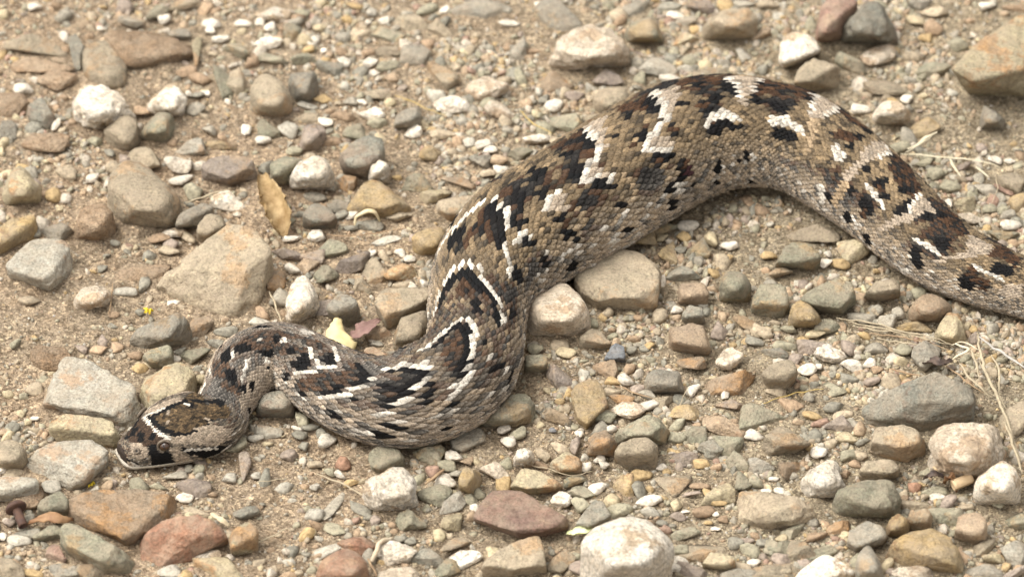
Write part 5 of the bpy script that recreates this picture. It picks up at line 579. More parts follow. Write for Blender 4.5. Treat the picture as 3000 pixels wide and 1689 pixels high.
 ["T","a",-70.9,28.2,4.7,7.1,2.8,9.0],
 ["Y","a",83.1,42.2,6.4,4.8,2.4,-6.0],
 ["B","r",92.8,32.1,6.4,4.8,2.4,9.0],
 ["U","a",-232.7,-51.6,6.4,4.8,2.4,-11.0],
 ["P","r",-184.3,-14.3,6.4,4.8,2.4,11.0],
 ["P","r",-4.2,-117.7,6.4,4.8,2.4,1.0],
 ["W","r",-269.7,-148.9,4.7,7.1,2.8,-8.0],
 ["T","r",-131.2,-222.6,6.4,4.8,2.4,4.0],
 ["B","a",131.1,-207.0,6.4,4.8,2.4,7.0],
 ["P","l",125.7,-222.6,6.4,4.8,2.4,10.0],
 ["B","r",130.8,-207.8,6.4,4.8,2.4,4.0],
 ["B","a",185.6,-127.5,6.4,4.8,2.4,-9.0],
 ["W","r",-257.0,142.8,4.1,8.4,2.4,-11.0],
 ["B","r",-178.5,169.5,7.0,4.2,2.1,5.0],
 ["B","a",-89.4,50.6,7.0,4.2,2.1,-3.0],
 ["O","a",-84.7,-160.3,7.0,4.2,2.1,5.0],
 ["U","r",87.8,-186.2,7.0,4.2,2.1,-11.0],
 ["L","r",-80.9,246.6,5.2,5.4,2.7,1.0],
 ["B","a",64.8,-51.8,5.2,5.4,2.7,4.0],
 ["E","a",-96.7,-151.3,5.2,5.4,2.7,6.0],
 ["U","a",-71.4,-189.8,5.2,5.4,2.7,-4.0],
 ["P","r",-181.9,-60.4,5.8,4.8,2.4,9.0],
 ["U","r",-263.2,-191.3,5.8,4.8,2.4,-2.0],
 ["W","r",39.0,-147.8,6.7,4.8,2.4,42.0],
 ["W","l",46.1,-141.1,5.8,4.8,2.4,10.0],
 ["N","r",181.5,-145.3,5.8,4.8,2.4,-3.0],
 ["G","r",148.1,-154.6,5.9,4.8,2.4,11.0],
 ["L","r",-136.2,-124.2,7.6,3.8,1.8,10.0],
 ["B","a",-179.3,-53.7,6.5,4.2,2.1,15.0],
 ["B","a",-57.3,-204.4,6.4,4.2,2.1,1.0],
 ["M","r",274.2,85.2,3.4,11.8,1.7,42.0],
 ["W","l",-173.5,228.8,5.2,4.8,2.4,7.0],
 ["W","l",-144.8,236.8,5.2,4.8,2.4,5.0],
 ["B","a",-224.5,16.6,5.2,4.8,2.4,6.0],
 ["P","r",-47.8,3.0,5.2,4.8,2.4,-3.0],
 ["P","r",174.0,28.3,4.6,5.4,2.7,-3.0],
 ["W","r",53.1,-117.7,5.2,4.8,2.4,3.0],
 ["W","r",-19.8,-180.7,4.6,5.4,2.7,1.0],
 ["W","l",-91.0,-153.7,5.2,4.8,2.4,1.0],
 ["L","a",-104.2,-163.0,5.2,4.8,2.4,8.0],
 ["B","r",-52.9,-206.2,5.3,4.8,2.4,11.0],
 ["W","r",48.8,-145.7,5.2,4.8,2.4,-4.0],
 ["U","a",122.9,-204.2,7.0,3.6,1.8,0.0],
 ["Y","l",140.9,-204.1,5.2,4.8,2.4,6.0],
 ["E","r",255.9,-177.2,5.2,4.8,2.4,-7.0],
 ["P","r",-56.2,24.0,5.8,4.2,2.1,2.0],
 ["N","r",196.6,-69.1,5.9,4.2,2.1,-10.0],
 ["B","r",78.8,-192.0,5.8,4.2,2.1,-7.0],
 ["L","r",-73.1,-47.8,6.4,3.6,1.8,3.0],
 ["B","r",-100.4,243.8,4.6,4.8,2.4,5.0],
 ["W","r",-77.3,28.4,4.7,4.8,2.4,-10.0],
 ["W","r",114.5,-90.1,4.7,4.8,2.4,11.0],
 ["W","r",15.3,253.5,5.2,4.2,2.1,-6.0],
 ["W","r",278.6,110.4,5.3,4.2,2.1,9.0],
 ["W","l",78.8,-147.7,5.3,4.2,2.1,12.0],
 ["W","r",140.7,-167.0,5.2,4.2,2.1,-3.0],
 ["N","a",176.1,-153.7,4.1,5.7,2.4,-2.0],
 ["W","r",1.8,235.9,4.7,4.2,2.1,-8.0],
 ["L","r",-135.5,-154.4,4.7,4.2,2.1,-7.0],
 ["N","r",110.6,-188.7,4.7,4.2,2.1,6.0],
 ["P","r",-226.5,-14.7,6.4,3.2,1.5,8.0],
 ["P","r",-78.8,189.7,5.3,3.6,1.8,-10.0],
 ["B","r",-218.9,38.4,5.2,3.6,1.8,1.0],
 ["N","r",-216.3,-22.9,5.2,3.6,1.8,5.0],
 ["T","r",-179.0,-17.6,5.3,3.6,1.8,-12.0],
 ["P","r",134.0,-166.9,5.2,3.6,1.8,3.0],
 ["W","r",-85.0,163.6,6.1,3.0,1.5,-23.0],
 ["P","r",-173.8,171.2,4.6,3.6,1.8,-3.0],
 ["B","r",-217.0,-32.7,4.7,3.6,1.8,11.0],
 ["B","r",-202.8,-20.7,4.6,3.6,1.8,2.0],
 ["W","r",-265.9,-202.7,3.5,5.1,2.1,5.0],
 ["U","r",-238.1,-100.9,5.2,3.0,1.5,2.0],
 ["L","r",104.0,-14.3,5.2,3.0,1.5,-6.0],
 ["P","r",138.3,-156.7,5.2,3.0,1.5,6.0],
 ["P","r",-178.6,-13.1,4.1,3.6,1.8,11.0],
 ["W","r",35.5,-121.6,4.1,3.6,1.8,-5.0],
 ["P","r",-114.4,-116.2,5.8,2.9,1.2,-2.0],
 ["W","r",106.5,-196.3,4.6,3.0,1.5,-3.0],
 ["W","r",-183.4,171.2,3.5,3.6,1.8,11.0],
 ["W","r",-160.9,163.4,3.5,3.6,1.8,12.0],
 ["W","r",-107.6,210.3,3.5,3.6,1.8,4.0],
 ["O","a",120.1,26.0,3.5,3.6,1.8,9.0],
 ["W","r",165.3,-66.3,3.5,3.6,1.8,12.0],
 ["P","r",106.8,-185.2,3.5,3.6,1.8,-6.0],
 ["W","r",-236.3,231.3,4.1,3.0,1.5,9.0],
 ["W","r",-75.5,-45.4,4.1,3.0,1.5,-2.0],
 ["O","r",102.8,-190.9,4.1,3.0,1.5,-8.0],
 ["W","r",-82.6,237.3,3.5,3.0,1.5,-11.0],
 ["A","r",21.5,-117.2,3.5,3.0,1.5,1.0],
 ["W","r",97.9,-110.4,3.5,3.0,1.5,-12.0],
 ["W","r",-254.7,-108.5,4.1,2.4,1.2,-0.0],
 ["W","r",90.7,-181.9,4.7,2.3,0.9,10.0],
]
SPINE = [[-208.33,-145.7,1.5,1.8,2.0,5.5],[-207.43,-145.27,5.0,4.4,2.2,3.4],[-205.36,-144.24,8.0,6.5,2.3,1.6],[-202.38,-142.78,9.8,8.0,2.4,0.6],[-197.93,-140.59,11.5,9.4,2.5,0.1],[-192.48,-137.91,14.4,11.6,2.5,0.0],[-187.53,-135.47,17.0,13.5,2.5,0.0],[-177.13,-130.35,20.5,14.6,2.45,0.0],[-166.73,-125.23,21.6,14.0,2.4,0.0],[-161.28,-122.55,20.2,13.4,2.3,0.0],[-155.84,-119.87,16.4,12.8,2.25,0.0],[-154.9,-111.35,14.6,12.6,2.2,0.0],[-151.49,-103.04,14.4,13.4,2.15,0.0],[-142.68,-82.56,18.36,16.1,2.15,0.0],[-126.59,-71.28,18.57,16.29,2.15,0.0],[-110.29,-82.35,19.71,17.29,2.15,0.0],[-92.86,-99.95,22.16,19.44,2.15,0.0],[-75.68,-111.45,24.38,21.39,2.15,0.0],[-56.59,-114.8,27.34,23.99,2.15,0.0],[-34.51,-102.48,28.07,24.62,2.15,0.0],[-22.98,-81.6,26.39,23.15,2.15,0.0],[-19.26,-57.54,25.08,22.0,2.15,0.0],[-18.27,-35.25,26.21,22.99,2.15,0.0],[-12.96,-12.12,29.42,25.8,2.15,0.0],[2.6,11.26,34.21,30.01,2.15,0.0],[29.88,36.36,35.7,31.32,2.15,0.0],[63.03,68.32,36.03,31.61,2.15,0.0],[93.21,94.52,36.18,31.74,2.15,0.0],[121.14,105.86,34.15,29.96,2.15,0.0],[148.83,104.33,31.45,27.59,2.15,0.0],[170.56,91.58,29.05,25.48,2.15,0.0],[199.05,58.73,25.77,22.6,2.15,0.0],[233.09,13.81,21.97,19.28,2.15,0.0],[258.24,-4.34,19.35,16.98,2.15,0.0],[283.54,-17.14,16.54,14.51,2.15,0.0],[320.47,-42.85,13.56,11.89,2.1,0.0],[348.27,-78.24,10.25,8.99,2.1,0.0],[362.3,-121.0,6.95,6.09,2.1,0.0],[364.5,-160.94,3.97,3.48,2.1,0.0],[360.33,-195.69,1.32,1.16,2.1,0.0]]
# skin marks along (mm from snout) and across (mm from the back line)
MARKS = [
 ["D","G",0.0,[[155.0,18.8],[158.0,14.1],[161.0,10.0],[170.0,7.5],[172.0,3.0],[174.0,-1.5],[182.0,1.6],[188.0,6.5],[183.0,9.5],[179.0,13.2],[174.0,16.7],[167.0,21.4],[158.0,22.6]]],
 ["D","G",0.0,[[192.0,15.1],[196.0,7.7],[200.0,4.4],[204.0,3.6],[209.0,3.6],[213.0,4.6],[209.0,10.0],[205.0,12.6],[202.0,15.1],[200.0,18.5],[197.0,21.6],[194.0,21.2]]],
 ["D","G",0.0,[[226.0,-0.9],[236.0,-4.6],[251.0,-4.4],[249.0,0.9],[240.0,4.5],[234.0,9.1],[230.0,11.9],[226.0,15.7],[222.0,15.6],[223.0,7.4]]],
 ["D","G",0.0,[[105.0,1.8],[113.0,5.5],[126.0,5.0],[138.0,2.6],[148.0,1.3],[146.0,5.3],[141.0,7.8],[136.0,10.2],[129.0,12.5],[105.0,10.4],[99.0,6.6]]],
 ["D","G",0.0,[[132.0,-3.2],[137.0,-4.5],[143.0,-5.9],[152.0,-4.8],[147.0,0.7],[138.0,0.6]]],
 ["D","G",0.0,[[96.0,-7.7],[103.0,-4.3],[107.0,-1.8],[112.0,-0.6],[117.0,-0.6],[116.0,5.5],[107.0,5.5],[100.0,3.6],[95.0,1.2]]],
 ["D","G",0.0,[[88.0,-13.2],[88.0,-4.4],[83.0,0.5],[74.0,-0.5],[77.0,-8.8]]],
 ["D","C",3.5,[[73.0,6.2]]],
 ["D","C",2.9,[[72.0,1.4]]],
 ["D","G",0.0,[[315.0,-17.4],[319.0,-10.3],[327.0,-11.7],[335.0,-10.3],[334.0,-2.0],[328.0,1.0],[322.0,4.8],[324.0,-1.9],[325.0,-7.7],[317.0,-8.3],[313.0,-12.7]]],
 ["N","G",0.0,[[7.0,-4.4],[12.0,-8.6],[17.0,-11.6],[20.0,-2.9],[21.0,3.0],[23.0,10.6],[18.0,10.6],[14.0,9.2],[7.0,2.2]]],
 ["D","G",0.0,[[448.0,-23.7],[454.0,-19.0],[461.0,-15.5],[467.0,-14.3],[467.0,-8.3],[462.0,1.2],[457.0,5.9],[455.0,0.0],[451.0,-4.7],[443.0,-9.5]]],
 ["K","G",0.0,[[466.0,-14.3],[467.0,-8.3],[462.0,1.2],[457.0,5.9],[455.0,-1.2],[457.0,-9.5]]],
 ["L","G",0.0,[[468.0,-16.6],[473.0,-14.2],[479.0,-14.2],[482.0,-11.8],[474.0,0.0],[464.0,3.6],[456.0,8.3],[455.0,7.1],[462.0,1.2],[466.0,-5.9]]],
 ["W","L",0.6,[[468.0,-15.5],[469.0,-10.7],[465.0,-2.4],[461.0,3.6],[456.0,7.1]]],
 ["K","C",2.4,[[445.0,-7.1]]],
 ["K","C",2.1,[[427.0,1.2]]],
 ["K","C",2.4,[[474.0,2.4]]],
 ["K","C",2.4,[[490.0,-7.0]]],
 ["K","C",2.6,[[486.0,10.5]]],
 ["K","C",2.9,[[496.0,4.6]]],
 ["K","C",2.3,[[491.0,5.8]]],
 ["K","C",3.2,[[504.0,-3.4]]],
 ["D","C",3.5,[[485.0,7.0]]],
 ["D","C",3.2,[[456.0,13.1]]],
 ["D","C",2.3,[[430.0,9.4]]],
 ["K","G",0.0,[[434.0,3.5],[445.0,4.7],[445.0,9.5],[436.0,13.0],[434.0,8.3],[433.0,5.9]]],
 ["D","G",0.0,[[482.0,-16.5],[493.0,-23.1],[497.0,-17.2],[502.0,-17.0],[508.0,-21.2],[510.0,-6.6],[510.0,3.3],[508.0,2.2],[501.0,-5.7],[496.0,-6.9],[491.0,-9.3],[486.0,-10.5],[481.0,-11.8]]],
 ["K","G",0.0,[[505.0,-14.6],[508.0,-13.4],[510.0,0.0],[509.0,5.6],[506.0,2.2],[501.0,-3.4]]],
 ["L","G",0.0,[[508.0,-16.7],[513.0,-19.8],[517.0,-19.6],[522.0,-21.4],[521.0,-10.7],[518.0,-2.2],[515.0,3.3],[514.0,8.8],[510.0,8.9],[510.0,2.2],[510.0,-6.6]]],
 ["W","L",0.6,[[508.0,-13.4],[510.0,-3.3],[510.0,4.4]]],
 ["W","L",0.6,[[522.0,-21.4],[521.0,-9.7],[518.0,-1.1]]],
 ["D","G",0.0,[[522.0,-21.4],[527.0,-17.9],[532.0,-16.6],[536.0,-3.1],[531.0,-2.1],[526.0,-2.1],[518.0,2.2],[520.0,-2.2]]],
 ["K","G",0.0,[[522.0,-21.4],[525.0,-20.1],[521.0,0.0],[518.0,2.2],[520.0,-2.2]]],
 ["K","C",2.8,[[521.0,4.3]]],
 ["K","C",2.9,[[532.0,5.2]]],
 ["K","C",2.6,[[536.0,6.1]]],
 ["W","G",0.0,[[476.0,17.8],[485.0,14.1],[494.0,11.5],[505.0,13.5],[510.0,16.6],[508.0,20.0],[503.0,20.3],[496.0,17.2],[489.0,17.5],[482.0,20.0],[479.0,22.5],[476.0,20.1]]],
 ["K","G",0.0,[[478.0,22.5],[488.0,18.7],[495.0,18.4],[503.0,20.3],[509.0,21.1],[507.0,24.6],[499.0,23.9],[493.0,21.9],[486.0,29.3],[479.0,27.2]]],
 ["L","G",0.0,[[430.0,15.3],[440.0,11.8],[446.0,9.5],[453.0,7.1],[448.0,11.8],[452.0,17.8],[447.0,22.5],[441.0,22.5],[437.0,18.9]]],
 ["W","L",0.6,[[431.0,15.3],[439.0,11.8],[451.0,8.3]]],
 ["W","L",0.6,[[431.0,15.3],[437.0,18.9],[441.0,22.5],[447.0,22.5]]],
 ["K","G",0.0,[[433.0,18.9],[440.0,21.3],[446.0,23.7],[450.0,24.9],[446.0,28.4],[438.0,27.2],[433.0,22.4]]],
 ["D","G",0.0,[[421.0,-20.0],[422.0,-14.1],[416.0,-3.5],[411.0,1.2],[407.0,-2.4],[403.0,-5.9],[399.0,-9.4],[396.0,-15.3],[398.0,-23.5],[404.0,-23.5],[409.0,-21.2],[415.0,-20.0]]],
 ["K","G",0.0,[[422.0,-21.2],[422.0,-14.1],[416.0,-3.5],[410.0,2.4],[410.0,-4.7],[413.0,-11.8]]],
 ["L","G",0.0,[[423.0,-22.4],[431.0,-21.2],[439.0,-18.9],[430.0,-10.6],[424.0,-2.4],[413.0,4.7],[410.0,2.4],[416.0,-3.5],[422.0,-14.1]]],
 ["W","L",0.6,[[423.0,-18.9],[420.0,-9.4],[414.0,-1.2],[410.0,2.4]]],
 ["L","G",0.0,[[415.0,-3.5],[419.0,-1.2],[418.0,2.4],[411.0,4.7],[405.0,5.9],[409.0,1.2]]],
 ["W","L",0.6,[[415.0,-2.4],[410.0,1.2],[406.0,4.7]]],
 ["D","G",0.0,[[408.0,-22.4],[409.0,-13.0],[412.0,-8.2],[415.0,-3.5],[407.0,3.5],[401.0,2.4],[403.0,-2.4],[402.0,-8.2]]],
 ["K","G",0.0,[[412.0,-10.6],[417.0,-4.7],[411.0,0.0],[409.0,-4.7]]],
 ["K","C",2.4,[[397.0,-7.0]]],
 ["K","G",0.0,[[389.0,1.2],[397.0,2.3],[404.0,3.5],[398.0,7.0],[392.0,8.2],[386.0,8.2],[385.0,4.7]]],
 ["L","G",0.0,[[388.0,10.5],[396.0,7.0],[404.0,4.7],[401.0,10.6],[403.0,14.1],[407.0,18.8],[402.0,20.0],[398.0,17.6],[396.0,14.1],[388.0,14.0]]],
 ["W","L",0.6,[[388.0,11.7],[397.0,7.0],[403.0,4.7]]],
 ["W","L",0.6,[[388.0,12.9],[396.0,14.1],[399.0,17.6],[406.0,18.8]]],
 ["K","G",0.0,[[389.0,14.0],[398.0,16.4],[400.0,21.1],[405.0,25.9],[400.0,27.0],[396.0,22.3],[392.0,18.7]]],
 ["L","G",0.0,[[356.0,14.7],[365.0,10.3],[374.0,9.3],[376.0,12.8],[372.0,16.2],[373.0,20.8],[364.0,19.5]]],
 ["W","L",0.6,[[358.0,13.6],[365.0,10.3],[374.0,9.3]]],
 ["K","G",0.0,[[363.0,3.4],[370.0,4.6],[375.0,7.0],[366.0,8.0],[360.0,10.3],[359.0,6.8]]],
 ["D","C",2.9,[[372.0,4.6]]],
 ["D","C",3.2,[[364.0,25.2]]],
 ["D","C",2.9,[[433.0,24.8]]],
 ["D","C",2.9,[[449.0,33.2]]],
 ["K","G",0.0,[[358.0,18.2],[363.0,20.6],[373.0,22.0],[368.0,24.2],[362.0,25.2],[359.0,22.7]]],
 ["D","G",0.0,[[372.0,-10.4],[378.0,-3.5],[370.0,1.2],[366.0,-1.1]]],
 ["K","G",0.0,[[375.0,-13.9],[380.0,-5.8],[375.0,-2.3],[370.0,-2.3],[366.0,-2.3],[369.0,-6.9]]],
 ["K","C",1.7,[[355.0,-1.1]]],
 ["K","C",1.7,[[350.0,2.2]]],
 ["K","C",1.3,[[348.0,5.5]]],
 ["K","C",1.7,[[342.0,5.4]]],
 ["K","C",1.3,[[345.0,12.0]]],
 ["K","C",2.2,[[338.0,8.4]]],
 ["K","C",2.6,[[361.0,30.8]]],
 ["K","C",2.6,[[366.0,35.6]]],
 ["T","G",0.0,[[377.0,18.6],[378.0,23.2],[377.0,27.9],[376.0,33.6],[373.0,33.6],[374.0,24.3]]],
 ["T","G",0.0,[[411.0,20.0],[413.0,23.6],[413.0,29.4],[413.0,36.5],[411.0,34.2],[410.0,27.1]]],
 ["K","G",0.0,[[396.0,31.7],[404.0,35.3],[402.0,38.8],[395.0,34.0]]],
 ["W","G",0.0,[[395.0,38.7],[404.0,37.6],[401.0,42.3],[395.0,42.2]]],
 ["W","G",0.0,[[360.0,41.0],[368.0,39.2],[367.0,43.7],[360.0,42.2]]],
 ["K","G",0.0,[[395.0,45.7],[403.0,48.2],[402.0,52.9],[397.0,51.6]]],
 ["W","C",2.0,[[395.0,42.2]]],
 ["W","C",1.2,[[385.0,54.8]]],
 ["K","C",2.6,[[436.0,42.5]]],
 ["K","C",2.9,[[435.0,51.9]]],
 ["K","C",2.3,[[451.0,47.4]]],
 ["K","C",3.5,[[477.0,45.0]]],
 ["K","C",2.9,[[512.0,38.6]]],
 ["K","C",2.3,[[475.0,54.5]]],
 ["K","C",2.3,[[516.0,57.7]]],
 ["K","C",1.7,[[502.0,42.9]]],
 ["K","C",2.6,[[444.0,39.0]]],
 ["W","C",3.2,[[441.0,44.9]]],
 ["W","C",2.3,[[444.0,45.0]]],
 ["W","C",2.4,[[519.0,38.9]]],
 ["M","C",2.6,[[450.0,39.1]]],
 ["K","G",0.0,[[311.0,16.2],[315.0,18.3],[311.0,25.2],[305.0,24.5],[302.0,18.1]]],
 ["W","G",0.0,[[328.0,12.8],[337.0,14.6],[340.0,17.0],[334.0,17.4],[328.0,14.8]]],
 ["K","G",0.0,[[333.0,15.2],[339.0,19.0],[341.0,25.6],[335.0,22.6],[331.0,19.1]]],
 ["K","C",3.5,[[336.0,35.2]]],
 ["K","C",2.9,[[360.0,50.1]]],
 ["W","C",2.0,[[365.0,45.9]]],
 ["W","C",2.3,[[341.0,32.0]]],
 ["W","C",1.7,[[335.0,40.1]]],
 ["D","G",0.0,[[522.0,-18.2],[526.0,-21.1],[530.0,-21.9],[534.0,-21.6],[539.0,-21.3],[544.0,-22.0],[548.0,-9.9],[543.0,-9.0],[539.0,-7.1],[534.0,-6.2],[528.0,-6.3],[521.0,-5.4]]],
 ["L","G",0.0,[[544.0,-20.0],[547.0,-22.7],[554.0,-23.2],[559.0,-12.4],[558.0,-4.8],[562.0,2.8],[557.0,4.8],[552.0,1.0],[548.0,-7.9]]],
 ["W","L",0.6,[[544.0,-22.0],[548.0,-7.9],[552.0,-1.0]]],
 ["W","L",0.6,[[554.0,-23.2],[559.0,-12.4],[559.0,-4.8]]],
 ["T","G",0.0,[[553.0,2.9],[561.0,0.9],[565.0,9.4],[571.0,18.4],[566.0,19.6],[562.0,10.4]]],
 ["D","G",0.0,[[554.0,-23.2],[562.0,-23.6],[568.0,-24.2],[575.0,-23.7],[577.0,-17.2],[572.0,-13.8],[567.0,-12.1],[560.0,-13.3]]],
 ["K","C",2.2,[[546.0,-8.9]]],
 ["K","C",2.8,[[537.0,5.1]]],
 ["K","C",2.3,[[520.0,4.3]]],
 ["K","C",3.2,[[577.0,-17.2]]],
 ["K","C",2.9,[[581.0,-6.3]]],
 ["W","G",0.0,[[530.0,13.6],[534.0,11.3],[542.0,9.0],[553.0,9.7],[560.0,11.4],[560.0,13.3],[549.0,13.7],[539.0,16.2],[532.0,17.6]]],
 ["K","G",0.0,[[534.0,22.7],[537.0,18.4],[546.0,15.9],[556.0,15.4],[562.0,16.1],[556.0,19.2],[547.0,21.7],[541.0,24.2]]],
 ["D","G",0.0,[[571.0,2.8],[574.0,-4.6],[582.0,-5.4],[582.0,0.0],[578.0,3.6]]],
 ["K","G",0.0,[[582.0,4.5],[583.0,-2.7],[587.0,2.6]]],
 ["W","G",0.0,[[576.0,8.2],[580.0,4.5],[586.0,6.2],[591.0,9.6],[586.0,12.4]]],
 ["L","G",0.0,[[590.0,-4.4],[588.0,-12.3],[588.0,-23.7],[598.0,-13.7],[601.0,-4.2],[600.0,2.6],[602.0,10.2],[603.0,15.2],[598.0,18.0],[595.0,12.1],[596.0,6.0]]],
 ["T","G",0.0,[[598.0,18.0],[603.0,15.2],[604.0,21.9],[603.0,27.9],[602.0,33.9],[597.0,32.6],[599.0,23.0]]],
 ["W","L",0.5,[[590.0,-21.0],[598.0,-13.7],[601.0,-4.2]]],
 ["D","G",0.0,[[599.0,-12.8],[598.0,-23.1],[606.0,-21.8],[616.0,-17.1],[631.0,-9.4],[636.0,-0.8],[626.0,0.0],[619.0,-0.8],[611.0,-3.3]]],
 ["K","C",2.2,[[603.0,5.1]]],
 ["K","C",2.4,[[615.0,6.5]]],
 ["K","C",2.4,[[617.0,3.3]]],
 ["K","C",2.4,[[625.0,8.8]]],
 ["K","C",2.7,[[638.0,8.4]]],
 ["K","C",2.9,[[628.0,-0.8]]],
 ["K","C",2.7,[[618.0,19.5]]],
 ["K","C",3.2,[[623.0,20.0]]],
 ["K","C",2.2,[[606.0,19.3]]],
 ["K","C",2.6,[[637.0,2.3]]],
 ["D","C",2.3,[[620.0,7.3]]],
 ["D","C",2.3,[[621.0,24.1]]],
 ["W","L",1.3,[[612.0,11.5],[619.0,12.1],[626.0,12.7],[630.0,13.3]]],
 ["L","G",0.0,[[637.0,0.0],[634.0,-7.0],[642.0,-6.1],[650.0,-4.5],[652.0,-1.5],[648.0,4.5],[647.0,11.2],[643.0,15.1],[639.0,23.0],[635.0,27.9],[636.0,20.9],[638.0,14.6],[642.0,6.8]]],
 ["W","L",0.5,[[635.0,-5.4],[638.0,0.0],[642.0,6.1]]],
 ["D","G",0.0,[[649.0,-5.2],[653.0,-16.2],[665.0,-13.4],[676.0,-4.7],[674.0,-0.7],[664.0,-1.4],[654.0,-2.2]]],
 ["K","C",2.6,[[651.0,1.5]]],
 ["K","C",2.9,[[654.0,-5.9]]],
 ["K","C",2.6,[[612.0,33.8]]],
 ["K","C",2.9,[[629.0,36.2]]],
 ["K","C",2.3,[[595.0,31.9]]],
 ["K","C",3.8,[[688.0,21.2]]],
 ["K","C",2.6,[[662.0,25.7]]],
 ["K","C",2.9,[[660.0,22.3]]],
 ["W","G",0.0,[[585.0,31.0],[590.0,28.0],[595.0,35.4],[592.0,38.3]]],
 ["W","G",0.0,[[614.0,32.0],[617.0,30.1],[623.0,31.2],[620.0,35.5]]],
 ["W","L",1.3,[[656.0,14.6],[661.0,14.3],[665.0,13.4],[670.0,13.9]]],
 ["K","G",0.0,[[655.0,18.3],[658.0,17.4],[664.0,17.0],[659.0,20.9]]],
 ["K","G",0.0,[[662.0,9.3],[666.0,6.3],[670.0,3.5],[673.0,8.9],[670.0,11.1],[665.0,11.3]]],
 ["L","G",0.0,[[676.0,-3.4],[678.0,-5.4],[685.0,-5.2],[691.0,-6.3],[692.0,0.6],[687.0,5.8],[681.0,11.3],[675.0,14.3],[671.0,20.7],[669.0,20.2],[674.0,13.0],[678.0,9.4],[681.0,5.3]]],
 ["D","G",0.0,[[691.0,-6.3],[696.0,-12.9],[703.0,-7.7],[709.0,-5.1],[709.0,2.3],[699.0,0.6],[693.0,1.9]]],
 ["W","L",1.3,[[688.0,11.6],[694.0,11.8],[699.0,10.9],[704.0,11.8]]],
 ["K","C",3.2,[[700.0,7.2]]],
 ["K","C",2.9,[[705.0,5.8]]],
 ["D","C",3.2,[[689.0,16.0]]],
 ["D","C",2.9,[[696.0,18.5]]],
 ["L","G",0.0,[[704.0,19.4],[707.0,13.3],[716.0,9.4],[719.0,15.7],[709.0,20.6]]],
 ["W","G",0.0,[[652.0,38.3],[661.0,29.4],[661.0,32.2],[653.0,44.1]]],
 ["K","G",0.0,[[647.0,44.2],[653.0,44.1],[651.0,44.4]]],
 ["W","L",1.0,[[320.0,-31.1],[326.0,-28.2],[331.0,-23.1],[334.0,-19.4],[338.0,-17.8],[345.0,-15.2],[346.0,-12.0],[345.0,-5.4],[343.0,-1.1],[337.0,3.1],[328.0,6.9],[319.0,11.2],[314.0,14.6],[304.0,15.7]]],
 ["K","G",0.0,[[338.0,-13.6],[344.0,-11.9],[344.0,-6.5],[342.0,-1.1],[334.0,4.1],[328.0,6.9],[321.0,9.5],[317.0,11.1],[319.0,6.6],[326.0,2.9],[331.0,0.0],[336.0,-5.2]]],
 ["D","G",0.0,[[334.0,-13.3],[339.0,-10.5],[336.0,-3.1],[329.0,2.0],[322.0,2.9],[326.0,-1.0],[331.0,-5.0]]],
 ["K","G",0.0,[[323.0,-24.9],[327.0,-22.5],[331.0,-16.1],[328.0,-11.8],[323.0,-12.4],[319.0,-10.3],[318.0,-15.8],[317.0,-18.5]]],
 ["W","L",1.0,[[328.0,13.8],[335.0,14.4],[339.0,16.9]]],
 ["W","L",1.0,[[296.0,-18.6],[301.0,-14.6],[305.0,-10.5],[306.0,-5.3],[304.0,-0.9],[299.0,1.7],[293.0,4.2],[288.0,7.5],[283.0,9.9],[274.0,13.2],[267.0,15.0]]],
 ["W","L",0.9,[[292.0,-19.2],[285.0,-23.1],[277.0,-24.7]]],
 ["K","G",0.0,[[295.0,-16.9],[300.0,-12.9],[303.0,-8.7],[304.0,-4.4],[300.0,-0.9],[292.0,2.5],[284.0,5.8],[287.0,0.0],[295.0,-4.2],[296.0,-8.5],[289.0,-12.5]]],
 ["D","G",0.0,[[293.0,-9.2],[295.0,-4.2],[287.0,0.0],[282.0,-0.8],[283.0,-5.8],[284.0,-10.7]]],
 ["K","G",0.0,[[291.0,1.7],[290.0,5.8],[282.0,8.2],[273.0,11.6],[265.0,13.4],[262.0,12.7],[272.0,7.4],[281.0,5.8]]],
 ["D","G",0.0,[[289.0,1.7],[281.0,4.9],[272.0,7.4],[278.0,3.3]]],
 ["K","G",0.0,[[295.0,-17.7],[290.0,-15.8],[283.0,-18.1],[278.0,-21.4],[288.0,-20.7]]],
 ["K","C",2.6,[[276.0,-0.8]]],
 ["K","C",2.6,[[270.0,1.7]]],
 ["K","C",2.0,[[357.0,-2.3]]],
 ["K","C",2.0,[[351.0,1.1]]],
 ["K","C",2.2,[[339.0,7.4]]],
 ["K","G",0.0,[[330.0,16.9],[336.0,18.6],[332.0,21.2]]],
 ["K","G",0.0,[[309.0,16.9],[311.0,24.3],[304.0,22.6]]],
 ["W","L",1.0,[[216.0,-6.4],[227.0,-9.2],[240.0,-9.9],[252.0,-8.7],[259.0,-7.7],[262.0,-4.2],[257.0,0.0],[250.0,3.5],[241.0,7.2],[235.0,10.9],[230.0,14.7],[227.0,18.4],[224.0,20.3],[220.0,21.1],[216.0,24.7],[214.0,24.7]]],
 ["K","G",0.0,[[218.0,-4.6],[232.0,-7.3],[248.0,-7.9],[257.0,-6.9],[258.0,-3.4],[252.0,0.9],[244.0,4.4],[236.0,9.1],[229.0,14.7],[225.0,19.3],[221.0,16.6],[226.0,12.0],[232.0,7.3],[240.0,2.7],[248.0,-2.6],[248.0,-5.3],[236.0,-5.5],[225.0,-3.7]]],
 ["D","G",0.0,[[233.0,-3.7],[245.0,-4.4],[245.0,-0.9],[238.0,2.7],[233.0,2.7]]],
 ["W","L",0.9,[[195.0,0.0],[201.0,-0.9],[209.0,0.9],[215.0,3.7],[213.0,7.3],[210.0,11.8],[207.0,14.4],[203.0,16.9],[200.0,20.2],[197.0,23.4],[194.0,26.3]]],
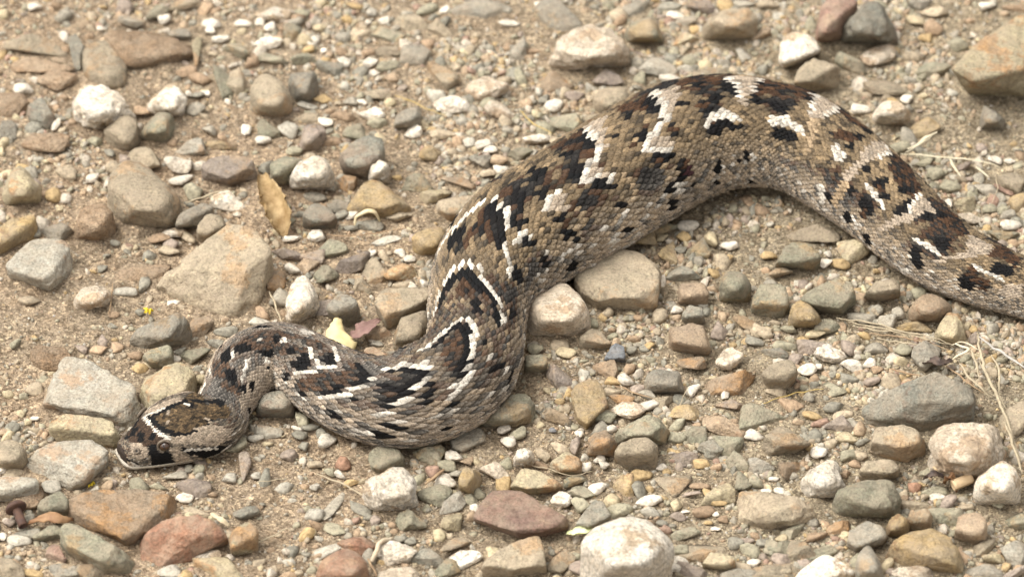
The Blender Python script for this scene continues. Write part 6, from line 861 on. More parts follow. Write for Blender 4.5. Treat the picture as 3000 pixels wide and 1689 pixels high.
 ["K","G",0.0,[[196.0,1.7],[204.0,0.9],[209.0,2.7],[213.0,4.6],[211.0,9.1],[208.0,11.8],[204.0,15.2],[202.0,18.6],[199.0,21.0],[196.0,23.2],[194.0,20.4],[195.0,17.9],[200.0,13.2],[204.0,9.8],[207.0,7.2],[203.0,4.5],[198.0,2.6],[195.0,2.6]]],
 ["D","G",0.0,[[200.0,7.9],[204.0,6.3],[208.0,5.4],[211.0,5.5],[206.0,8.1],[202.0,10.7]]],
 ["W","L",0.9,[[176.0,-1.5],[184.0,3.2],[189.0,5.7],[187.0,8.9],[184.0,12.0],[180.0,16.4],[176.0,19.2],[171.0,22.5],[168.0,23.7]]],
 ["K","G",0.0,[[172.0,-3.0],[178.0,-0.8],[185.0,4.0],[188.0,5.7],[186.0,8.1],[183.0,11.1],[179.0,14.8],[173.0,19.7],[168.0,22.2],[166.0,21.3],[169.0,17.8],[175.0,13.7],[180.0,11.7],[182.0,7.9],[181.0,4.7]]],
 ["D","G",0.0,[[172.0,9.8],[177.0,6.9],[182.0,7.9],[179.0,12.4],[173.0,14.4]]],
 ["W","L",0.8,[[152.0,-6.2],[163.0,0.0],[168.0,5.2],[162.0,7.9],[156.0,7.0],[149.0,3.4],[144.0,1.3]]],
 ["K","G",0.0,[[151.0,-4.1],[157.0,-3.5],[167.0,5.2],[161.0,5.7],[156.0,4.9],[157.0,2.8],[157.0,-0.7]]],
 ["D","C",2.9,[[154.0,0.0]]],
 ["D","C",2.9,[[155.0,22.3]]],
 ["K","G",0.0,[[140.0,13.6],[143.0,8.5],[144.0,4.0],[149.0,5.4],[153.0,7.6],[154.0,12.5],[148.0,15.5],[143.0,15.1]]],
 ["W","L",0.8,[[148.0,17.5],[154.0,13.9],[159.0,10.6]]],
 ["K","G",0.0,[[102.0,9.1],[110.0,9.1],[117.0,12.8],[101.0,12.1]]],
 ["D","G",0.0,[[110.0,-4.3],[115.0,-2.4],[120.0,-1.2],[125.0,-1.9],[130.0,-3.8],[135.0,-1.3],[130.0,0.6],[124.0,2.5],[114.0,2.4],[108.0,-1.2]]],
 ["K","C",2.6,[[120.0,4.3]]],
 ["K","C",2.0,[[99.0,16.2]]],
 ["K","C",1.9,[[136.0,7.0]]],
 ["K","C",2.3,[[143.0,21.7]]],
 ["K","C",2.0,[[158.0,26.1]]],
 ["W","C",2.0,[[127.0,3.7]]],
 ["W","C",2.6,[[132.0,-8.2]]],
 ["W","C",1.7,[[102.0,12.8]]],
 ["W","C",1.5,[[108.0,0.6]]],
 ["K","G",0.0,[[112.0,-8.5],[117.0,-7.9],[117.0,-4.3],[112.0,-5.5]]],
 ["K","G",0.0,[[193.0,30.4],[197.0,28.5],[200.0,31.7],[200.0,35.2],[196.0,33.5]]],
 ["K","G",0.0,[[215.0,24.7],[219.0,28.5],[219.0,32.2],[215.0,29.3]]],
 ["W","G",0.0,[[212.0,24.6],[216.0,22.9],[219.0,22.1],[222.0,22.1],[219.0,24.8],[214.0,25.6]]],
 ["L","G",0.0,[[216.0,34.8],[220.0,34.9],[223.0,42.3],[219.0,41.3]]],
 ["K","G",0.0,[[209.0,35.4],[213.0,36.5],[217.0,42.2],[215.0,43.0]]],
 ["W","G",0.0,[[236.0,18.2],[241.0,15.3],[246.0,16.8],[240.0,18.9]]],
 ["K","G",0.0,[[236.0,20.9],[245.0,23.1],[245.0,26.6],[235.0,25.5]]],
 ["K","G",0.0,[[248.0,31.6],[247.0,35.3],[242.0,39.4],[239.0,37.0],[244.0,33.8]]],
 ["W","G",0.0,[[239.0,28.0],[247.0,30.0],[243.0,31.2]]],
 ["K","C",2.4,[[196.0,11.2]]],
 ["K","C",2.0,[[184.0,19.1]]],
 ["K","C",2.0,[[211.0,15.5]]],
 ["K","C",2.2,[[209.0,19.0]]],
 ["K","C",1.7,[[207.0,22.6]]],
 ["K","C",1.5,[[245.0,10.6]]],
 ["K","C",2.1,[[177.0,30.0]]],
 ["K","C",2.0,[[195.0,38.4]]],
 ["K","G",0.0,[[281.0,16.4],[280.0,22.2],[274.0,22.3],[271.0,18.2]]],
 ["W","G",0.0,[[191.0,25.8],[196.0,25.8],[198.0,27.0],[195.0,27.3]]],
 ["K","C",2.3,[[92.0,-6.9]]],
 ["K","C",2.1,[[89.0,-5.6]]],
 ["K","C",2.6,[[96.0,-1.2]]],
 ["K","C",2.1,[[99.0,0.6]]],
 ["K","G",0.0,[[81.0,-3.6],[83.0,0.5],[80.0,4.5],[74.0,3.8],[76.0,-0.5]]],
 ["K","G",0.0,[[103.0,6.1],[111.0,11.0],[109.0,12.2],[100.0,7.9]]],
 ["D","G",0.0,[[107.0,-2.4],[112.0,-0.6],[117.0,0.0],[116.0,3.6],[108.0,0.6]]],
 ["W","L",0.7,[[92.0,5.1],[85.0,5.9],[78.0,6.9]]],
 ["W","L",0.7,[[92.0,-2.9],[88.0,-2.2]]],
 ["W","L",0.7,[[88.0,-18.7],[80.0,-11.1]]],
 ["L","G",0.0,[[86.0,8.1],[94.0,12.8],[105.0,15.3],[122.0,25.1],[98.0,31.7],[87.0,27.7],[78.0,22.2],[60.0,13.1],[68.0,9.5],[78.0,8.9]]],
 ["K","C",2.0,[[80.0,13.1]]],
 ["K","C",2.0,[[75.0,9.6]]],
 ["K","C",2.1,[[69.0,20.8]]],
 ["K","C",1.7,[[98.0,16.2]]],
 ["W","L",0.6,[[68.0,-11.4],[73.0,-11.9],[83.0,-19.3]]],
 ["H","G",0.0,[[20.0,-3.4],[25.0,-2.7],[30.0,-3.5],[39.0,-3.1],[61.0,-19.8],[51.0,0.0],[59.0,1.0],[58.0,8.8],[55.0,11.1],[49.0,8.5],[47.0,13.6],[39.0,13.1],[33.0,14.5],[27.0,11.3],[22.0,4.1],[21.0,-0.5]]],
 ["K","L",1.3,[[20.0,-3.4],[25.0,-2.7],[30.0,-2.9],[39.0,-3.1],[42.0,-3.7]]],
 ["K","L",1.3,[[21.0,-1.5],[22.0,4.1],[27.0,11.3],[33.0,14.5],[39.0,13.7],[45.0,13.7],[48.0,9.2]]],
 ["K","L",0.9,[[45.0,-3.7],[50.0,-1.2],[55.0,-0.6],[59.0,1.0]]],
 ["K","C",2.3,[[58.0,1.0]]],
 ["K","C",1.3,[[43.0,-0.6]]],
 ["W","L",0.5,[[40.0,-1.9],[42.0,0.0]]],
 ["L","L",0.5,[[47.0,8.0],[48.0,12.9],[39.0,12.4]]],
 ["L","C",0.8,[[30.0,0.0]]],
 ["L","C",0.9,[[27.0,3.4]]],
 ["L","G",0.0,[[21.0,-11.6],[28.0,-9.1],[38.0,-8.1],[41.0,-7.5],[39.0,-3.7],[31.0,-4.1],[22.0,-3.6]]],
 ["W","L",0.7,[[21.0,-6.0],[25.0,-3.3],[30.0,-3.5]]],
 ["W","L",0.9,[[19.0,-7.1],[19.0,-1.9],[19.0,1.9],[21.0,7.0],[24.0,12.4]]],
 ["N","C",2.9,[[14.0,-3.2]]],
 ["N","C",2.9,[[16.0,2.1]]],
 ["K","C",1.7,[[16.0,-10.3]]],
 ["K","C",1.7,[[12.0,-3.7]]],
 ["K","C",1.5,[[13.0,0.8]]],
 ["K","C",1.5,[[17.0,5.3]]],
 ["L","G",0.0,[[23.0,13.7],[27.0,13.0],[35.0,15.3],[39.0,14.3],[42.0,13.1],[47.0,14.8],[51.0,17.3],[54.0,19.3],[54.0,24.4],[48.0,25.2],[42.0,24.3],[37.0,22.9],[29.0,19.1]]],
 ["L","G",0.0,[[42.0,13.1],[50.0,12.7],[55.0,17.8],[54.0,22.7],[49.0,18.9]]],
 ["K","G",0.0,[[16.0,15.0],[23.0,20.6],[26.0,32.8],[25.0,34.0],[18.0,29.0],[16.0,18.9]]],
 ["K","G",0.0,[[14.0,7.6],[18.0,10.6],[17.0,17.3],[17.0,28.0],[14.0,22.0],[13.0,12.7]]],
 ["L","G",0.0,[[23.0,19.0],[26.0,19.5],[31.0,27.2],[37.0,37.7],[32.0,36.5],[27.0,34.4],[25.0,26.3]]],
 ["K","G",0.0,[[28.0,20.0],[33.0,23.5],[39.0,26.1],[45.0,26.8],[50.0,26.6],[54.0,27.8],[53.0,33.5],[45.0,36.7],[38.0,36.0],[35.0,30.0],[29.0,23.2]]],
 ["W","L",0.4,[[30.0,23.4],[38.0,26.0],[43.0,26.8],[49.0,27.5]]],
 ["L","L",0.6,[[35.0,28.1],[40.0,37.4]]],
 ["L","G",0.0,[[7.0,0.6],[11.0,4.3],[13.0,9.3],[12.0,13.8],[7.0,11.7],[5.0,5.7]]],
 ["W","L",1.0,[[1.0,8.2],[7.0,16.4],[14.0,25.2],[18.0,28.5],[23.0,33.3],[28.0,35.4],[32.0,36.5],[42.0,37.4],[50.0,34.4],[53.0,28.9]]],
 ["L","G",0.0,[[1.0,-7.9],[1.0,12.3],[5.0,14.1],[3.0,7.3],[1.0,1.0]]],
 ["K","L",0.3,[[1.0,1.6],[3.0,8.8],[7.0,14.2]]],
 ["K","C",1.5,[[13.0,-7.3]]],
 ["K","C",1.4,[[10.0,-2.4]]],
 ["K","C",1.2,[[7.0,-2.8]]],
 ["K","C",1.4,[[12.0,2.2]]],
]
SEEN = [[0,-106,106],[25,-52,124],[50,-46,116],[75,-66,112],[100,-54,119],[125,-46,108],[150,-48,114],[175,-42,119],[200,-42,126],[225,-48,119],[250,-58,102],[275,-78,92],[300,-84,98],[325,-70,114],[350,-56,119],[375,-50,119],[400,-50,118],[425,-50,119],[450,-50,119],[475,-44,122],[500,-40,126],[525,-40,128],[550,-46,126],[575,-52,119],[600,-54,119],[625,-56,118],[650,-54,119],[675,-48,124],[700,-46,126],[725,-46,126],[750,-48,124],[775,-52,119],[800,-56,118],[825,-66,110],[850,-72,106],[875,-80,100],[900,-88,94],[925,-92,92]]
FEATURES = {"eye":[21.0,15.1],"nostril":[8.0,6.8]}
STRANDS = [
 ["grass_stalk","straw",0.46,[[175.7,-31.2,4.0],[187.2,-32.1,4.0],[198.5,-35.7,4.0],[212.6,-41.9,4.0],[226.7,-46.3,4.0],[239.0,-53.4,4.0]],"long dry grass stalk with a fraying tip, uppermost of the fallen tuft"],
 ["grass_stalk","straw",0.41,[[184.8,-35.4,3.0],[195.5,-38.9,3.0],[209.8,-40.7,3.0],[223.9,-46.9,3.0],[237.9,-52.2,3.0]],"dry grass stalk lying just under the uppermost one of the tuft"],
 ["grass_stalk","straw",0.41,[[197.0,-46.0,3.0],[206.6,-48.7,3.0],[217.9,-50.9,3.0],[226.3,-55.7,3.0],[237.0,-59.2,3.0]],"dry grass stalk crossing the grey stone behind the long dark boulder"],
 ["grass_stalk","straw",0.87,[[252.3,-40.7,3.0],[251.7,-58.0,8.0],[252.8,-68.6,8.0],[253.9,-79.0,8.0],[257.2,-92.1,8.0],[260.8,-107.6,8.0],[263.4,-120.5,8.0],[265.9,-134.9,8.0],[268.9,-145.4,3.0]],"thick bleached grass stem running past the rough chalk boulder"],
 ["twig","greywood",0.75,[[252.4,-47.5,5.0],[260.5,-56.3,5.0],[268.6,-65.1,5.0],[276.6,-73.4,5.0]],"grey weathered twig pointing away from the grass tuft"],
 ["grass_stalk","straw",0.64,[[257.5,-65.9,8.0],[261.2,-73.2,6.0],[261.0,-85.4,6.0],[260.2,-93.0,2.0]],"short bleached grass blade arching beside the thick stem"],
 ["grass_stalk","straw",0.7,[[240.6,-72.9,8.0],[244.8,-81.1,6.0],[249.5,-88.0,6.0],[256.2,-93.8,2.0]],"straw blade sloping down beside the long dark boulder"],
 ["grass_stalk","pale",0.87,[[238.6,-56.7,8.0],[243.1,-58.9,8.0],[246.4,-60.7,8.0],[241.6,-65.1,8.0],[236.8,-69.9,8.0]],"folded pale straw blade at the heart of the tuft"],
 ["grass_stalk","straw",0.75,[[247.4,-62.7,9.0],[249.3,-70.9,7.0],[251.3,-79.3,3.0]],"broad straw blade hanging from the heart of the tuft"],
 ["grass_stalk","yellow",0.32,[[134.0,-98.6,2.0],[145.0,-93.0,2.0],[156.5,-88.6,2.0],[167.4,-86.5,2.0]],"thin yellow grass stem lying across flat pebbles"],
 ["bark_strip","brownwood",0.58,[[202.7,-71.5,3.0],[211.1,-74.1,3.0],[219.0,-76.7,3.0]],"small brown bark strip behind the long dark boulder"],
 ["grass_stalk","straw",0.75,[[261.5,-122.3,10.0],[264.1,-136.0,10.0],[267.0,-152.9,10.0],[268.6,-163.0,10.0]],"dry grass seed spike beside the white potato stone"],
 ["grass_stalk","pale",0.58,[[217.1,107.2,8.0],[228.3,106.3,8.0],[240.0,104.4,8.0],[251.8,102.5,8.0],[263.5,99.7,8.0],[272.0,94.0,8.0]],"pale dry grass head lying behind the snake's back"],
 ["grass_stalk","pale",0.41,[[219.4,106.5,9.0],[228.7,114.5,9.0],[234.9,121.2,9.0]],"pale grass sprig slanting away from the snake's back"],
 ["grass_stalk","pale",0.75,[[244.0,101.3,9.0],[246.5,93.7,9.0],[249.6,85.3,9.0]],"pale grass spikelet bent down from the dry grass head"],
 ["grass_stalk","pale",0.64,[[258.7,97.5,6.0],[262.0,93.7,6.0],[265.8,88.1,6.0]],"pale grass spikelet lying on grit near the purple chip"],
 ["grass_stalk","straw",0.35,[[228.7,99.9,4.0],[229.6,93.3,4.0],[232.5,81.2,4.0]],"thin straw touching the snake's back"],
 ["grass_stalk","straw",0.26,[[270.0,96.5,3.0],[269.7,80.5,3.0],[266.0,68.4,3.0]],"thread-thin straw across a taupe stone"],
 ["grass_stalk","pale",1.04,[[221.4,110.3,8.0],[230.1,118.8,8.0],[234.4,122.6,8.0],[238.8,126.4,8.0]],"pale dry leaf blade beside the grey pyramid"],
 ["root","brownwood",0.41,[[-102.1,43.8,2.0],[-94.4,41.9,2.0],[-82.8,42.8,2.0],[-71.1,45.6,2.0],[-58.3,48.4,2.0]],"thin brown root in front of the olive ochre dome"],
 ["twig","straw",0.58,[[-181.0,67.8,5.0],[-172.4,71.5,5.0],[-163.7,76.2,5.0],[-156.2,79.9,5.0]],"split straw coloured twig above the narrow slate bar"],
 ["grass_stalk","yellow",0.32,[[-66.3,165.4,3.0],[-56.1,159.6,3.0],[-47.6,152.9,3.0],[-36.8,147.1,3.0]],"thin yellow grass stem passing the flat grey plate"],
 ["grass_stalk","yellow",0.35,[[4.8,151.6,4.0],[11.9,139.1,4.0],[23.2,130.5,4.0]],"thin yellow grass stem just behind the snake's broad back"],
 ["twig","straw",0.52,[[-102.7,-156.0,3.0],[-93.0,-161.8,3.0],[-85.7,-166.9,3.0],[-78.9,-172.7,3.0],[-74.4,-176.9,3.0]],"thin straw twig ending at the white limestone lump"],
 ["twig","brownwood",0.93,[[-36.1,-156.0,6.0],[-40.5,-161.8,6.0],[-45.5,-167.7,6.0]],"short split brown twig pointing at the salmon pebble"],
 ["root","brownwood",0.7,[[-74.6,-224.2,4.0],[-72.3,-230.7,4.0],[-70.0,-237.1,4.0]],"brown root leading down from the pale knuckled root"],
 ["root","bone",1.45,[[-72.5,-223.6,2.0],[-70.6,-219.8,6.0],[-68.2,-212.5,6.0],[-62.5,-205.2,2.0]],"pale knuckled root beside the red-brown cobble"],
 ["twig","brownwood",0.38,[[54.5,-86.9,5.0],[62.4,-91.2,5.0],[69.7,-95.5,5.0],[75.4,-97.3,5.0]],"thin dark twig lying in front of the arched grey stone"],
 ["root","straw",0.26,[[93.8,-87.5,4.0],[91.3,-97.9,4.0],[88.9,-103.9,4.0]],"hair-thin root draped over a small ochre stone"],
 ["root","straw",0.32,[[10.1,-149.2,3.0],[18.5,-152.6,3.0],[28.0,-156.0,3.0],[36.4,-156.0,3.0],[42.5,-154.3,3.0]],"hair-thin root curving in front of the buff flat-topped stone"],
 ["root","brownwood",0.38,[[-218.5,1.6,2.0],[-218.6,-10.1,2.0],[-219.6,-25.3,2.0]],"thin upright root beside the half-buried pink-white stone"],
 ["twig","straw",0.52,[[-132.7,-7.1,4.0],[-128.9,-18.7,4.0],[-125.0,-34.8,4.0]],"straw twig leaning toward the snake's neck beside the upright white stone"],
 ["root","straw",0.52,[[-138.5,-217.4,3.0],[-134.2,-212.4,3.0],[-128.9,-206.7,3.0],[-124.5,-204.2,3.0],[-120.2,-200.9,3.0],[-115.3,-198.5,3.0]],"twisted straw root near the pale yellow cube"],
 ["root","straw",0.26,[[-135.0,-161.1,2.0],[-126.7,-159.9,2.0],[-118.3,-158.2,2.0]],"hair-thin root lying on bare silt below the snake"],
 ["grass_stalk","straw",0.43,[[180.3,-31.8,3.0],[192.8,-35.8,3.0],[205.8,-39.8,3.0],[218.9,-43.8,3.0],[232.3,-49.5,3.0]],"dry grass stalk squeezed between the two uppermost stalks of the tuft"],
 ["grass_stalk","brownwood",0.38,[[193.7,-41.6,3.0],[205.1,-44.2,3.0],[217.6,-46.9,3.0],[229.9,-52.2,3.0],[236.6,-55.7,3.0]],"brownish grass stalk in the middle of the fallen tuft"],
 ["grass_stalk","straw",0.41,[[222.6,-59.2,6.0],[224.8,-61.6,5.0],[227.1,-62.3,3.0]],"very short straw stub in front of the fallen tuft"],
 ["grass_stalk","pale",0.46,[[237.6,-55.7,6.0],[243.5,-52.2,6.0],[247.9,-55.7,6.0],[251.7,-59.2,6.0]],"pale straw bent over the heart of the tuft"],
 ["grass_stalk","straw",0.52,[[251.1,-69.2,7.0],[255.8,-79.6,4.0],[260.2,-92.7,4.0],[264.5,-106.2,3.0]],"bleached stem lying alongside the thick stem past the rough chalk boulder"],
 ["grass_stalk","brownwood",0.46,[[232.5,-68.0,3.0],[239.5,-75.9,3.0],[246.5,-84.6,3.0],[252.9,-90.6,3.0]],"dark stem lying along the back of the long dark boulder"],
 ["grass_stalk","straw",0.35,[[262.6,-101.0,3.0],[263.5,-113.1,3.0],[265.1,-125.0,3.0],[266.5,-138.7,3.0]],"thin straw pressed against the lower end of the thick stem"],
]
LEAVES = [
 ["leaf","brownleaf",0.85,[[-139.0,83.5,12.0,3.2],[-136.6,71.3,12.0,7.8],[-133.4,61.7,10.0,10.7],[-130.0,52.1,8.0,11.0],[-127.8,45.6,5.0,8.1],[-125.4,41.9,2.0,2.6]],"curled brown dead leaf beside the great tan triangular boulder"],
 ["leaf","yellowleaf",-0.45,[[-94.1,-36.5,10.0,2.6],[-95.1,-44.5,10.0,5.5],[-93.5,-53.6,11.0,9.6],[-89.9,-61.3,10.0,9.9],[-86.5,-64.8,7.0,6.4],[-84.0,-64.9,3.0,1.7]],"creamy yellow dead leaf with chewed holes behind the snake's neck"],
 ["leaf","greenleaf",0.5,[[28.4,-202.2,3.0,0.9],[32.7,-203.3,4.0,3.5],[37.1,-203.4,6.0,4.6],[41.3,-199.1,4.0,1.2]],"small pale green leaf cupped between mauve-red slab and round white boulder"],
 ["bark_strip","purplebark",0.3,[[-88.1,-45.1,3.0,3.8],[-83.4,-46.6,8.0,5.2],[-77.7,-42.4,9.0,4.1],[-71.6,-31.5,5.0,0.9]],"purple-brown bark strip lying beside the creamy yellow leaf"],
 ["leaf","darkleaf",-0.5,[[-253.5,-195.2,3.0,0.6],[-248.2,-195.7,8.0,2.3],[-240.8,-196.6,11.0,4.3],[-234.3,-196.0,9.0,3.8],[-229.8,-191.4,3.0,0.9]],"curled dark brown dead leaf beside the rusty bolt"],
 ["leaf","blackleaf",0.6,[[217.1,-160.2,3.0,0.9],[220.6,-163.5,9.0,2.9],[225.8,-162.1,7.0,2.0],[228.9,-161.6,2.0,0.6]],"crumpled blackened leaf in front of the rough chalk boulder"],
 ["leaf","darkleaf",0.6,[[228.2,-162.7,3.0,1.2],[230.5,-165.5,10.0,2.9],[232.9,-166.0,6.0,2.0],[233.9,-168.0,1.0,0.6]],"dark red-brown leaf scrap beside the rolled bark curl"],
 ["leaf","blackleaf",0.5,[[221.3,-66.0,2.0,1.2],[225.4,-70.3,8.0,3.8],[230.9,-73.2,9.0,3.2],[237.3,-63.6,3.0,0.9]],"crumpled dark dead leaf among the dry stalks"],
 ["bark_strip","palebark",0.2,[[-157.1,-189.1,5.0,1.2],[-152.4,-196.3,7.0,1.7],[-147.6,-199.4,5.0,0.9]],"pale wood splinter beside the brick-red stone"],
]
SPOTS = {"bolt_head":[-259.7,-188.3,8],"bolt_end":[-255.9,-197.4,5],"flower":[-197.8,-21.3,2],"flower2":[-222.4,-162.8,2],"shell_a":[-87.1,53.4,0.5],"shell_b":[-85.9,55.8,5],"shell_c":[-80.5,55.5,9],"shell_d":[-75.9,55.4,8],"shell_e":[-72.9,55.6,1],"roll_a":[231.9,-168.6,6],"roll_b":[242.1,-164.5,8],"roll2_a":[223.2,-154.8,5],"roll2_b":[227.7,-152.3,8]}

# ------------------------------------------------------------------ helpers
def hash3(ix, iy, iz, seed):
    h = (ix*374761393 + iy*668265263 + iz*2147483647 + seed*1274126177) & 0xffffffff
    h = ((h ^ (h >> 13))*1274126177) & 0xffffffff
    h = ((h ^ (h >> 15))*2246822519) & 0xffffffff
    return ((h ^ (h >> 16)) & 0xffff)/32767.5 - 1.0

def vnoise(p, seed=0):
    p = np.asarray(p, float)
    i = np.floor(p).astype(np.int64); f = p-i; f = f*f*(3-2*f)
    out = 0
    for dx in (0, 1):
        wx = f[:, 0] if dx else 1-f[:, 0]
        for dy in (0, 1):
            wy = f[:, 1] if dy else 1-f[:, 1]
            for dz in (0, 1):
                wz = f[:, 2] if dz else 1-f[:, 2]
                out = out + wx*wy*wz*hash3(i[:, 0]+dx, i[:, 1]+dy, i[:, 2]+dz, seed)
    return out

def fbm(p, seed=0, octv=3):
    s, a, t = 0, 1.0, 0
    for k in range(octv):
        s = s + a*vnoise(p*2**k+17.3*k, seed+k); t += a; a *= 0.5
    return s/t

def make_mesh(name, V, F, smooth=True, colours=None):
    """V (n,3) metres, F (m,k) index array with one k"""
    V = np.asarray(V, np.float32); F = np.asarray(F, np.int32)
    me = bpy.data.meshes.new(name)
    me.vertices.add(len(V)); me.vertices.foreach_set('co', V.ravel())
    k = F.shape[1]
    me.loops.add(F.size); me.loops.foreach_set('vertex_index', F.ravel())
    me.polygons.add(len(F))
    me.polygons.foreach_set('loop_start', np.arange(0, F.size, k, dtype=np.int32))
    me.polygons.foreach_set('use_smooth', np.full(len(F), smooth, bool))
    if colours is not None:
        at = me.color_attributes.new('Col', 'FLOAT_COLOR', 'POINT')
        c = np.ones((len(V), 4), np.float32); c[:, :3] = colours
        at.data.foreach_set('color', c.ravel())
    me.update(calc_edges=True)
    return me

def link(name, me, mat, parent=None):
    o = bpy.data.objects.new(name, me); col.objects.link(o)
    if mat is not None and not me.materials: me.materials.append(mat)
    if parent is not None: o.parent = parent
    return o

def tag(o, label=None, cat=None, group=None, kind=None):
    for k, v in (('label', label), ('category', cat), ('group', group), ('kind', kind)):
        if v: o[k] = v
    return o

_ico = {}
def ico(level):
    if level not in _ico:
        bm = bmesh.new(); bmesh.ops.create_icosphere(bm, subdivisions=level, radius=1)
        bm.verts.ensure_lookup_table()
        _ico[level] = (np.array([v.co[:] for v in bm.verts]), np.array([[v.index for v in f.verts] for f in bm.faces]))
        bm.free()
    return _ico[level]

def tube_mesh(name, P, rad, sides=7, seed=0, wobble=0.0, flat=1.0):
    P = np.asarray(P, float); P = catmull(P, 8)
    n = len(P); rad = np.interp(np.linspace(0, 1, n), np.linspace(0, 1, len(rad)), rad)
    if wobble: P = P + np.stack([vnoise(np.c_[P*0.25, ][:, :3]+k*31, seed+k) for k in range(3)], 1)*wobble
    T = np.gradient(P, axis=0); T /= np.linalg.norm(T, axis=1)[:, None]+1e-9
    side = np.cross(T, [0, 0, 1.0]); side /= np.linalg.norm(side, axis=1)[:, None]+1e-9
    upv = np.cross(side, T)
    a = np.linspace(0, 2*np.pi, sides, endpoint=False)
    V = P[:, None]+rad[:, None, None]*(side[:, None]*np.cos(a)[None, :, None]+flat*upv[:, None]*np.sin(a)[None, :, None])
    V = np.vstack([V.reshape(-1, 3), P[:1], P[-1:]])*MM
    F = []
    for i in range(n-1):
        for j in range(sides):
            k = (j+1) % sides
            F += [(i*sides+j, i*sides+k, (i+1)*sides+k), (i*sides+j, (i+1)*sides+k, (i+1)*sides+j)]
    for j in range(sides):
        k = (j+1) % sides
        F += [(n*sides, k, j), (n*sides+1, (n-1)*sides+j, (n-1)*sides+k)]
    return make_mesh(name, V, F)

def catmull(P, n=24):
    P = np.asarray(P, float)
    Q = np.vstack([2*P[0]-P[1], P, 2*P[-1]-P[-2]])
    out = []
    for i in range(1, len(Q)-2):
        p0, p1, p2, p3 = Q[i-1], Q[i], Q[i+1], Q[i+2]
        for t in np.linspace(0, 1, n, endpoint=False):
            out.append(0.5*(2*p1+(p2-p0)*t+(2*p0-5*p1+4*p2-p3)*t*t+(3*p1-p0-3*p2+p3)*t**3))
    out.append(P[-1])
    return np.array(out)

class Snake:
    """spine on the ground (mm): columns x, y, half width, half height, squareness, lift; snout first"""
    def __init__(self, ctrl):
        C = catmull(ctrl)
        d = np.r_[0, np.cumsum(np.hypot(*np.diff(C[:, :2], axis=0).T))]
        self.L = d[-1]
        self.s = np.arange(0, self.L, 1.0)
        C = np.stack([np.interp(self.s, d, C[:, k]) for k in range(C.shape[1])], 1)
        for k in range(C.shape[1]):
            c = C[:, k].copy()
            w = np.ones(7)/7
            c2 = np.convolve(np.pad(c, 3, mode='edge'), w, 'valid')
            C[:, k] = c2 if k < 2 else np.where(self.s < 8, c, c2)
        self.C = C
        T = np.gradient(C[:, :2], axis=0)
        for _ in range(3):
            T = np.stack([np.convolve(np.pad(T[:, k], 4, mode='edge'), np.ones(9)/9, 'valid') for k in (0, 1)], 1)
        self.T = T/np.linalg.norm(T, axis=1)[:, None]
        self.R = (C[:, 2]+C[:, 3])/2
    def at(self, s):
        s = np.clip(s, 0, self.s[-1])
        f = lambda a: np.interp(s, self.s, a)
        return f
    def point(self, s, th):
        """surface point for arc length s (mm) and angle th from the back (radians)"""
        f = self.at(s)
        x, y, a, b, n, lift = [f(self.C[:, k]) for k in range(6)]
        tx, ty = f(self.T[:, 0]), f(self.T[:, 1])
        sn, cs = np.sin(th), np.cos(th)
        e = 2.0/n
        u = np.sign(sn)*np.abs(sn)**e*a
        w = np.sign(cs)*np.abs(cs)**e*b
        w = np.where(cs < 0, w*0.78, w)
        z = 0.78*b-0.6+lift+w
        return np.stack([x+ty*u, y-tx*u, z], -1)


# ------------------------------------------------------------------ materials
def new_mat(name, rough=0.85, spec=0.25):
    m = bpy.data.materials.new(name); m.use_nodes = True
    n, l = m.node_tree.nodes, m.node_tree.links
    b = n['Principled BSDF']; b.inputs['Roughness'].default_value = rough
    b.inputs['Specular IOR Level'].default_value = spec
    return m, n, l, b

def noise_node(n, l, vec, scale, detail=4, rough=0.6):
    t = n.new('ShaderNodeTexNoise'); t.inputs['Scale'].default_value = scale
    t.inputs['Detail'].default_value = detail; t.inputs['Roughness'].default_value = rough
    l.new(vec, t.inputs['Vector']); return t

def ramp(n, l, fac, stops):
    r = n.new('ShaderNodeValToRGB'); l.new(fac, r.inputs[0])
    e = r.color_ramp.elements
    while len(e) < len(stops): e.new(0.5)
    for q, (p, c) in zip(e, stops): q.position = p; q.color = (*c, 1) if len(c) == 3 else c
    return r

def mix(n, l, fac, a, b, mode='MIX'):
    m = n.new('ShaderNodeMix'); m.data_type = 'RGBA'; m.blend_type = mode
    for v, i in ((fac, 0), (a, 6), (b, 7)):
        if isinstance(v, (int, float)): m.inputs[i].default_value = v
        elif isinstance(v, tuple): m.inputs[i].default_value = (*v, 1)
        else: l.new(v, m.inputs[i])
    return m.outputs[2]

def bump(n, l, b, h, dist, strength=1.0, prev=None):
    q = n.new('ShaderNodeBump'); q.inputs['Distance'].default_value = dist; q.inputs['Strength'].default_value = strength
    l.new(h, q.inputs['Height'])
    if prev is not None: l.new(prev, q.inputs['Normal'])
    l.new(q.outputs[0], b.inputs['Normal']); return q.outputs[0]

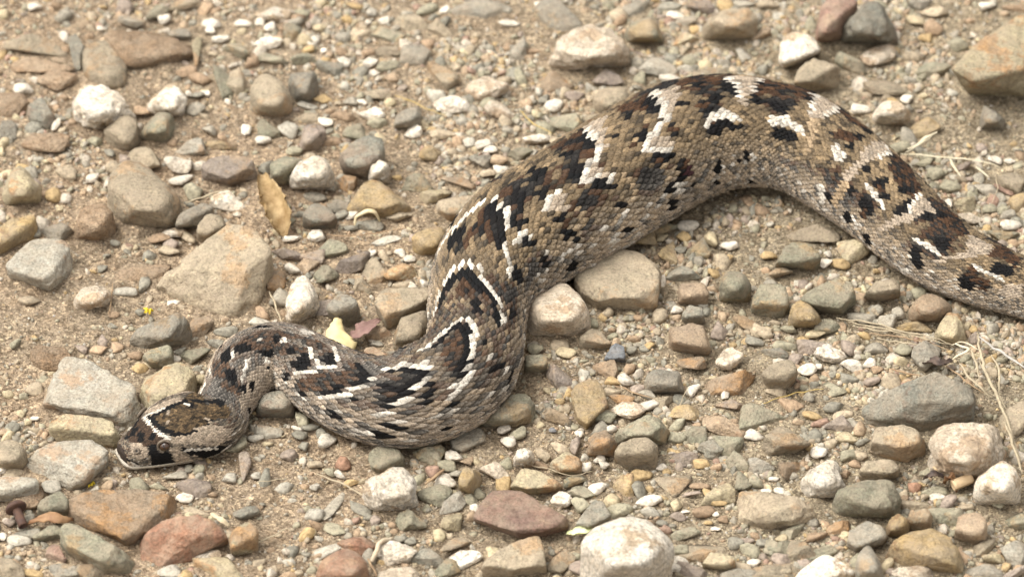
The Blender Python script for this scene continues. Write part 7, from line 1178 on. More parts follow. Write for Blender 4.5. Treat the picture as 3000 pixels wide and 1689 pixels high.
SOIL = (0.375, 0.295, 0.208)
STONE = {   # base, second tone, blotch, blotch share
    'W': ((0.76, 0.69, 0.58), (0.68, 0.58, 0.45), (0.46, 0.34, 0.22), 0.30),
    'P': ((0.66, 0.57, 0.45), (0.56, 0.45, 0.33), (0.43, 0.30, 0.19), 0.32),
    'L': ((0.345, 0.325, 0.27), (0.29, 0.268, 0.215), (0.32, 0.215, 0.135), 0.26),
    'G': ((0.235, 0.218, 0.175), (0.19, 0.178, 0.145), (0.27, 0.19, 0.11), 0.24),
    'B': ((0.150, 0.152, 0.125), (0.19, 0.185, 0.15), (0.14, 0.105, 0.08), 0.26),
    'A': ((0.115, 0.135, 0.16), (0.145, 0.16, 0.175), (0.13, 0.13, 0.13), 0.15),
    'E': ((0.225, 0.215, 0.148), (0.175, 0.172, 0.122), (0.29, 0.205, 0.105), 0.28),
    'T': ((0.31, 0.25, 0.17), (0.25, 0.21, 0.145), (0.31, 0.20, 0.105), 0.27),
    'Y': ((0.41, 0.335, 0.205), (0.33, 0.285, 0.18), (0.36, 0.20, 0.085), 0.30),
    'O': ((0.37, 0.25, 0.105), (0.31, 0.235, 0.13), (0.24, 0.135, 0.06), 0.28),
    'N': ((0.24, 0.155, 0.09), (0.20, 0.15, 0.10), (0.29, 0.155, 0.06), 0.34),
    'R': ((0.235, 0.105, 0.06), (0.19, 0.095, 0.062), (0.28, 0.15, 0.08), 0.28),
    'M': ((0.225, 0.125, 0.092), (0.185, 0.11, 0.088), (0.26, 0.165, 0.105), 0.25),
    'U': ((0.225, 0.178, 0.148), (0.185, 0.155, 0.135), (0.26, 0.175, 0.11), 0.25),
    'K': ((0.34, 0.24, 0.15), (0.29, 0.21, 0.14), (0.26, 0.145, 0.075), 0.25),
    'S': ((0.31, 0.205, 0.122), (0.265, 0.168, 0.095), (0.35, 0.245, 0.155), 0.35),
}
WORD = {'W': 'white', 'P': 'pinkish cream', 'L': 'pale grey', 'G': 'grey', 'B': 'dark slate grey', 'A': 'slate blue', 'E': 'grey-green',
        'T': 'taupe', 'Y': 'buff', 'O': 'ochre', 'N': 'brown', 'R': 'red-brown', 'M': 'dull red', 'U': 'mauve grey', 'K': 'pinkish tan', 'S': 'soil brown'}
def stone_colour(n, l, vec, c1, c2, c3, share, k=1.0, dust=1.0):
    a = noise_node(n, l, vec, 55*k, 5, 0.62)
    base = mix(n, l, ramp(n, l, a.outputs[0], [(0.38, (0, 0, 0)), (0.62, (1, 1, 1))]).outputs[0], c1, c2)
    v2 = n.new('ShaderNodeVectorMath'); v2.operation = 'ADD'; v2.inputs[1].default_value = (3.1, 7.7, 1.3); l.new(vec, v2.inputs[0])
    b = noise_node(n, l, v2.outputs[0], 38*k, 6, 0.68)
    lo = 0.72-share*0.62
    base = mix(n, l, ramp(n, l, b.outputs[0], [(lo, (0, 0, 0)), (lo+0.05, (0.9, 0.9, 0.9))]).outputs[0], base, c3)
    f = noise_node(n, l, vec, 620, 3, 0.7)                    # mineral grain
    base = mix(n, l, 1.0, base, ramp(n, l, f.outputs[0], [(0.32, (0.55, 0.53, 0.51)), (0.48, (1, 1, 1)), (0.66, (1.35, 1.34, 1.32))]).outputs[0], 'MULTIPLY')
    md = noise_node(n, l, v2.outputs[0], 170, 4, 0.6)          # mottling
    base = mix(n, l, 1.0, base, ramp(n, l, md.outputs[0], [(0.33, (0.74, 0.73, 0.72)), (0.5, (1, 1, 1)), (0.66, (1.18, 1.17, 1.15))]).outputs[0], 'MULTIPLY')
    d = noise_node(n, l, v2.outputs[0], 90, 5, 0.75)           # clinging dust
    return mix(n, l, ramp(n, l, d.outputs[0], [(0.40, (0.14*dust,)*3), (0.66, (0.62*dust,)*3)]).outputs[0], base, SOIL)

MATS = {}
for key, (c1, c2, c3, sh) in STONE.items():
    m, n, l, b = new_mat('stone_'+WORD[key].replace(' ', '_').replace('-', '_'), 0.88 if key != 'A' else 0.7, 0.22)
    tc = n.new('ShaderNodeTexCoord'); oi = n.new('ShaderNodeObjectInfo')
    mul = n.new('ShaderNodeVectorMath'); mul.operation = 'ADD'
    sc_ = n.new('ShaderNodeMath'); sc_.operation = 'MULTIPLY'; sc_.inputs[1].default_value = 40; l.new(oi.outputs['Random'], sc_.inputs[0])
    l.new(tc.outputs['Object'], mul.inputs[0]); l.new(sc_.outputs[0], mul.inputs[1])
    c = stone_colour(n, l, mul.outputs[0], c1, c2, c3, sh, 1.0, 0.45 if key in 'WA' else 1.0)
    val = n.new('ShaderNodeMapRange'); val.inputs[3].default_value = 0.84; val.inputs[4].default_value = 1.16; l.new(oi.outputs['Random'], val.inputs[0])
    cc = n.new('ShaderNodeVectorMath'); cc.operation = 'SCALE'; l.new(c, cc.inputs[0]); l.new(val.outputs[0], cc.inputs['Scale'])
    l.new(cc.outputs[0], b.inputs['Base Color'])
    h1 = noise_node(n, l, mul.outputs[0], 190, 7, 0.72)
    p = bump(n, l, b, h1.outputs[0], 0.004 if key in 'WPS' else 0.0028, 1.0)
    h2 = n.new('ShaderNodeTexVoronoi'); h2.inputs['Scale'].default_value = 330 if key in 'WP' else 700; l.new(mul.outputs[0], h2.inputs['Vector'])
    bump(n, l, b, h2.outputs[0], 0.0012 if key in 'WPS' else 0.0005, 0.7, p)
    MATS[key] = m

def colour_attr_mat(name, rough, grain, lo=0.62, hi=1.3, spec=0.25):
    m, n, l, b = new_mat(name, rough, spec)
    a = n.new('ShaderNodeAttribute'); a.attribute_name = 'Col'
    tc = n.new('ShaderNodeTexCoord')
    f = noise_node(n, l, tc.outputs['Object'], grain, 4, 0.7)
    c = mix(n, l, 1.0, a.outputs['Color'], ramp(n, l, f.outputs[0], [(0.34, (lo, lo*0.97, lo*0.94)), (0.5, (1, 1, 1)), (0.68, (hi, hi*0.985, hi*0.96))]).outputs[0], 'MULTIPLY')
    l.new(c, b.inputs['Base Color'])
    bump(n, l, b, f.outputs[0], 0.0008, 0.7)
    return m
GRAVEL = colour_attr_mat('gravel_mix', 0.88, 500)

# soil
m, n, l, b = new_mat('sandy_soil', 0.95, 0.12)
tc = n.new('ShaderNodeTexCoord'); vec = tc.outputs['Object']
big = noise_node(n, l, vec, 7, 4, 0.6)
c = mix(n, l, ramp(n, l, big.outputs[0], [(0.38, (0, 0, 0)), (0.62, (1, 1, 1))]).outputs[0], (0.325, 0.255, 0.178), (0.365, 0.272, 0.185))
sx = n.new('ShaderNodeSeparateXYZ'); l.new(vec, sx.inputs[0])
mr = n.new('ShaderNodeMapRange'); mr.inputs[1].default_value = -0.10; mr.inputs[2].default_value = 0.14; mr.inputs[3].default_value = 0; mr.inputs[4].default_value = 1; l.new(sx.outputs[0], mr.inputs[0])
c = mix(n, l, mr.outputs[0], c, (0.305, 0.248, 0.172))            # greyer grit on the road side
med = noise_node(n, l, vec, 60, 5, 0.65)
c = mix(n, l, 1.0, c, ramp(n, l, med.outputs[0], [(0.3, (0.72, 0.68, 0.64)), (0.55, (1, 1, 1)), (0.75, (1.18, 1.17, 1.15))]).outputs[0], 'MULTIPLY')
g = n.new('ShaderNodeTexVoronoi'); g.inputs['Scale'].default_value = 900; l.new(vec, g.inputs['Vector'])
gr = n.new('ShaderNodeSeparateColor'); l.new(g.outputs['Color'], gr.inputs[0])
c = mix(n, l, 1.0, c, ramp(n, l, gr.outputs[0], [(0.0, (0.58, 0.55, 0.52)), (0.45, (0.95, 0.95, 0.95)), (0.8, (1.15, 1.15, 1.13)), (1.0, (1.75, 1.75, 1.7))]).outputs[0], 'MULTIPLY')
g2 = n.new('ShaderNodeTexVoronoi'); g2.inputs['Scale'].default_value = 300; l.new(vec, g2.inputs['Vector'])   # grit
gs = n.new('ShaderNodeSeparateColor'); l.new(g2.outputs['Color'], gs.inputs[0])
c = mix(n, l, 1.0, c, ramp(n, l, gs.outputs[1], [(0.0, (0.70, 0.69, 0.67)), (0.5, (1, 1, 1)), (0.85, (1.12, 1.11, 1.08)), (1.0, (1.4, 1.38, 1.34))]).outputs[0], 'MULTIPLY')
l.new(c, b.inputs['Base Color'])
p = bump(n, l, b, g2.outputs[0], 0.0022, 0.8)
p = bump(n, l, b, g.outputs[0], 0.0012, 0.8, p)
h = noise_node(n, l, vec, 240, 6, 0.75)
bump(n, l, b, h.outputs[0], 0.003, 0.9, p)
SOILMAT = m

def plain_mat(name, c1, c2, scale, rough=0.7, spec=0.3, bd=0.0006):
    m, n, l, b = new_mat(name, rough, spec)
    tc = n.new('ShaderNodeTexCoord')
    f = noise_node(n, l, tc.outputs['Object'], scale, 5, 0.65)
    l.new(ramp(n, l, f.outputs[0], [(0.35, c1), (0.65, c2)]).outputs[0], b.inputs['Base Color'])
    bump(n, l, b, f.outputs[0], bd, 0.8)
    return m
STRAW = {'straw': plain_mat('dry_straw', (0.40, 0.325, 0.215), (0.27, 0.215, 0.14), 220),
         'pale': plain_mat('bleached_straw', (0.56, 0.49, 0.35), (0.43, 0.36, 0.24), 220),
         'yellow': plain_mat('yellow_straw', (0.48, 0.34, 0.10), (0.38, 0.27, 0.10), 300),
         'greywood': plain_mat('grey_wood', (0.40, 0.37, 0.33), (0.28, 0.25, 0.21), 250),
         'brownwood': plain_mat('brown_wood', (0.24, 0.15, 0.085), (0.33, 0.23, 0.13), 250),
         'bone': plain_mat('pale_root', (0.50, 0.41, 0.29), (0.38, 0.29, 0.19), 200)}

# ------------------------------------------------------------------ ground: one sheet, dense where it is looked at
def spread(lo, hi, step, far):
    core = np.arange(lo, hi+step/2, step)
    out = [step*1.3]
    while sum(out) < far: out.append(out[-1]*1.25)
    o = np.cumsum(out)
    return np.r_[lo-o[::-1], core, hi+o]
gx, gy = spread(-0.36, 0.36, 0.0025, 40), spread(-0.34, 0.40, 0.0028, 40)
X, Y = np.meshgrid(gx, gy, indexing='xy')
def ground_z(x, y):
    p = np.stack([np.ravel(x), np.ravel(y), np.zeros(np.size(x))], 1)
    z = fbm(p*9, 3, 2)*0.0018 + fbm(p*60+5, 5, 3)*0.0014 + np.maximum(fbm(p*210+2, 9, 2), 0)*0.0020
    fade = np.clip(1.2-np.hypot(p[:, 0], p[:, 1]), 0, 1)
    return (z*fade-0.0016).reshape(np.shape(x))
Z = ground_z(X, Y)
def footprints():
    out = []
    for c, shape, pts, short, label in CUT_STONES:
        P = np.array(pts); P = P[P[:, 2] < 6] if (P[:, 2] < 6).sum() > 3 else P
        lo, hi = P.min(0), P.max(0); out.append(((lo[0]+hi[0])/2, (lo[1]+hi[1])/2, (hi[0]-lo[0])/2, (hi[1]-lo[1])/2))
    for c, shape, x, y, W, D, H, rz in ROUND_STONES[:330]: out.append((x, y, W/2, D/2))
    return out
BX, BY = X*1000, Y*1000
rise = np.zeros_like(Z)
fb = fbm(np.stack([BX.ravel()*0.07, BY.ravel()*0.07, 0*BX.ravel()], 1), 71, 2).reshape(Z.shape)
for a, b_, ea, eb in footprints():          # soil banked against each stone
    i0, i1 = np.searchsorted(gx, [(a-ea-14)*MM, (a+ea+14)*MM]); j0, j1 = np.searchsorted(gy, [(b_-eb-14)*MM, (b_+eb+14)*MM])
    if i1 <= i0 or j1 <= j0: continue
    sl = (slice(j0, j1), slice(i0, i1))
    q = np.hypot((BX[sl]-a)/ea, (BY[sl]-b_)/eb)
    d = (q-0.92)*min(ea, eb)
    hgt_ = min(4.2, 0.15*min(ea, eb)+0.2)*np.clip(0.65+0.9*fb[sl], 0.1, 1.4)
    rise[sl] = np.maximum(rise[sl], hgt_*np.exp(-np.maximum(d, 0)/6.0))
Z = Z+rise*MM
nx_, ny_ = len(gx), len(gy)
idx = np.arange(nx_*ny_).reshape(ny_, nx_)
Fq = np.stack([idx[:-1, :-1], idx[:-1, 1:], idx[1:, 1:], idx[1:, :-1]], -1).reshape(-1, 4)
ground = link('ground', make_mesh('ground', np.stack([X, Y, Z], -1).reshape(-1, 3), Fq), SOILMAT)
tag(ground, 'sandy brown gravel road verge strewn with stones', None, None, 'structure')

# ------------------------------------------------------------------ snake
sn = Snake(SPINE)
rg = np.random.default_rng(11)
COL = {'B': (0.190, 0.148, 0.100), 'K': (0.005, 0.004, 0.0035), 'D': (0.040, 0.0185, 0.0080), 'W': (0.47, 0.42, 0.35), 'L': (0.27, 0.21, 0.15),
       'T': (0.285, 0.205, 0.125), 'H': (0.070, 0.045, 0.022), 'N': (0.045, 0.026, 0.015), 'M': (0.040, 0.016, 0.017)}
def inside(poly, s, t):
    poly = np.asarray(poly); x1, y1 = poly[:, 0], poly[:, 1]; x2, y2 = np.roll(x1, -1), np.roll(y1, -1)
    c = np.zeros(len(s), bool)
    for a, b_, c_, d in zip(x1, y1, x2, y2):
        if b_ == d: continue
        hit = ((b_ > t) != (d > t)) & (s < (c_-a)*(t-b_)/(d-b_)+a)
        c ^= hit
    return c
def near(poly, s, t):
    best = np.full(len(s), 1e9); poly = np.asarray(poly, float)
    if len(poly) == 1: return np.hypot(s-poly[0, 0], t-poly[0, 1])
    for p, q in zip(poly[:-1], poly[1:]):
        d = q-p; L2 = d@d+1e-9
        u = np.clip(((s-p[0])*d[0]+(t-p[1])*d[1])/L2, 0, 1)
        best = np.minimum(best, np.hypot(s-p[0]-u*d[0], t-p[1]-u*d[1]))
    return best
seen = np.array(SEEN, float)
def pattern(s, th):
    """class of the skin mark at each scale; unsurveyed far flanks repeat the near side"""
    lo, hi = np.interp(s, seen[:, 0], seen[:, 1]), np.interp(s, seen[:, 0], seen[:, 2])
    deg = np.degrees(th)
    flip = ((deg < lo+6) & (-deg < hi)) | ((deg > hi-6) & (-deg > lo))
    thm = np.where(flip, -th, th)
    t = thm*np.interp(s, sn.s, sn.R)
    out = np.full(len(s), 'B')
    for cls, kind, wd, pl in MARKS:
        if kind == 'G': hit = inside(pl, s, t)
        elif kind == 'C': hit = near(pl, s, t) < wd*1.2
        else: hit = near(pl, s, t) < np.maximum(wd, np.interp(s, sn.s, sn.R)*np.where(s < 60, 0.042, 0.054))
        out[hit] = cls
    return out
body_sd = 64
ths = np.linspace(-np.pi, np.pi, body_sd, endpoint=False)
srow = np.r_[np.arange(0, 4, 0.5), np.arange(4, sn.L-1, 2.0)]
S2, T2 = np.meshgrid(srow, ths, indexing='ij')
PB = sn.point(S2.ravel(), T2.ravel()).reshape(len(srow), body_sd, 3)
ctr = PB.mean(1, keepdims=True)
PB = ctr+(PB-ctr)*0.985
belly = np.clip((np.abs(T2)-2.0)/0.6, 0, 1)[..., None]
cb = (1-belly)*np.array([0.030, 0.020, 0.014])+belly*np.array([0.52, 0.42, 0.30])
nr = len(srow)
ix = np.arange(nr*body_sd).reshape(nr, body_sd); jn = np.roll(ix, -1, 1)
FB = np.stack([ix[:-1], ix[1:], jn[1:], jn[:-1]], -1).reshape(-1, 4)
caps = np.vstack([PB.reshape(-1, 3), ctr[0], ctr[-1]])
cc_ = np.vstack([cb.reshape(-1, 3), [[0.4, 0.33, 0.27]], [[0.2, 0.15, 0.1]]])
FT = np.vstack([FB[:, [0, 1, 2]], FB[:, [0, 2, 3]],
                np.stack([ix[0], jn[0], np.full(body_sd, nr*body_sd)], 1), np.stack([jn[-1], ix[-1], np.full(body_sd, nr*body_sd+1)], 1)])
SKIN = colour_attr_mat('snake_skin', 0.6, 900)
snake = link('snake', make_mesh('snake', caps*MM, FT, True, cc_), SKIN)
tag(snake, 'thick mottled brown snake with pale chevrons stretched across the gravel', 'snake')

# keeled scales, each a small lifted leaf
def scale_cells():
    out = []
    for side, s0 in ((0, 2.5),):
        s = s0; k = 0
        while s < sn.L-6:
            Rl = np.interp(s, sn.s, sn.R)
            head = s < 62
            nrow = 64 if head else int(np.interp(s, [60, 260, 480], [46, 48, 60]))//2*2
            wth = 2*np.pi/nrow
            L = Rl*wth*(1.5 if not head else 1.2)
            off = (k % 2)*0.5
            for j in range(-31, 32):
                th = (j+off)*wth
                if abs(th) < R(128): out.append((s, th, wth, L))
            s += L*0.55; k += 1
    return np.array(out)
cells = scale_cells()
cells[:, 0] += rg.normal(0, 0.05, len(cells))*cells[:, 3]
cls = pattern(cells[:, 0]+cells[:, 3]*0.3, cells[:, 1])
OUT = [(-.60, 0, -.10), (-.98, .38, .0), (-.84, .70, .10), (-.42, .93, .20), (0, 1.05, .30)]
INN = [(-.52, .01, 0), (-.87, .38, .10), (-.74, .67, .20), (-.36, .88, .30), (0, .985, .40)]
flipx = lambda q: [(-x_, y_, z_) for x_, y_, z_ in q[-2::-1]]
LOC = np.array(OUT+flipx(OUT)+INN+flipx(INN)+[(0, -.04, .05), (0, .40, .36), (0, .75, .46)])   # across, along, lift
LF = [t for i in range(8) for t in ((i, i+1, i+10), (i, i+10, i+9))]
LF += [(9, 10, 19), (9, 19, 18), (10, 11, 19), (11, 20, 19), (11, 12, 20), (12, 13, 20), (13, 14, 20), (14, 15, 20), (15, 19, 20), (15, 16, 19), (16, 17, 19), (17, 18, 19)]
nsc = len(cells); nl = len(LOC)
s0, th0, wth, LL = cells.T
Rl = np.interp(s0, sn.s, sn.R)
jit = rg.normal(0, 1, (nsc, 4))
Sv = s0[:, None]+(LOC[None, :, 1]-0.35)*LL[:, None]*1.28*(1+0.05*jit[:, :1])
wid = 0.60*wth*(1+0.06*jit[:, 1])
Tv = th0[:, None]+LOC[None, :, 0]*wid[:, None]
flank = np.clip((np.abs(th0)-0.7)/1.0, 0, 1)
Sv_c = np.clip(Sv, 0.3, sn.L-2)
P0 = sn.point(Sv_c.ravel(), Tv.ravel()).reshape(nsc, nl, 3)
e = 0.02
du = sn.point(np.clip(Sv_c+0.6, 0, sn.L-1).ravel(), Tv.ravel()).reshape(P0.shape)-P0
dt = sn.point(Sv_c.ravel(), (Tv+e).ravel()).reshape(P0.shape)-P0
N = np.cross(dt, du); N /= np.linalg.norm(N, axis=2, keepdims=True)+1e-9
f = lambda k: np.interp(Sv_c, sn.s, sn.C[:, k])
C0 = np.stack([f(0), f(1), f(3)*0.8], -1)
N *= np.sign(((P0-C0)*N).sum(-1, keepdims=True)+1e-12)
hgt = (Rl*wth*1.05*(1+0.15*jit[:, 2])*np.where(s0 < 60, 0.55, 1.0))[:, None]
P1 = P0+N*((LOC[None, :, 2]+0.03)*hgt)[..., None]
base = np.array([COL[c] for c in cls])
isB = (cls == 'B')
# ground colour: browner on the back, paler and greyer down the flanks and on the neck
low = np.clip((np.abs(th0)-0.9)/0.8, 0, 1)
front = np.clip((330-s0)/200, 0, 1)
tone = np.array([0.125, 0.087, 0.048])*(1-low[:, None])+np.array([0.235, 0.175, 0.115])*low[:, None]
lowf = np.clip((np.abs(th0)-0.75)/0.5, 0, 1)[:, None]
tone_f = np.array([0.040, 0.0245, 0.013])*(1-lowf)+np.array([0.18, 0.138, 0.098])*lowf
tone = tone*(1-front[:, None])+tone_f*front[:, None]
hd = (s0 < 60)[:, None]; tone = np.where(hd, np.array([0.095, 0.072, 0.048]), tone)
base[isB] = tone[isB]
spot = rg.random(nsc)
base[isB & (spot < 0.17)] *= 0.30
base[isB & (front > 0.2) & (lowf[:, 0] < 0.6) & (spot > 0.25) & (spot < 0.55)] = COL['D']
base[isB & (front > 0.2) & (spot > 0.55) & (spot < 0.66)] = COL['K']
base[isB & (spot > 0.86)] *= 1.5
ll = (np.abs(th0) > 1.25) & isB & (rg.random(nsc) < 0.13); base[ll] = COL['K']
lw = (np.abs(th0) > 1.2) & isB & (rg.random(nsc) < 0.10); base[lw] = np.array(COL['W'])*0.8
isD = cls == 'D'; base[isD & (spot < 0.34)] = COL['K']; base[(cls == 'H') & (spot < 0.25)] *= 0.4; base[(cls == 'H') & (spot > 0.85)] *= 1.7; base[isD & (spot > 0.72)] *= 1.35
base *= np.clip(1+0.20*jit[:, 3:4], 0.5, 1.6)
patch = fbm(np.stack([s0*0.045, th0*Rl*0.06, np.zeros(nsc)], 1), 21, 2)
base[isB] *= (1+0.5*patch[isB])[:, None]
mid = (np.abs(th0) < 1.25) & (s0 > 60)
pn = patch+0.25*(rg.random(nsc)-0.5)
base[isB & mid & (pn < -0.33)] = np.array(COL['D'])*1.1
base[isB & mid & (pn < -0.42)] = COL['K']
base = np.clip(base*0.95, 0.004, 0.8)
rim = np.array([0, .55, 1, 1, 1, 1, 1, .55, 0, 0, .05, .1, .15, .2, .15, .1, .05, 0, 0, .18, .40])
rimw = np.where(isB, 0.10+0.80*np.maximum(flank, 0.75*front), np.where(cls == 'L', 0.35, np.where(cls == 'D', 0.05+0.16*front, np.where(np.isin(cls, ['H', 'N']), 0.08, 0.0))))
rimw = rimw*(0.6+0.8*rg.random(nsc))*np.where(s0 < 58, 0.45, 1.0)
rimc = np.array([0.60, 0.53, 0.445])
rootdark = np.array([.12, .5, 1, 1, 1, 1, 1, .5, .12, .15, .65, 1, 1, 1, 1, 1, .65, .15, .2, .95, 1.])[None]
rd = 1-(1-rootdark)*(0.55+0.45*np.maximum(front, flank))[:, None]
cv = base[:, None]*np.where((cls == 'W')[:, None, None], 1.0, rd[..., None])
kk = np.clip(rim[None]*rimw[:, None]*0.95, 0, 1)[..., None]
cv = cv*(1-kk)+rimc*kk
FS = (np.array(LF)[None]+(np.arange(nsc)*nl)[:, None, None]).reshape(-1, 3)
SCALE = colour_attr_mat('snake_scales', 0.6, 1000, 0.35, 1.5, 0.12)
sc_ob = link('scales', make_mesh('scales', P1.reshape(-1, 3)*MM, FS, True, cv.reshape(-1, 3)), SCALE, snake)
sc_ob['kind'] = 'stuff'

# belly scutes edge, eyes, nostrils
def surf(s, t):
    s = np.array([float(s)]); th = np.array([t/np.interp(s[0], sn.s, sn.R)])
    p = sn.point(s, th)[0]
    a = sn.point(s+0.8, th)[0]-p; b2 = sn.point(s, th+0.03)[0]-p
    nn = np.cross(b2, a); nn /= np.linalg.norm(nn)
    f0 = sn.at(s); c0 = np.array([f0(sn.C[:, 0])[0], f0(sn.C[:, 1])[0], f0(sn.C[:, 3])[0]*0.8])
    if nn@(p-c0) < 0: nn = -nn
    return p, nn, a/np.linalg.norm(a)
EYE = plain_mat('amber_iris', (0.055, 0.026, 0.011), (0.03, 0.017, 0.009), 700, 0.12, 0.6, 0.0001)
PUP = plain_mat('black_pupil', (0.006, 0.005, 0.005), (0.01, 0.008, 0.008), 300, 0.15, 0.6, 0.0001)
LIDC = plain_mat('brow_skin', (0.075, 0.055, 0.036), (0.16, 0.125, 0.09), 500, 0.6)
iv, if_ = ico(3)
for sg in (1, -1):
    s_, t_ = FEATURES['eye']
    p, nn, al = surf(s_, sg*t_)
    upv = np.cross(nn, al); upv *= np.sign(upv[2]); 
    def ellipsoid(c, ra, ru, rn):
        return (c+iv[:, :1]*al*ra+iv[:, 1:2]*upv*ru+iv[:, 2:]*nn*rn)*MM
    eye = link('eye', make_mesh('eye', ellipsoid(p+nn*0.0, 2.9, 2.5, 2.0), if_), EYE, snake)
    link('pupil', make_mesh('pupil', ellipsoid(p+nn*1.55, 0.42, 1.7, 0.52), if_), PUP, eye)
    lid_pts = [p+al*3.5*math.cos(a)+upv*(0.3+2.9*math.sin(a))+nn*(0.6+0.7*math.sin(a)) for a in np.linspace(-0.2, math.pi+0.2, 7)]
    link('brow', tube_mesh('brow', lid_pts, [0.4, 0.7, 0.85, 0.7, 0.4], 8), LIDC, snake)
    s_, t_ = FEATURES['nostril']
    p, nn, al = surf(s_, sg*t_)
    upv = np.cross(nn, al)
    ring = [p+nn*0.55+al*1.25*math.cos(a)+upv*1.15*math.sin(a) for a in np.linspace(0, 2*math.pi, 10)]
    link('nostril', tube_mesh('nostril', ring, [0.75, 0.75], 7), LIDC, snake)
    link('nostril_opening', make_mesh('nostril_opening', ellipsoid(p+nn*0.1, 0.8, 0.7, 0.45), if_), PUP, snake)
# lip line round the upper jaw
LIP = plain_mat('pale_lip', (0.46, 0.41, 0.33), (0.30, 0.255, 0.195), 600, 0.55)
GAP = plain_mat('mouth_line', (0.03, 0.022, 0.02), (0.05, 0.035, 0.03), 600, 0.7)
for zoff, rad, mt, nm, push in ((1.90, 1.25, LIP, 'upper_lip', 0.955), (2.07, 0.4, GAP, 'mouth_line', 1.0), (2.22, 1.0, LIP, 'lower_lip', 0.975)):
    side_pts = []
    for sg in (1, -1):
        ss_ = np.linspace(56, 1.2, 22)
        q = sn.point(ss_, sg*(np.full(22, zoff)+0.06*np.sin(ss_*0.11)))
        side_pts.append(q)
    pts_ = np.vstack([side_pts[0], side_pts[1][::-1]])
    cen_ = np.array([np.interp(np.r_[np.linspace(56, 1.2, 22), np.linspace(1.2, 56, 22)], sn.s, sn.C[:, k]) for k in (0, 1)]).T
    pts_[:, :2] = cen_+(pts_[:, :2]-cen_)*push
    link(nm, tube_mesh(nm, pts_, [rad*0.4, rad, rad, rad, rad, rad*0.4], 7), mt, snake)

# ------------------------------------------------------------------ stones
def hull_planes(pts):
    bm = bmesh.new()
    for p in pts: bm.verts.new(p)
    r = bmesh.ops.convex_hull(bm, input=bm.verts)
    bm.normal_update()
    N, H = [], []
    faces = [f for f in bm.faces]
    for f in sorted(faces, key=lambda q: -q.calc_area()):
        nn = np.array(f.normal); hh = nn@np.array(f.verts[0].co)
        if hh < 0: nn, hh = -nn, -hh
        if hh < 1e-3: continue
        if all(nn@k < 0.945 or abs(hh-q) > 0.2*q for k, q in zip(N, H)): N.append(nn); H.append(hh)
    bm.free()
    return np.array(N), np.array(H)

POWER = {'a': 80, 'r': 15, 'l': 9, 's': 80}
def stone_verts(N, H, ext, shape, level, rs, seed):
    d, F = ico(level)
    d = d*ext; d = d/np.linalg.norm(d, axis=1)[:, None]
    q = np.maximum(d@N.T/H, 0)
    p = POWER[shape]
    r = (q**p).sum(1)**(-1/p)
    r = np.minimum(r, 3*ext.max())
    V = d*r[:, None]
    size = (ext[0]*ext[1]*ext[2])**(1/3)
    off = rs.uniform(0, 90, 3)
    f1, f2, f3 = fbm(V/size*0.9+off, seed, 2), fbm(V/size*2.6+off*2, seed+7, 3), fbm(V/size*7+off, seed+13, 2)
    if shape == 'l':
        pits = np.minimum(0, fbm(V/size*2.2+off*3, seed+29, 2)+0.12)
        amp = size*(0.16*f1+0.13*f2+0.06*f3+0.26*pits)
    elif shape == 'r': amp = size*(0.07*f1+0.045*f2+0.022*f3)
    else:
        ridge = -np.abs(f2)
        flake = np.clip((fbm(V/size*1.7+off*1.7, seed+41, 2)-0.10)*9, 0, 1)
        amp = size*(0.02*f1+0.035*ridge+0.020*f3-0.055*flake)
    return V+d*amp[:, None], F

def chips(N, H, pts, rs, count, lo=0.84, hi=0.97):
    n2 = rs.normal(size=(count, 3)); n2[:, 2] = np.abs(n2[:, 2])*0.8+0.05; n2 /= np.linalg.norm(n2, axis=1)[:, None]
    h2 = (pts@n2.T).max(0)*rs.uniform(lo, hi, count)
    return np.vstack([N, n2]), np.r_[H, h2]

named = []           # (x, y, short, label)
stone_rows = []      # top-level stones
for k, (c, shape, pts, short, label) in enumerate(CUT_STONES):
    rs = np.random.default_rng(100+k)
    P = np.array(pts); ctr = (P.max(0)+P.min(0))/2
    Q = P-ctr
    N, H = hull_planes(Q)
    if shape in 'as': N, H = chips(N, H, Q, rs, 7, 0.80, 0.97)
    ext = (Q.max(0)-Q.min(0))/2
    V, F = stone_verts(N, H, ext, shape, 5 if ext[0] > 13 else 4, rs, k)
    vl, vh = V.min(0), V.max(0); V = (V-(vl+vh)/2)*((Q.max(0)-Q.min(0))/(vh-vl))*1.02
    o = link('stone', make_mesh('stone', V*MM, F), MATS[c])
    o.location = ctr*MM
    tag(o, label, 'stone')
    named.append((ctr[0], ctr[1], short))
    stone_rows.append((ctr[0], ctr[1], ext[0], ext[1]))

# smaller stones: the largest are things of their own, the rest join the loose gravel
NBIG = 300-len(CUT_STONES)
LIMBS = [(*hxy, nm) for hxy, nm in []]
landmarks = named + [(*(sn.point(np.array([25.]), np.array([0.]))[0][:2]), "snake's head"), (*(sn.point(np.array([130.]), np.array([0.]))[0][:2]), "snake's neck bend"),
                     (*(sn.point(np.array([300.]), np.array([0.]))[0][:2]), "snake's lower bend"), (*(sn.point(np.array([640.]), np.array([0.]))[0][:2]), "snake's broad back")]
LM = np.array([[a, b_] for a, b_, _ in landmarks])
def where_words(x, y):
    d = LM-[x, y]; dist = np.hypot(*d.T); o = np.argsort(dist)
    i = o[0]; v0 = d[i]/(dist[i]+1e-6)
    for j in o[1:12]:
        if (d[j]/dist[j])@v0 < -0.55: return f'between the {landmarks[i][2]} and the {landmarks[j][2]}'
    return f'beside the {landmarks[i][2]}, not far from the {landmarks[o[1]][2]}'
SHAPEW = {'a': 'angular stone', 'r': 'rounded stone', 'l': 'knobbly stone', 's': 'flat flake'}
gV, gF, gC, off_ = [], [], [], 0
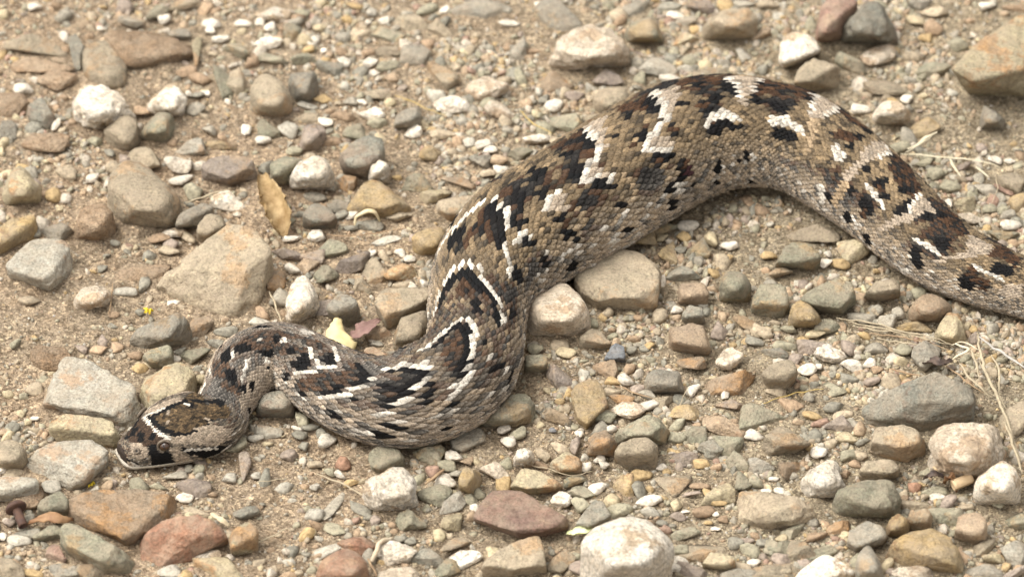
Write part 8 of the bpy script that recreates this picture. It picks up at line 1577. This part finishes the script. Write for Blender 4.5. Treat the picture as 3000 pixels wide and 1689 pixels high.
def add_loose(V, F, c):
    global off_
    gV.append(V); gF.append(F+off_); gC.append(np.tile(c, (len(V), 1))); off_ += len(V)
def random_stone(c, shape, W, D, H, rs, level, seed):
    ext = np.array([W, D, H])/2
    k = 7 if shape in 'as' else 14
    n = rs.normal(size=(k, 3)); n /= np.linalg.norm(n, axis=1)[:, None]
    n = np.vstack([n, [[0, 0, 1], [0, 0, -1]]+np.r_[rs.normal(0, 0.12, (1, 3)), np.zeros((1, 3))]])
    n /= np.linalg.norm(n, axis=1)[:, None]
    h = np.linalg.norm(n*ext, axis=1)*rs.uniform(0.72, 1.0, len(n))
    V, F = stone_verts(n, h, ext, shape, level, rs, seed)
    lo, hi = V.min(0), V.max(0)
    V = (V-(lo+hi)/2)/(hi-lo)*2*ext
    if shape in 'asr':        # no two alike: taper and lean the block
        t = rs.uniform(0.08, 0.34, 2)*(0.5 if shape == 'r' else 1); ln = rs.normal(0, 0.16, 2)
        u = V[:, 2]/(ext[2]+1e-6)
        V[:, 0] = V[:, 0]*(1-t[0]*u)+ln[0]*u*ext[2]; V[:, 1] = V[:, 1]*(1-t[1]*u)+ln[1]*u*ext[2]
    return V, F
used_labels = {}
for k, (c, shape, x, y, W, D, H, rz) in enumerate(ROUND_STONES):
    rs = np.random.default_rng(1000+k)
    big_ = k < NBIG
    if c in 'WP' and shape == 'r' and W < 16: shape = 'l'
    lev = 4 if big_ else 3
    V, F = random_stone(c, shape, W*1.2, D*1.2, H*1.25, rs, lev, k)
    a = R(rz); tilt = rs.normal(0, 0.10, 2)
    V = V@np.array([[1, 0, tilt[0]], [0, 1, tilt[1]], [-tilt[0], -tilt[1], 1]])
    V = V@np.array([[math.cos(a), math.sin(a), 0], [-math.sin(a), math.cos(a), 0], [0, 0, 1]])
    zc = H*0.40
    if big_:
        o = link('stone' if c != 'S' else 'soil_clod', make_mesh('stone', V*MM, F), MATS[c])
        o.location = (x*MM, y*MM, zc*MM)
        size = 'tiny' if W*D < 230 else 'small' if W*D < 480 else 'medium' if W*D < 1100 else 'large'
        if H > 0.62*W: size += ' tall'
        elif W > 1.6*D: size += ' wide'
        elif D > 1.25*W: size += ' long'
        kind = SHAPEW[shape] if c != 'S' else 'crumbly clod'
        lab = f'{size} {WORD[c]} {kind} {where_words(x, y)}'
        if len(lab.split()) > 16: lab = lab.split(' ', 1)[1]
        if len(lab.split()) > 16: lab = f'{WORD[c]} {kind} beside the {landmarks[int(np.hypot(*(LM-[x, y]).T).argmin())][2]}'
        tag(o, lab, 'stone' if c != 'S' else 'clod')
        used_labels.setdefault(lab, []).append(o)
        stone_rows.append((x, y, W/2, D/2))
    else:
        base_c = np.minimum(np.array(STONE[c][0])*0.72+np.array(SOIL)*0.28, [0.50, 0.44, 0.355])*rs.uniform(0.85, 1.15)
        add_loose(V+[x, y, zc], F, base_c)
for lab, obs in used_labels.items():
    if len(obs) > 1:
        for o in obs: o['group'] = 'look-alike ' + ' '.join(lab.split()[:5])

# ------------------------------------------------------------------ loose gravel and grit
rs = np.random.default_rng(77)
SR_ALL = np.array(stone_rows+[(q[2], q[3], q[4]/2, q[5]/2) for q in ROUND_STONES[NBIG:]])
cx_, cy_, ca = sn.C[::6, 0], sn.C[::6, 1], sn.C[::6, 2]
BARE = [(-230, 215, 95, 60), (-200, 5, 95, 62), (-240, -35, 60, 40), (-95, -150, 45, 85), (-215, 60, 60, 30)]
def density(x, y):
    d = np.ones(len(x))
    for bx, by, ra, rb in BARE:
        d *= 1-0.80*np.exp(-(((x-bx)/ra)**2+((y-by)/rb)**2))
    d *= 0.75+0.25*np.clip((x+60)/200, -1, 1)
    return d
def scatter(count, lo, hi, power, keep_off, reach=1.0):
    x = rs.uniform(-325, 325, count*7)*reach; y = rs.uniform(-275, 335, count*7)*reach
    keep = rs.random(len(x)) < density(x, y)
    lump = fbm(np.stack([x*0.03, y*0.03, 0*x], 1), 41, 2)
    keep &= rs.random(len(x)) < np.clip(0.55+1.5*lump, 0.10, 1)
    x, y = x[keep], y[keep]
    sz = lo*(hi/lo)**(rs.random(len(x))**power)
    ok = np.ones(len(x), bool)
    if keep_off:
        for a, b_, ea, eb in SR_ALL: ok &= ((x-a)/(ea*0.86+sz*0.3))**2+((y-b_)/(eb*0.86+sz*0.3))**2 > 1
    for a, b_, rr in zip(cx_, cy_, ca): ok &= (x-a)**2+(y-b_)**2 > (rr*0.80)**2
    return x[ok][:count], y[ok][:count], sz[ok][:count]
PEB = ['W']*3+['P']*5+['L']*6+['G']*13+['B']*13+['E']*16+['T']*18+['Y']*7+['O']*5+['N']*6+['M']*2+['U']*4+['K']*7+['S']*8
PROT = {}
for lev in (1, 2):
    PROT[lev] = [random_stone('T', ('a', 'a', 'a', 'r')[q % 4], 1.0, rs.uniform(0.65, 1.0), rs.uniform(0.42, 0.75), np.random.default_rng(500+q), lev, q)[0] for q in range(16)]
def pebbles(x, y, sz, lev, sink, greyness=0.0):
    gz = ground_z(x*MM, y*MM)*1000
    F = ico(lev)[1]; nv = len(ico(lev)[0])
    order = rs.integers(0, 16, len(x))
    ang = rs.uniform(0, 2*np.pi, len(x)); tx, ty = rs.normal(0, 0.28, (2, len(x)))
    proto = np.array(PROT[lev])
    V = proto[order]*sz[:, None, None]
    ca_, sa_ = np.cos(ang)[:, None], np.sin(ang)[:, None]
    vx, vy, vz = V[..., 0], V[..., 1], V[..., 2]
    vz2 = vz+vx*tx[:, None]+vy*ty[:, None]
    V = np.stack([vx*ca_-vy*sa_, vx*sa_+vy*ca_, vz2], -1)
    V += np.stack([x, y, gz+sz*sink], -1)[:, None]
    c = np.array([STONE[PEB[i]][0] for i in rs.integers(0, len(PEB), len(x))])*rs.uniform(0.78, 1.18, (len(x), 1))
    c = np.minimum(c, [0.44, 0.385, 0.31])*(1-greyness)+np.array([0.35, 0.278, 0.195])*greyness
    return V.reshape(-1, 3), (F[None]+(np.arange(len(x))*nv)[:, None, None]).reshape(-1, 3), np.repeat(c, nv, 0)
x, y, sz = scatter(1100, 6.5, 11.5, 1.5, True)
V, F, C = pebbles(x, y, sz, 2, 0.14, 0.26)
gV.append(V); gF.append(F+off_); gC.append(C); off_ += len(V)
x, y, sz = scatter(18000, 2.4, 6.6, 1.6, True)
for lev, pick in ((1, sz < 4.7), (2, sz >= 4.7)):
    V, F, C = pebbles(x[pick], y[pick], sz[pick], lev, 0.12, 0.34)
    gV.append(V); gF.append(F+off_); gC.append(C); off_ += len(V)
x, y, sz = scatter(2600, 4.0, 24.0, 2.4, True, 1.8)
far = (np.abs(x) > 300) | (y > 300) | (y < -255)
V, F, C = pebbles(x[far], y[far], sz[far], 1, 0.2, 0.3)
gV.append(V); gF.append(F+off_); gC.append(C); off_ += len(V)
x, y, sz = scatter(15000, 1.3, 3.4, 1.2, True)
V, F, C = pebbles(x, y, sz, 1, 0.16, 0.42)
gV.append(V); gF.append(F+off_); gC.append(C); off_ += len(V)
gravel = link('gravel', make_mesh('gravel', np.vstack(gV)*MM, np.vstack(gF), True, np.vstack(gC)), GRAVEL)
tag(gravel, 'loose mixed gravel and small pebbles covering the ground', 'gravel', None, 'stuff')
# sand grains
d0, F0 = np.array([(1, 0, 0), (-1, 0, 0), (0, 1, 0), (0, -1, 0), (0, 0, 1), (0, 0, -1.)]), np.array([(0, 2, 4), (2, 1, 4), (1, 3, 4), (3, 0, 4), (2, 0, 5), (1, 2, 5), (3, 1, 5), (0, 3, 5)])
def grains(count):
    x = rs.uniform(-330, 330, count); y = rs.uniform(-300, 350, count)
    lump = fbm(np.stack([x*0.05, y*0.05, 0*x], 1), 61, 2)
    k = rs.random(count) < np.clip(0.7+0.8*lump, 0.15, 1); x, y = x[k], y[k]
    sz = rs.uniform(0.5, 1.25, len(x))
    gz = ground_z(x*MM, y*MM)*1000
    V = d0[None]*sz[:, None, None]*rs.uniform(0.55, 1.15, (len(x), 6, 1))
    a = rs.uniform(0, 6.28, len(x)); ca_, sa_ = np.cos(a)[:, None], np.sin(a)[:, None]
    V = np.stack([V[..., 0]*ca_-V[..., 1]*sa_, V[..., 0]*sa_+V[..., 1]*ca_, V[..., 2]], -1)+np.stack([x, y, gz+sz*0.25], -1)[:, None]
    c = np.array([STONE[PEB[i]][0] for i in rs.integers(0, len(PEB), len(x))])*rs.uniform(0.8, 1.2, (len(x), 1))
    c = np.minimum(c, 0.45)*0.5+np.array([0.36, 0.285, 0.20])*0.5
    return V.reshape(-1, 3), (F0[None]+(np.arange(len(x))*6)[:, None, None]).reshape(-1, 3), np.repeat(c, 6, 0)
V, F, C = grains(24000)
sand = link('sand_grains', make_mesh('sand_grains', V*MM, F, False, C), GRAVEL)
tag(sand, 'coarse sand grains scattered over the soil', 'sand', None, 'stuff')

# ------------------------------------------------------------------ dry stalks, twigs and roots
for k, (name, colr, rad, P, label) in enumerate(STRANDS):
    flat = 0.35 if name == 'grass_stalk' and rad > 0.5 else 0.8
    P = np.array(P); P[:, 2] += 0.5
    prof = [rad*0.6, rad*1.05, rad*1.1, rad*0.95, rad*0.4] if name != 'root' else [rad*0.7, rad, rad*0.8, rad*1.05, rad*0.6]
    o = link(name, tube_mesh(name, P, prof, 6, k, 0.6, flat), STRAW[colr])
    tag(o, label, {'grass_stalk': 'grass stalk', 'bark_strip': 'bark'}.get(name, name))

# ------------------------------------------------------------------ leaves, bark, shell, bolt, flower scraps
LEAFM = {'brownleaf': plain_mat('brown_dead_leaf', (0.19, 0.115, 0.045), (0.36, 0.255, 0.13), 150, 0.7, 0.25),
         'yellowleaf': plain_mat('yellow_dead_leaf', (0.60, 0.49, 0.26), (0.50, 0.39, 0.19), 140, 0.65, 0.25),
         'greenleaf': plain_mat('pale_green_leaf', (0.52, 0.55, 0.22), (0.66, 0.66, 0.40), 120, 0.6, 0.3),
         'purplebark': plain_mat('purple_bark', (0.17, 0.095, 0.08), (0.24, 0.15, 0.12), 160, 0.75),
         'darkleaf': plain_mat('dark_dead_leaf', (0.16, 0.075, 0.035), (0.30, 0.18, 0.09), 130, 0.65),
         'blackleaf': plain_mat('blackened_leaf', (0.035, 0.025, 0.022), (0.11, 0.075, 0.055), 160, 0.6),
         'palebark': plain_mat('pale_splinter', (0.55, 0.45, 0.31), (0.42, 0.33, 0.21), 200)}
def leaf_mesh(name, P, curl, seed, thick=0.35):
    P = catmull(np.array(P, float), 6); n = len(P)
    C3, wd = P[:, :3], P[:, 3]
    T = np.gradient(C3, axis=0); T /= np.linalg.norm(T, axis=1)[:, None]
    side = np.cross(T, [0, 0, 1.0]); side /= np.linalg.norm(side, axis=1)[:, None]
    upv = np.cross(side, T)
    m = 11; a = np.linspace(-1, 1, m)
    ang = a*abs(curl)*2.0
    ox = np.sin(ang)/(abs(curl)*2.0+1e-6); oz = (1-np.cos(ang))/(abs(curl)*2.0+1e-6)*np.sign(curl)
    V = C3[:, None]+wd[:, None, None]*(side[:, None]*ox[None, :, None]+upv[:, None]*oz[None, :, None])
    rag = vnoise(V.reshape(-1, 3)*0.45, seed).reshape(n, m)
    V += upv[:, None]*(rag*0.9)[..., None]
    edge = (np.abs(a) > 0.85)[None]*vnoise(V.reshape(-1, 3)*0.6+9, seed+1).reshape(n, m)
    V += side[:, None]*(edge*wd[:, None]*0.22*np.sign(a))[..., None]
    V += upv[:, None]*(np.exp(-(a/0.08)**2)*0.5)[None, :, None]       # midrib
    V[..., 2] = np.maximum(V[..., 2], 0.6)
    top = V.reshape(-1, 3); bot = (V-upv[:, None]*thick).reshape(-1, 3)
    ix_ = np.arange(n*m).reshape(n, m); k = n*m
    q = np.stack([ix_[:-1, :-1], ix_[1:, :-1], ix_[1:, 1:], ix_[:-1, 1:]], -1).reshape(-1, 4)
    rim_ = np.r_[ix_[0, :], ix_[1:, -1], ix_[-1, -2::-1], ix_[-2:0:-1, 0]]
    r2 = np.roll(rim_, -1)
    F = np.vstack([q, q[:, ::-1]+k, np.stack([rim_, r2, r2+k, rim_+k], 1)])
    return make_mesh(name, np.vstack([top, bot])*MM, F)
for k, (name, mat, curl, P, label) in enumerate(LEAVES):
    o = link(name, leaf_mesh(name, P, curl, 300+k), LEAFM[mat])
    tag(o, label, 'leaf' if name == 'leaf' else 'bark')

def roll_mesh(name, A, B, rad, turns=1.4):
    A, B = np.array(A, float), np.array(B, float)
    d = B-A; Ln = np.linalg.norm(d); d /= Ln
    s1 = np.cross(d, [0, 0, 1.0]); s1 /= np.linalg.norm(s1); s2 = np.cross(s1, d)
    na, nl_ = 40, 8
    a = np.linspace(0, 2*np.pi*turns, na); rr = rad*(1-0.28*a/a[-1])
    rings = [A+d*Ln*t+0*s1 for t in np.linspace(0, 1, nl_)]
    out, inn = [], []
    for c in rings:
        out.append(c+s1*(rr*np.cos(a))[:, None]+s2*(rr*np.sin(a))[:, None])
        inn.append(c+s1*((rr-0.35)*np.cos(a))[:, None]+s2*((rr-0.35)*np.sin(a))[:, None])
    V = np.vstack(out+inn); ix_ = np.arange(nl_*na).reshape(nl_, na); k = nl_*na
    q = np.stack([ix_[:-1, :-1], ix_[1:, :-1], ix_[1:, 1:], ix_[:-1, 1:]], -1).reshape(-1, 4)
    rim_ = np.r_[ix_[0, :], ix_[1:, -1], ix_[-1, -2::-1], ix_[-2:0:-1, 0]]; r2 = np.roll(rim_, -1)
    return make_mesh(name, np.vstack([V])*MM, np.vstack([q, q[:, ::-1]+k, np.stack([rim_, r2, r2+k, rim_+k], 1)]))
BARK = plain_mat('tan_bark', (0.50, 0.37, 0.22), (0.40, 0.27, 0.15), 180)
tag(link('bark_curl', roll_mesh('bark_curl', SPOTS['roll_a'], SPOTS['roll_b'], 3.4), BARK), 'tan bark rolled into a tube beside the white potato stone', 'bark')
tag(link('bark_curl', roll_mesh('bark_curl', SPOTS['roll2_a'], SPOTS['roll2_b'], 2.0), BARK), 'small tan bark tube leaning on the rough chalk boulder', 'bark')

SHELLM = plain_mat('shell', (0.60, 0.50, 0.32), (0.46, 0.36, 0.2), 200, 0.5)
tag(link('snail_shell', tube_mesh('snail_shell', [SPOTS['shell_'+q] for q in 'abcde'], [0.6, 1.0, 1.5, 1.3, 0.7], 8, 3, 0.3, 0.8), SHELLM),
    'broken arched shell rim standing below the olive ochre dome', 'shell')

RUST = plain_mat('rusted_iron', (0.10, 0.05, 0.03), (0.055, 0.032, 0.025), 260, 0.75, 0.3)
A, B = np.array(SPOTS['bolt_head']), np.array(SPOTS['bolt_end'])
bolt = bpy.data.objects.new('bolt', None); col.objects.link(bolt); bolt.location = (A[0]*MM, A[1]*MM, 0)
tag(bolt, 'rusty round-headed bolt lying on small stones near the dark dead leaf', 'bolt')
dd = (B-A)/np.linalg.norm(B-A)
def lathe(name, prof, sides=24):
    s1 = np.cross(dd, [0, 0, 1.0]); s1 /= np.linalg.norm(s1); s2 = np.cross(s1, dd)
    a = np.linspace(0, 2*np.pi, sides, endpoint=False)
    V = np.vstack([A+dd*t+s1*(r*np.cos(a))[:, None]+s2*(r*np.sin(a))[:, None] for t, r in prof])
    V -= [A[0], A[1], 0]
    ix_ = np.arange(len(prof)*sides).reshape(-1, sides); jn_ = np.roll(ix_, -1, 1)
    return make_mesh(name, V*MM, np.stack([ix_[:-1], ix_[1:], jn_[1:], jn_[:-1]], -1).reshape(-1, 4))
Lb = np.linalg.norm(B-A)
link('bolt_head', lathe('bolt_head', [(-3.4, 0.1), (-3.2, 2.2), (-2.2, 4.4), (-0.6, 5.7), (0.3, 5.9), (0.9, 5.3), (1.1, 2.4)]), RUST, bolt)
link('shank', lathe('shank', [(0.6, 2.5), (Lb-1, 2.5), (Lb+1.2, 2.7), (Lb+1.4, 2.3), (Lb+1.2, 1.7), (Lb-2, 1.6), (Lb-2.1, 0.05)]), RUST, bolt)

PETAL = plain_mat('yellow_petal', (0.72, 0.55, 0.04), (0.60, 0.42, 0.03), 300, 0.6)
for key, lab in (('flower', 'crumpled yellow flower scrap on bare sand below the tan triangular boulder'), ('flower2', 'tiny yellow flower scrap beside the soil-dusted grey stone')):
    c0 = np.array(SPOTS[key]); rs2 = np.random.default_rng(5 if key == 'flower' else 9)
    fl = bpy.data.objects.new('flower', None); col.objects.link(fl); fl.location = (c0[0]*MM, c0[1]*MM, 0)
    tag(fl, lab, 'flower')
    for q in range(8 if key == 'flower' else 4):
        a = rs2.uniform(0, 6.28); ln = rs2.uniform(1.6, 2.9)
        P = [[0, 0, 1.2, .3], [math.cos(a)*ln*.5, math.sin(a)*ln*.5, 2+rs2.uniform(0, 1.2), .7], [math.cos(a)*ln, math.sin(a)*ln, rs2.uniform(0.8, 2.5), .2]]
        link('petal', leaf_mesh('petal', P, 0.4, 900+q, 0.2), PETAL, fl)
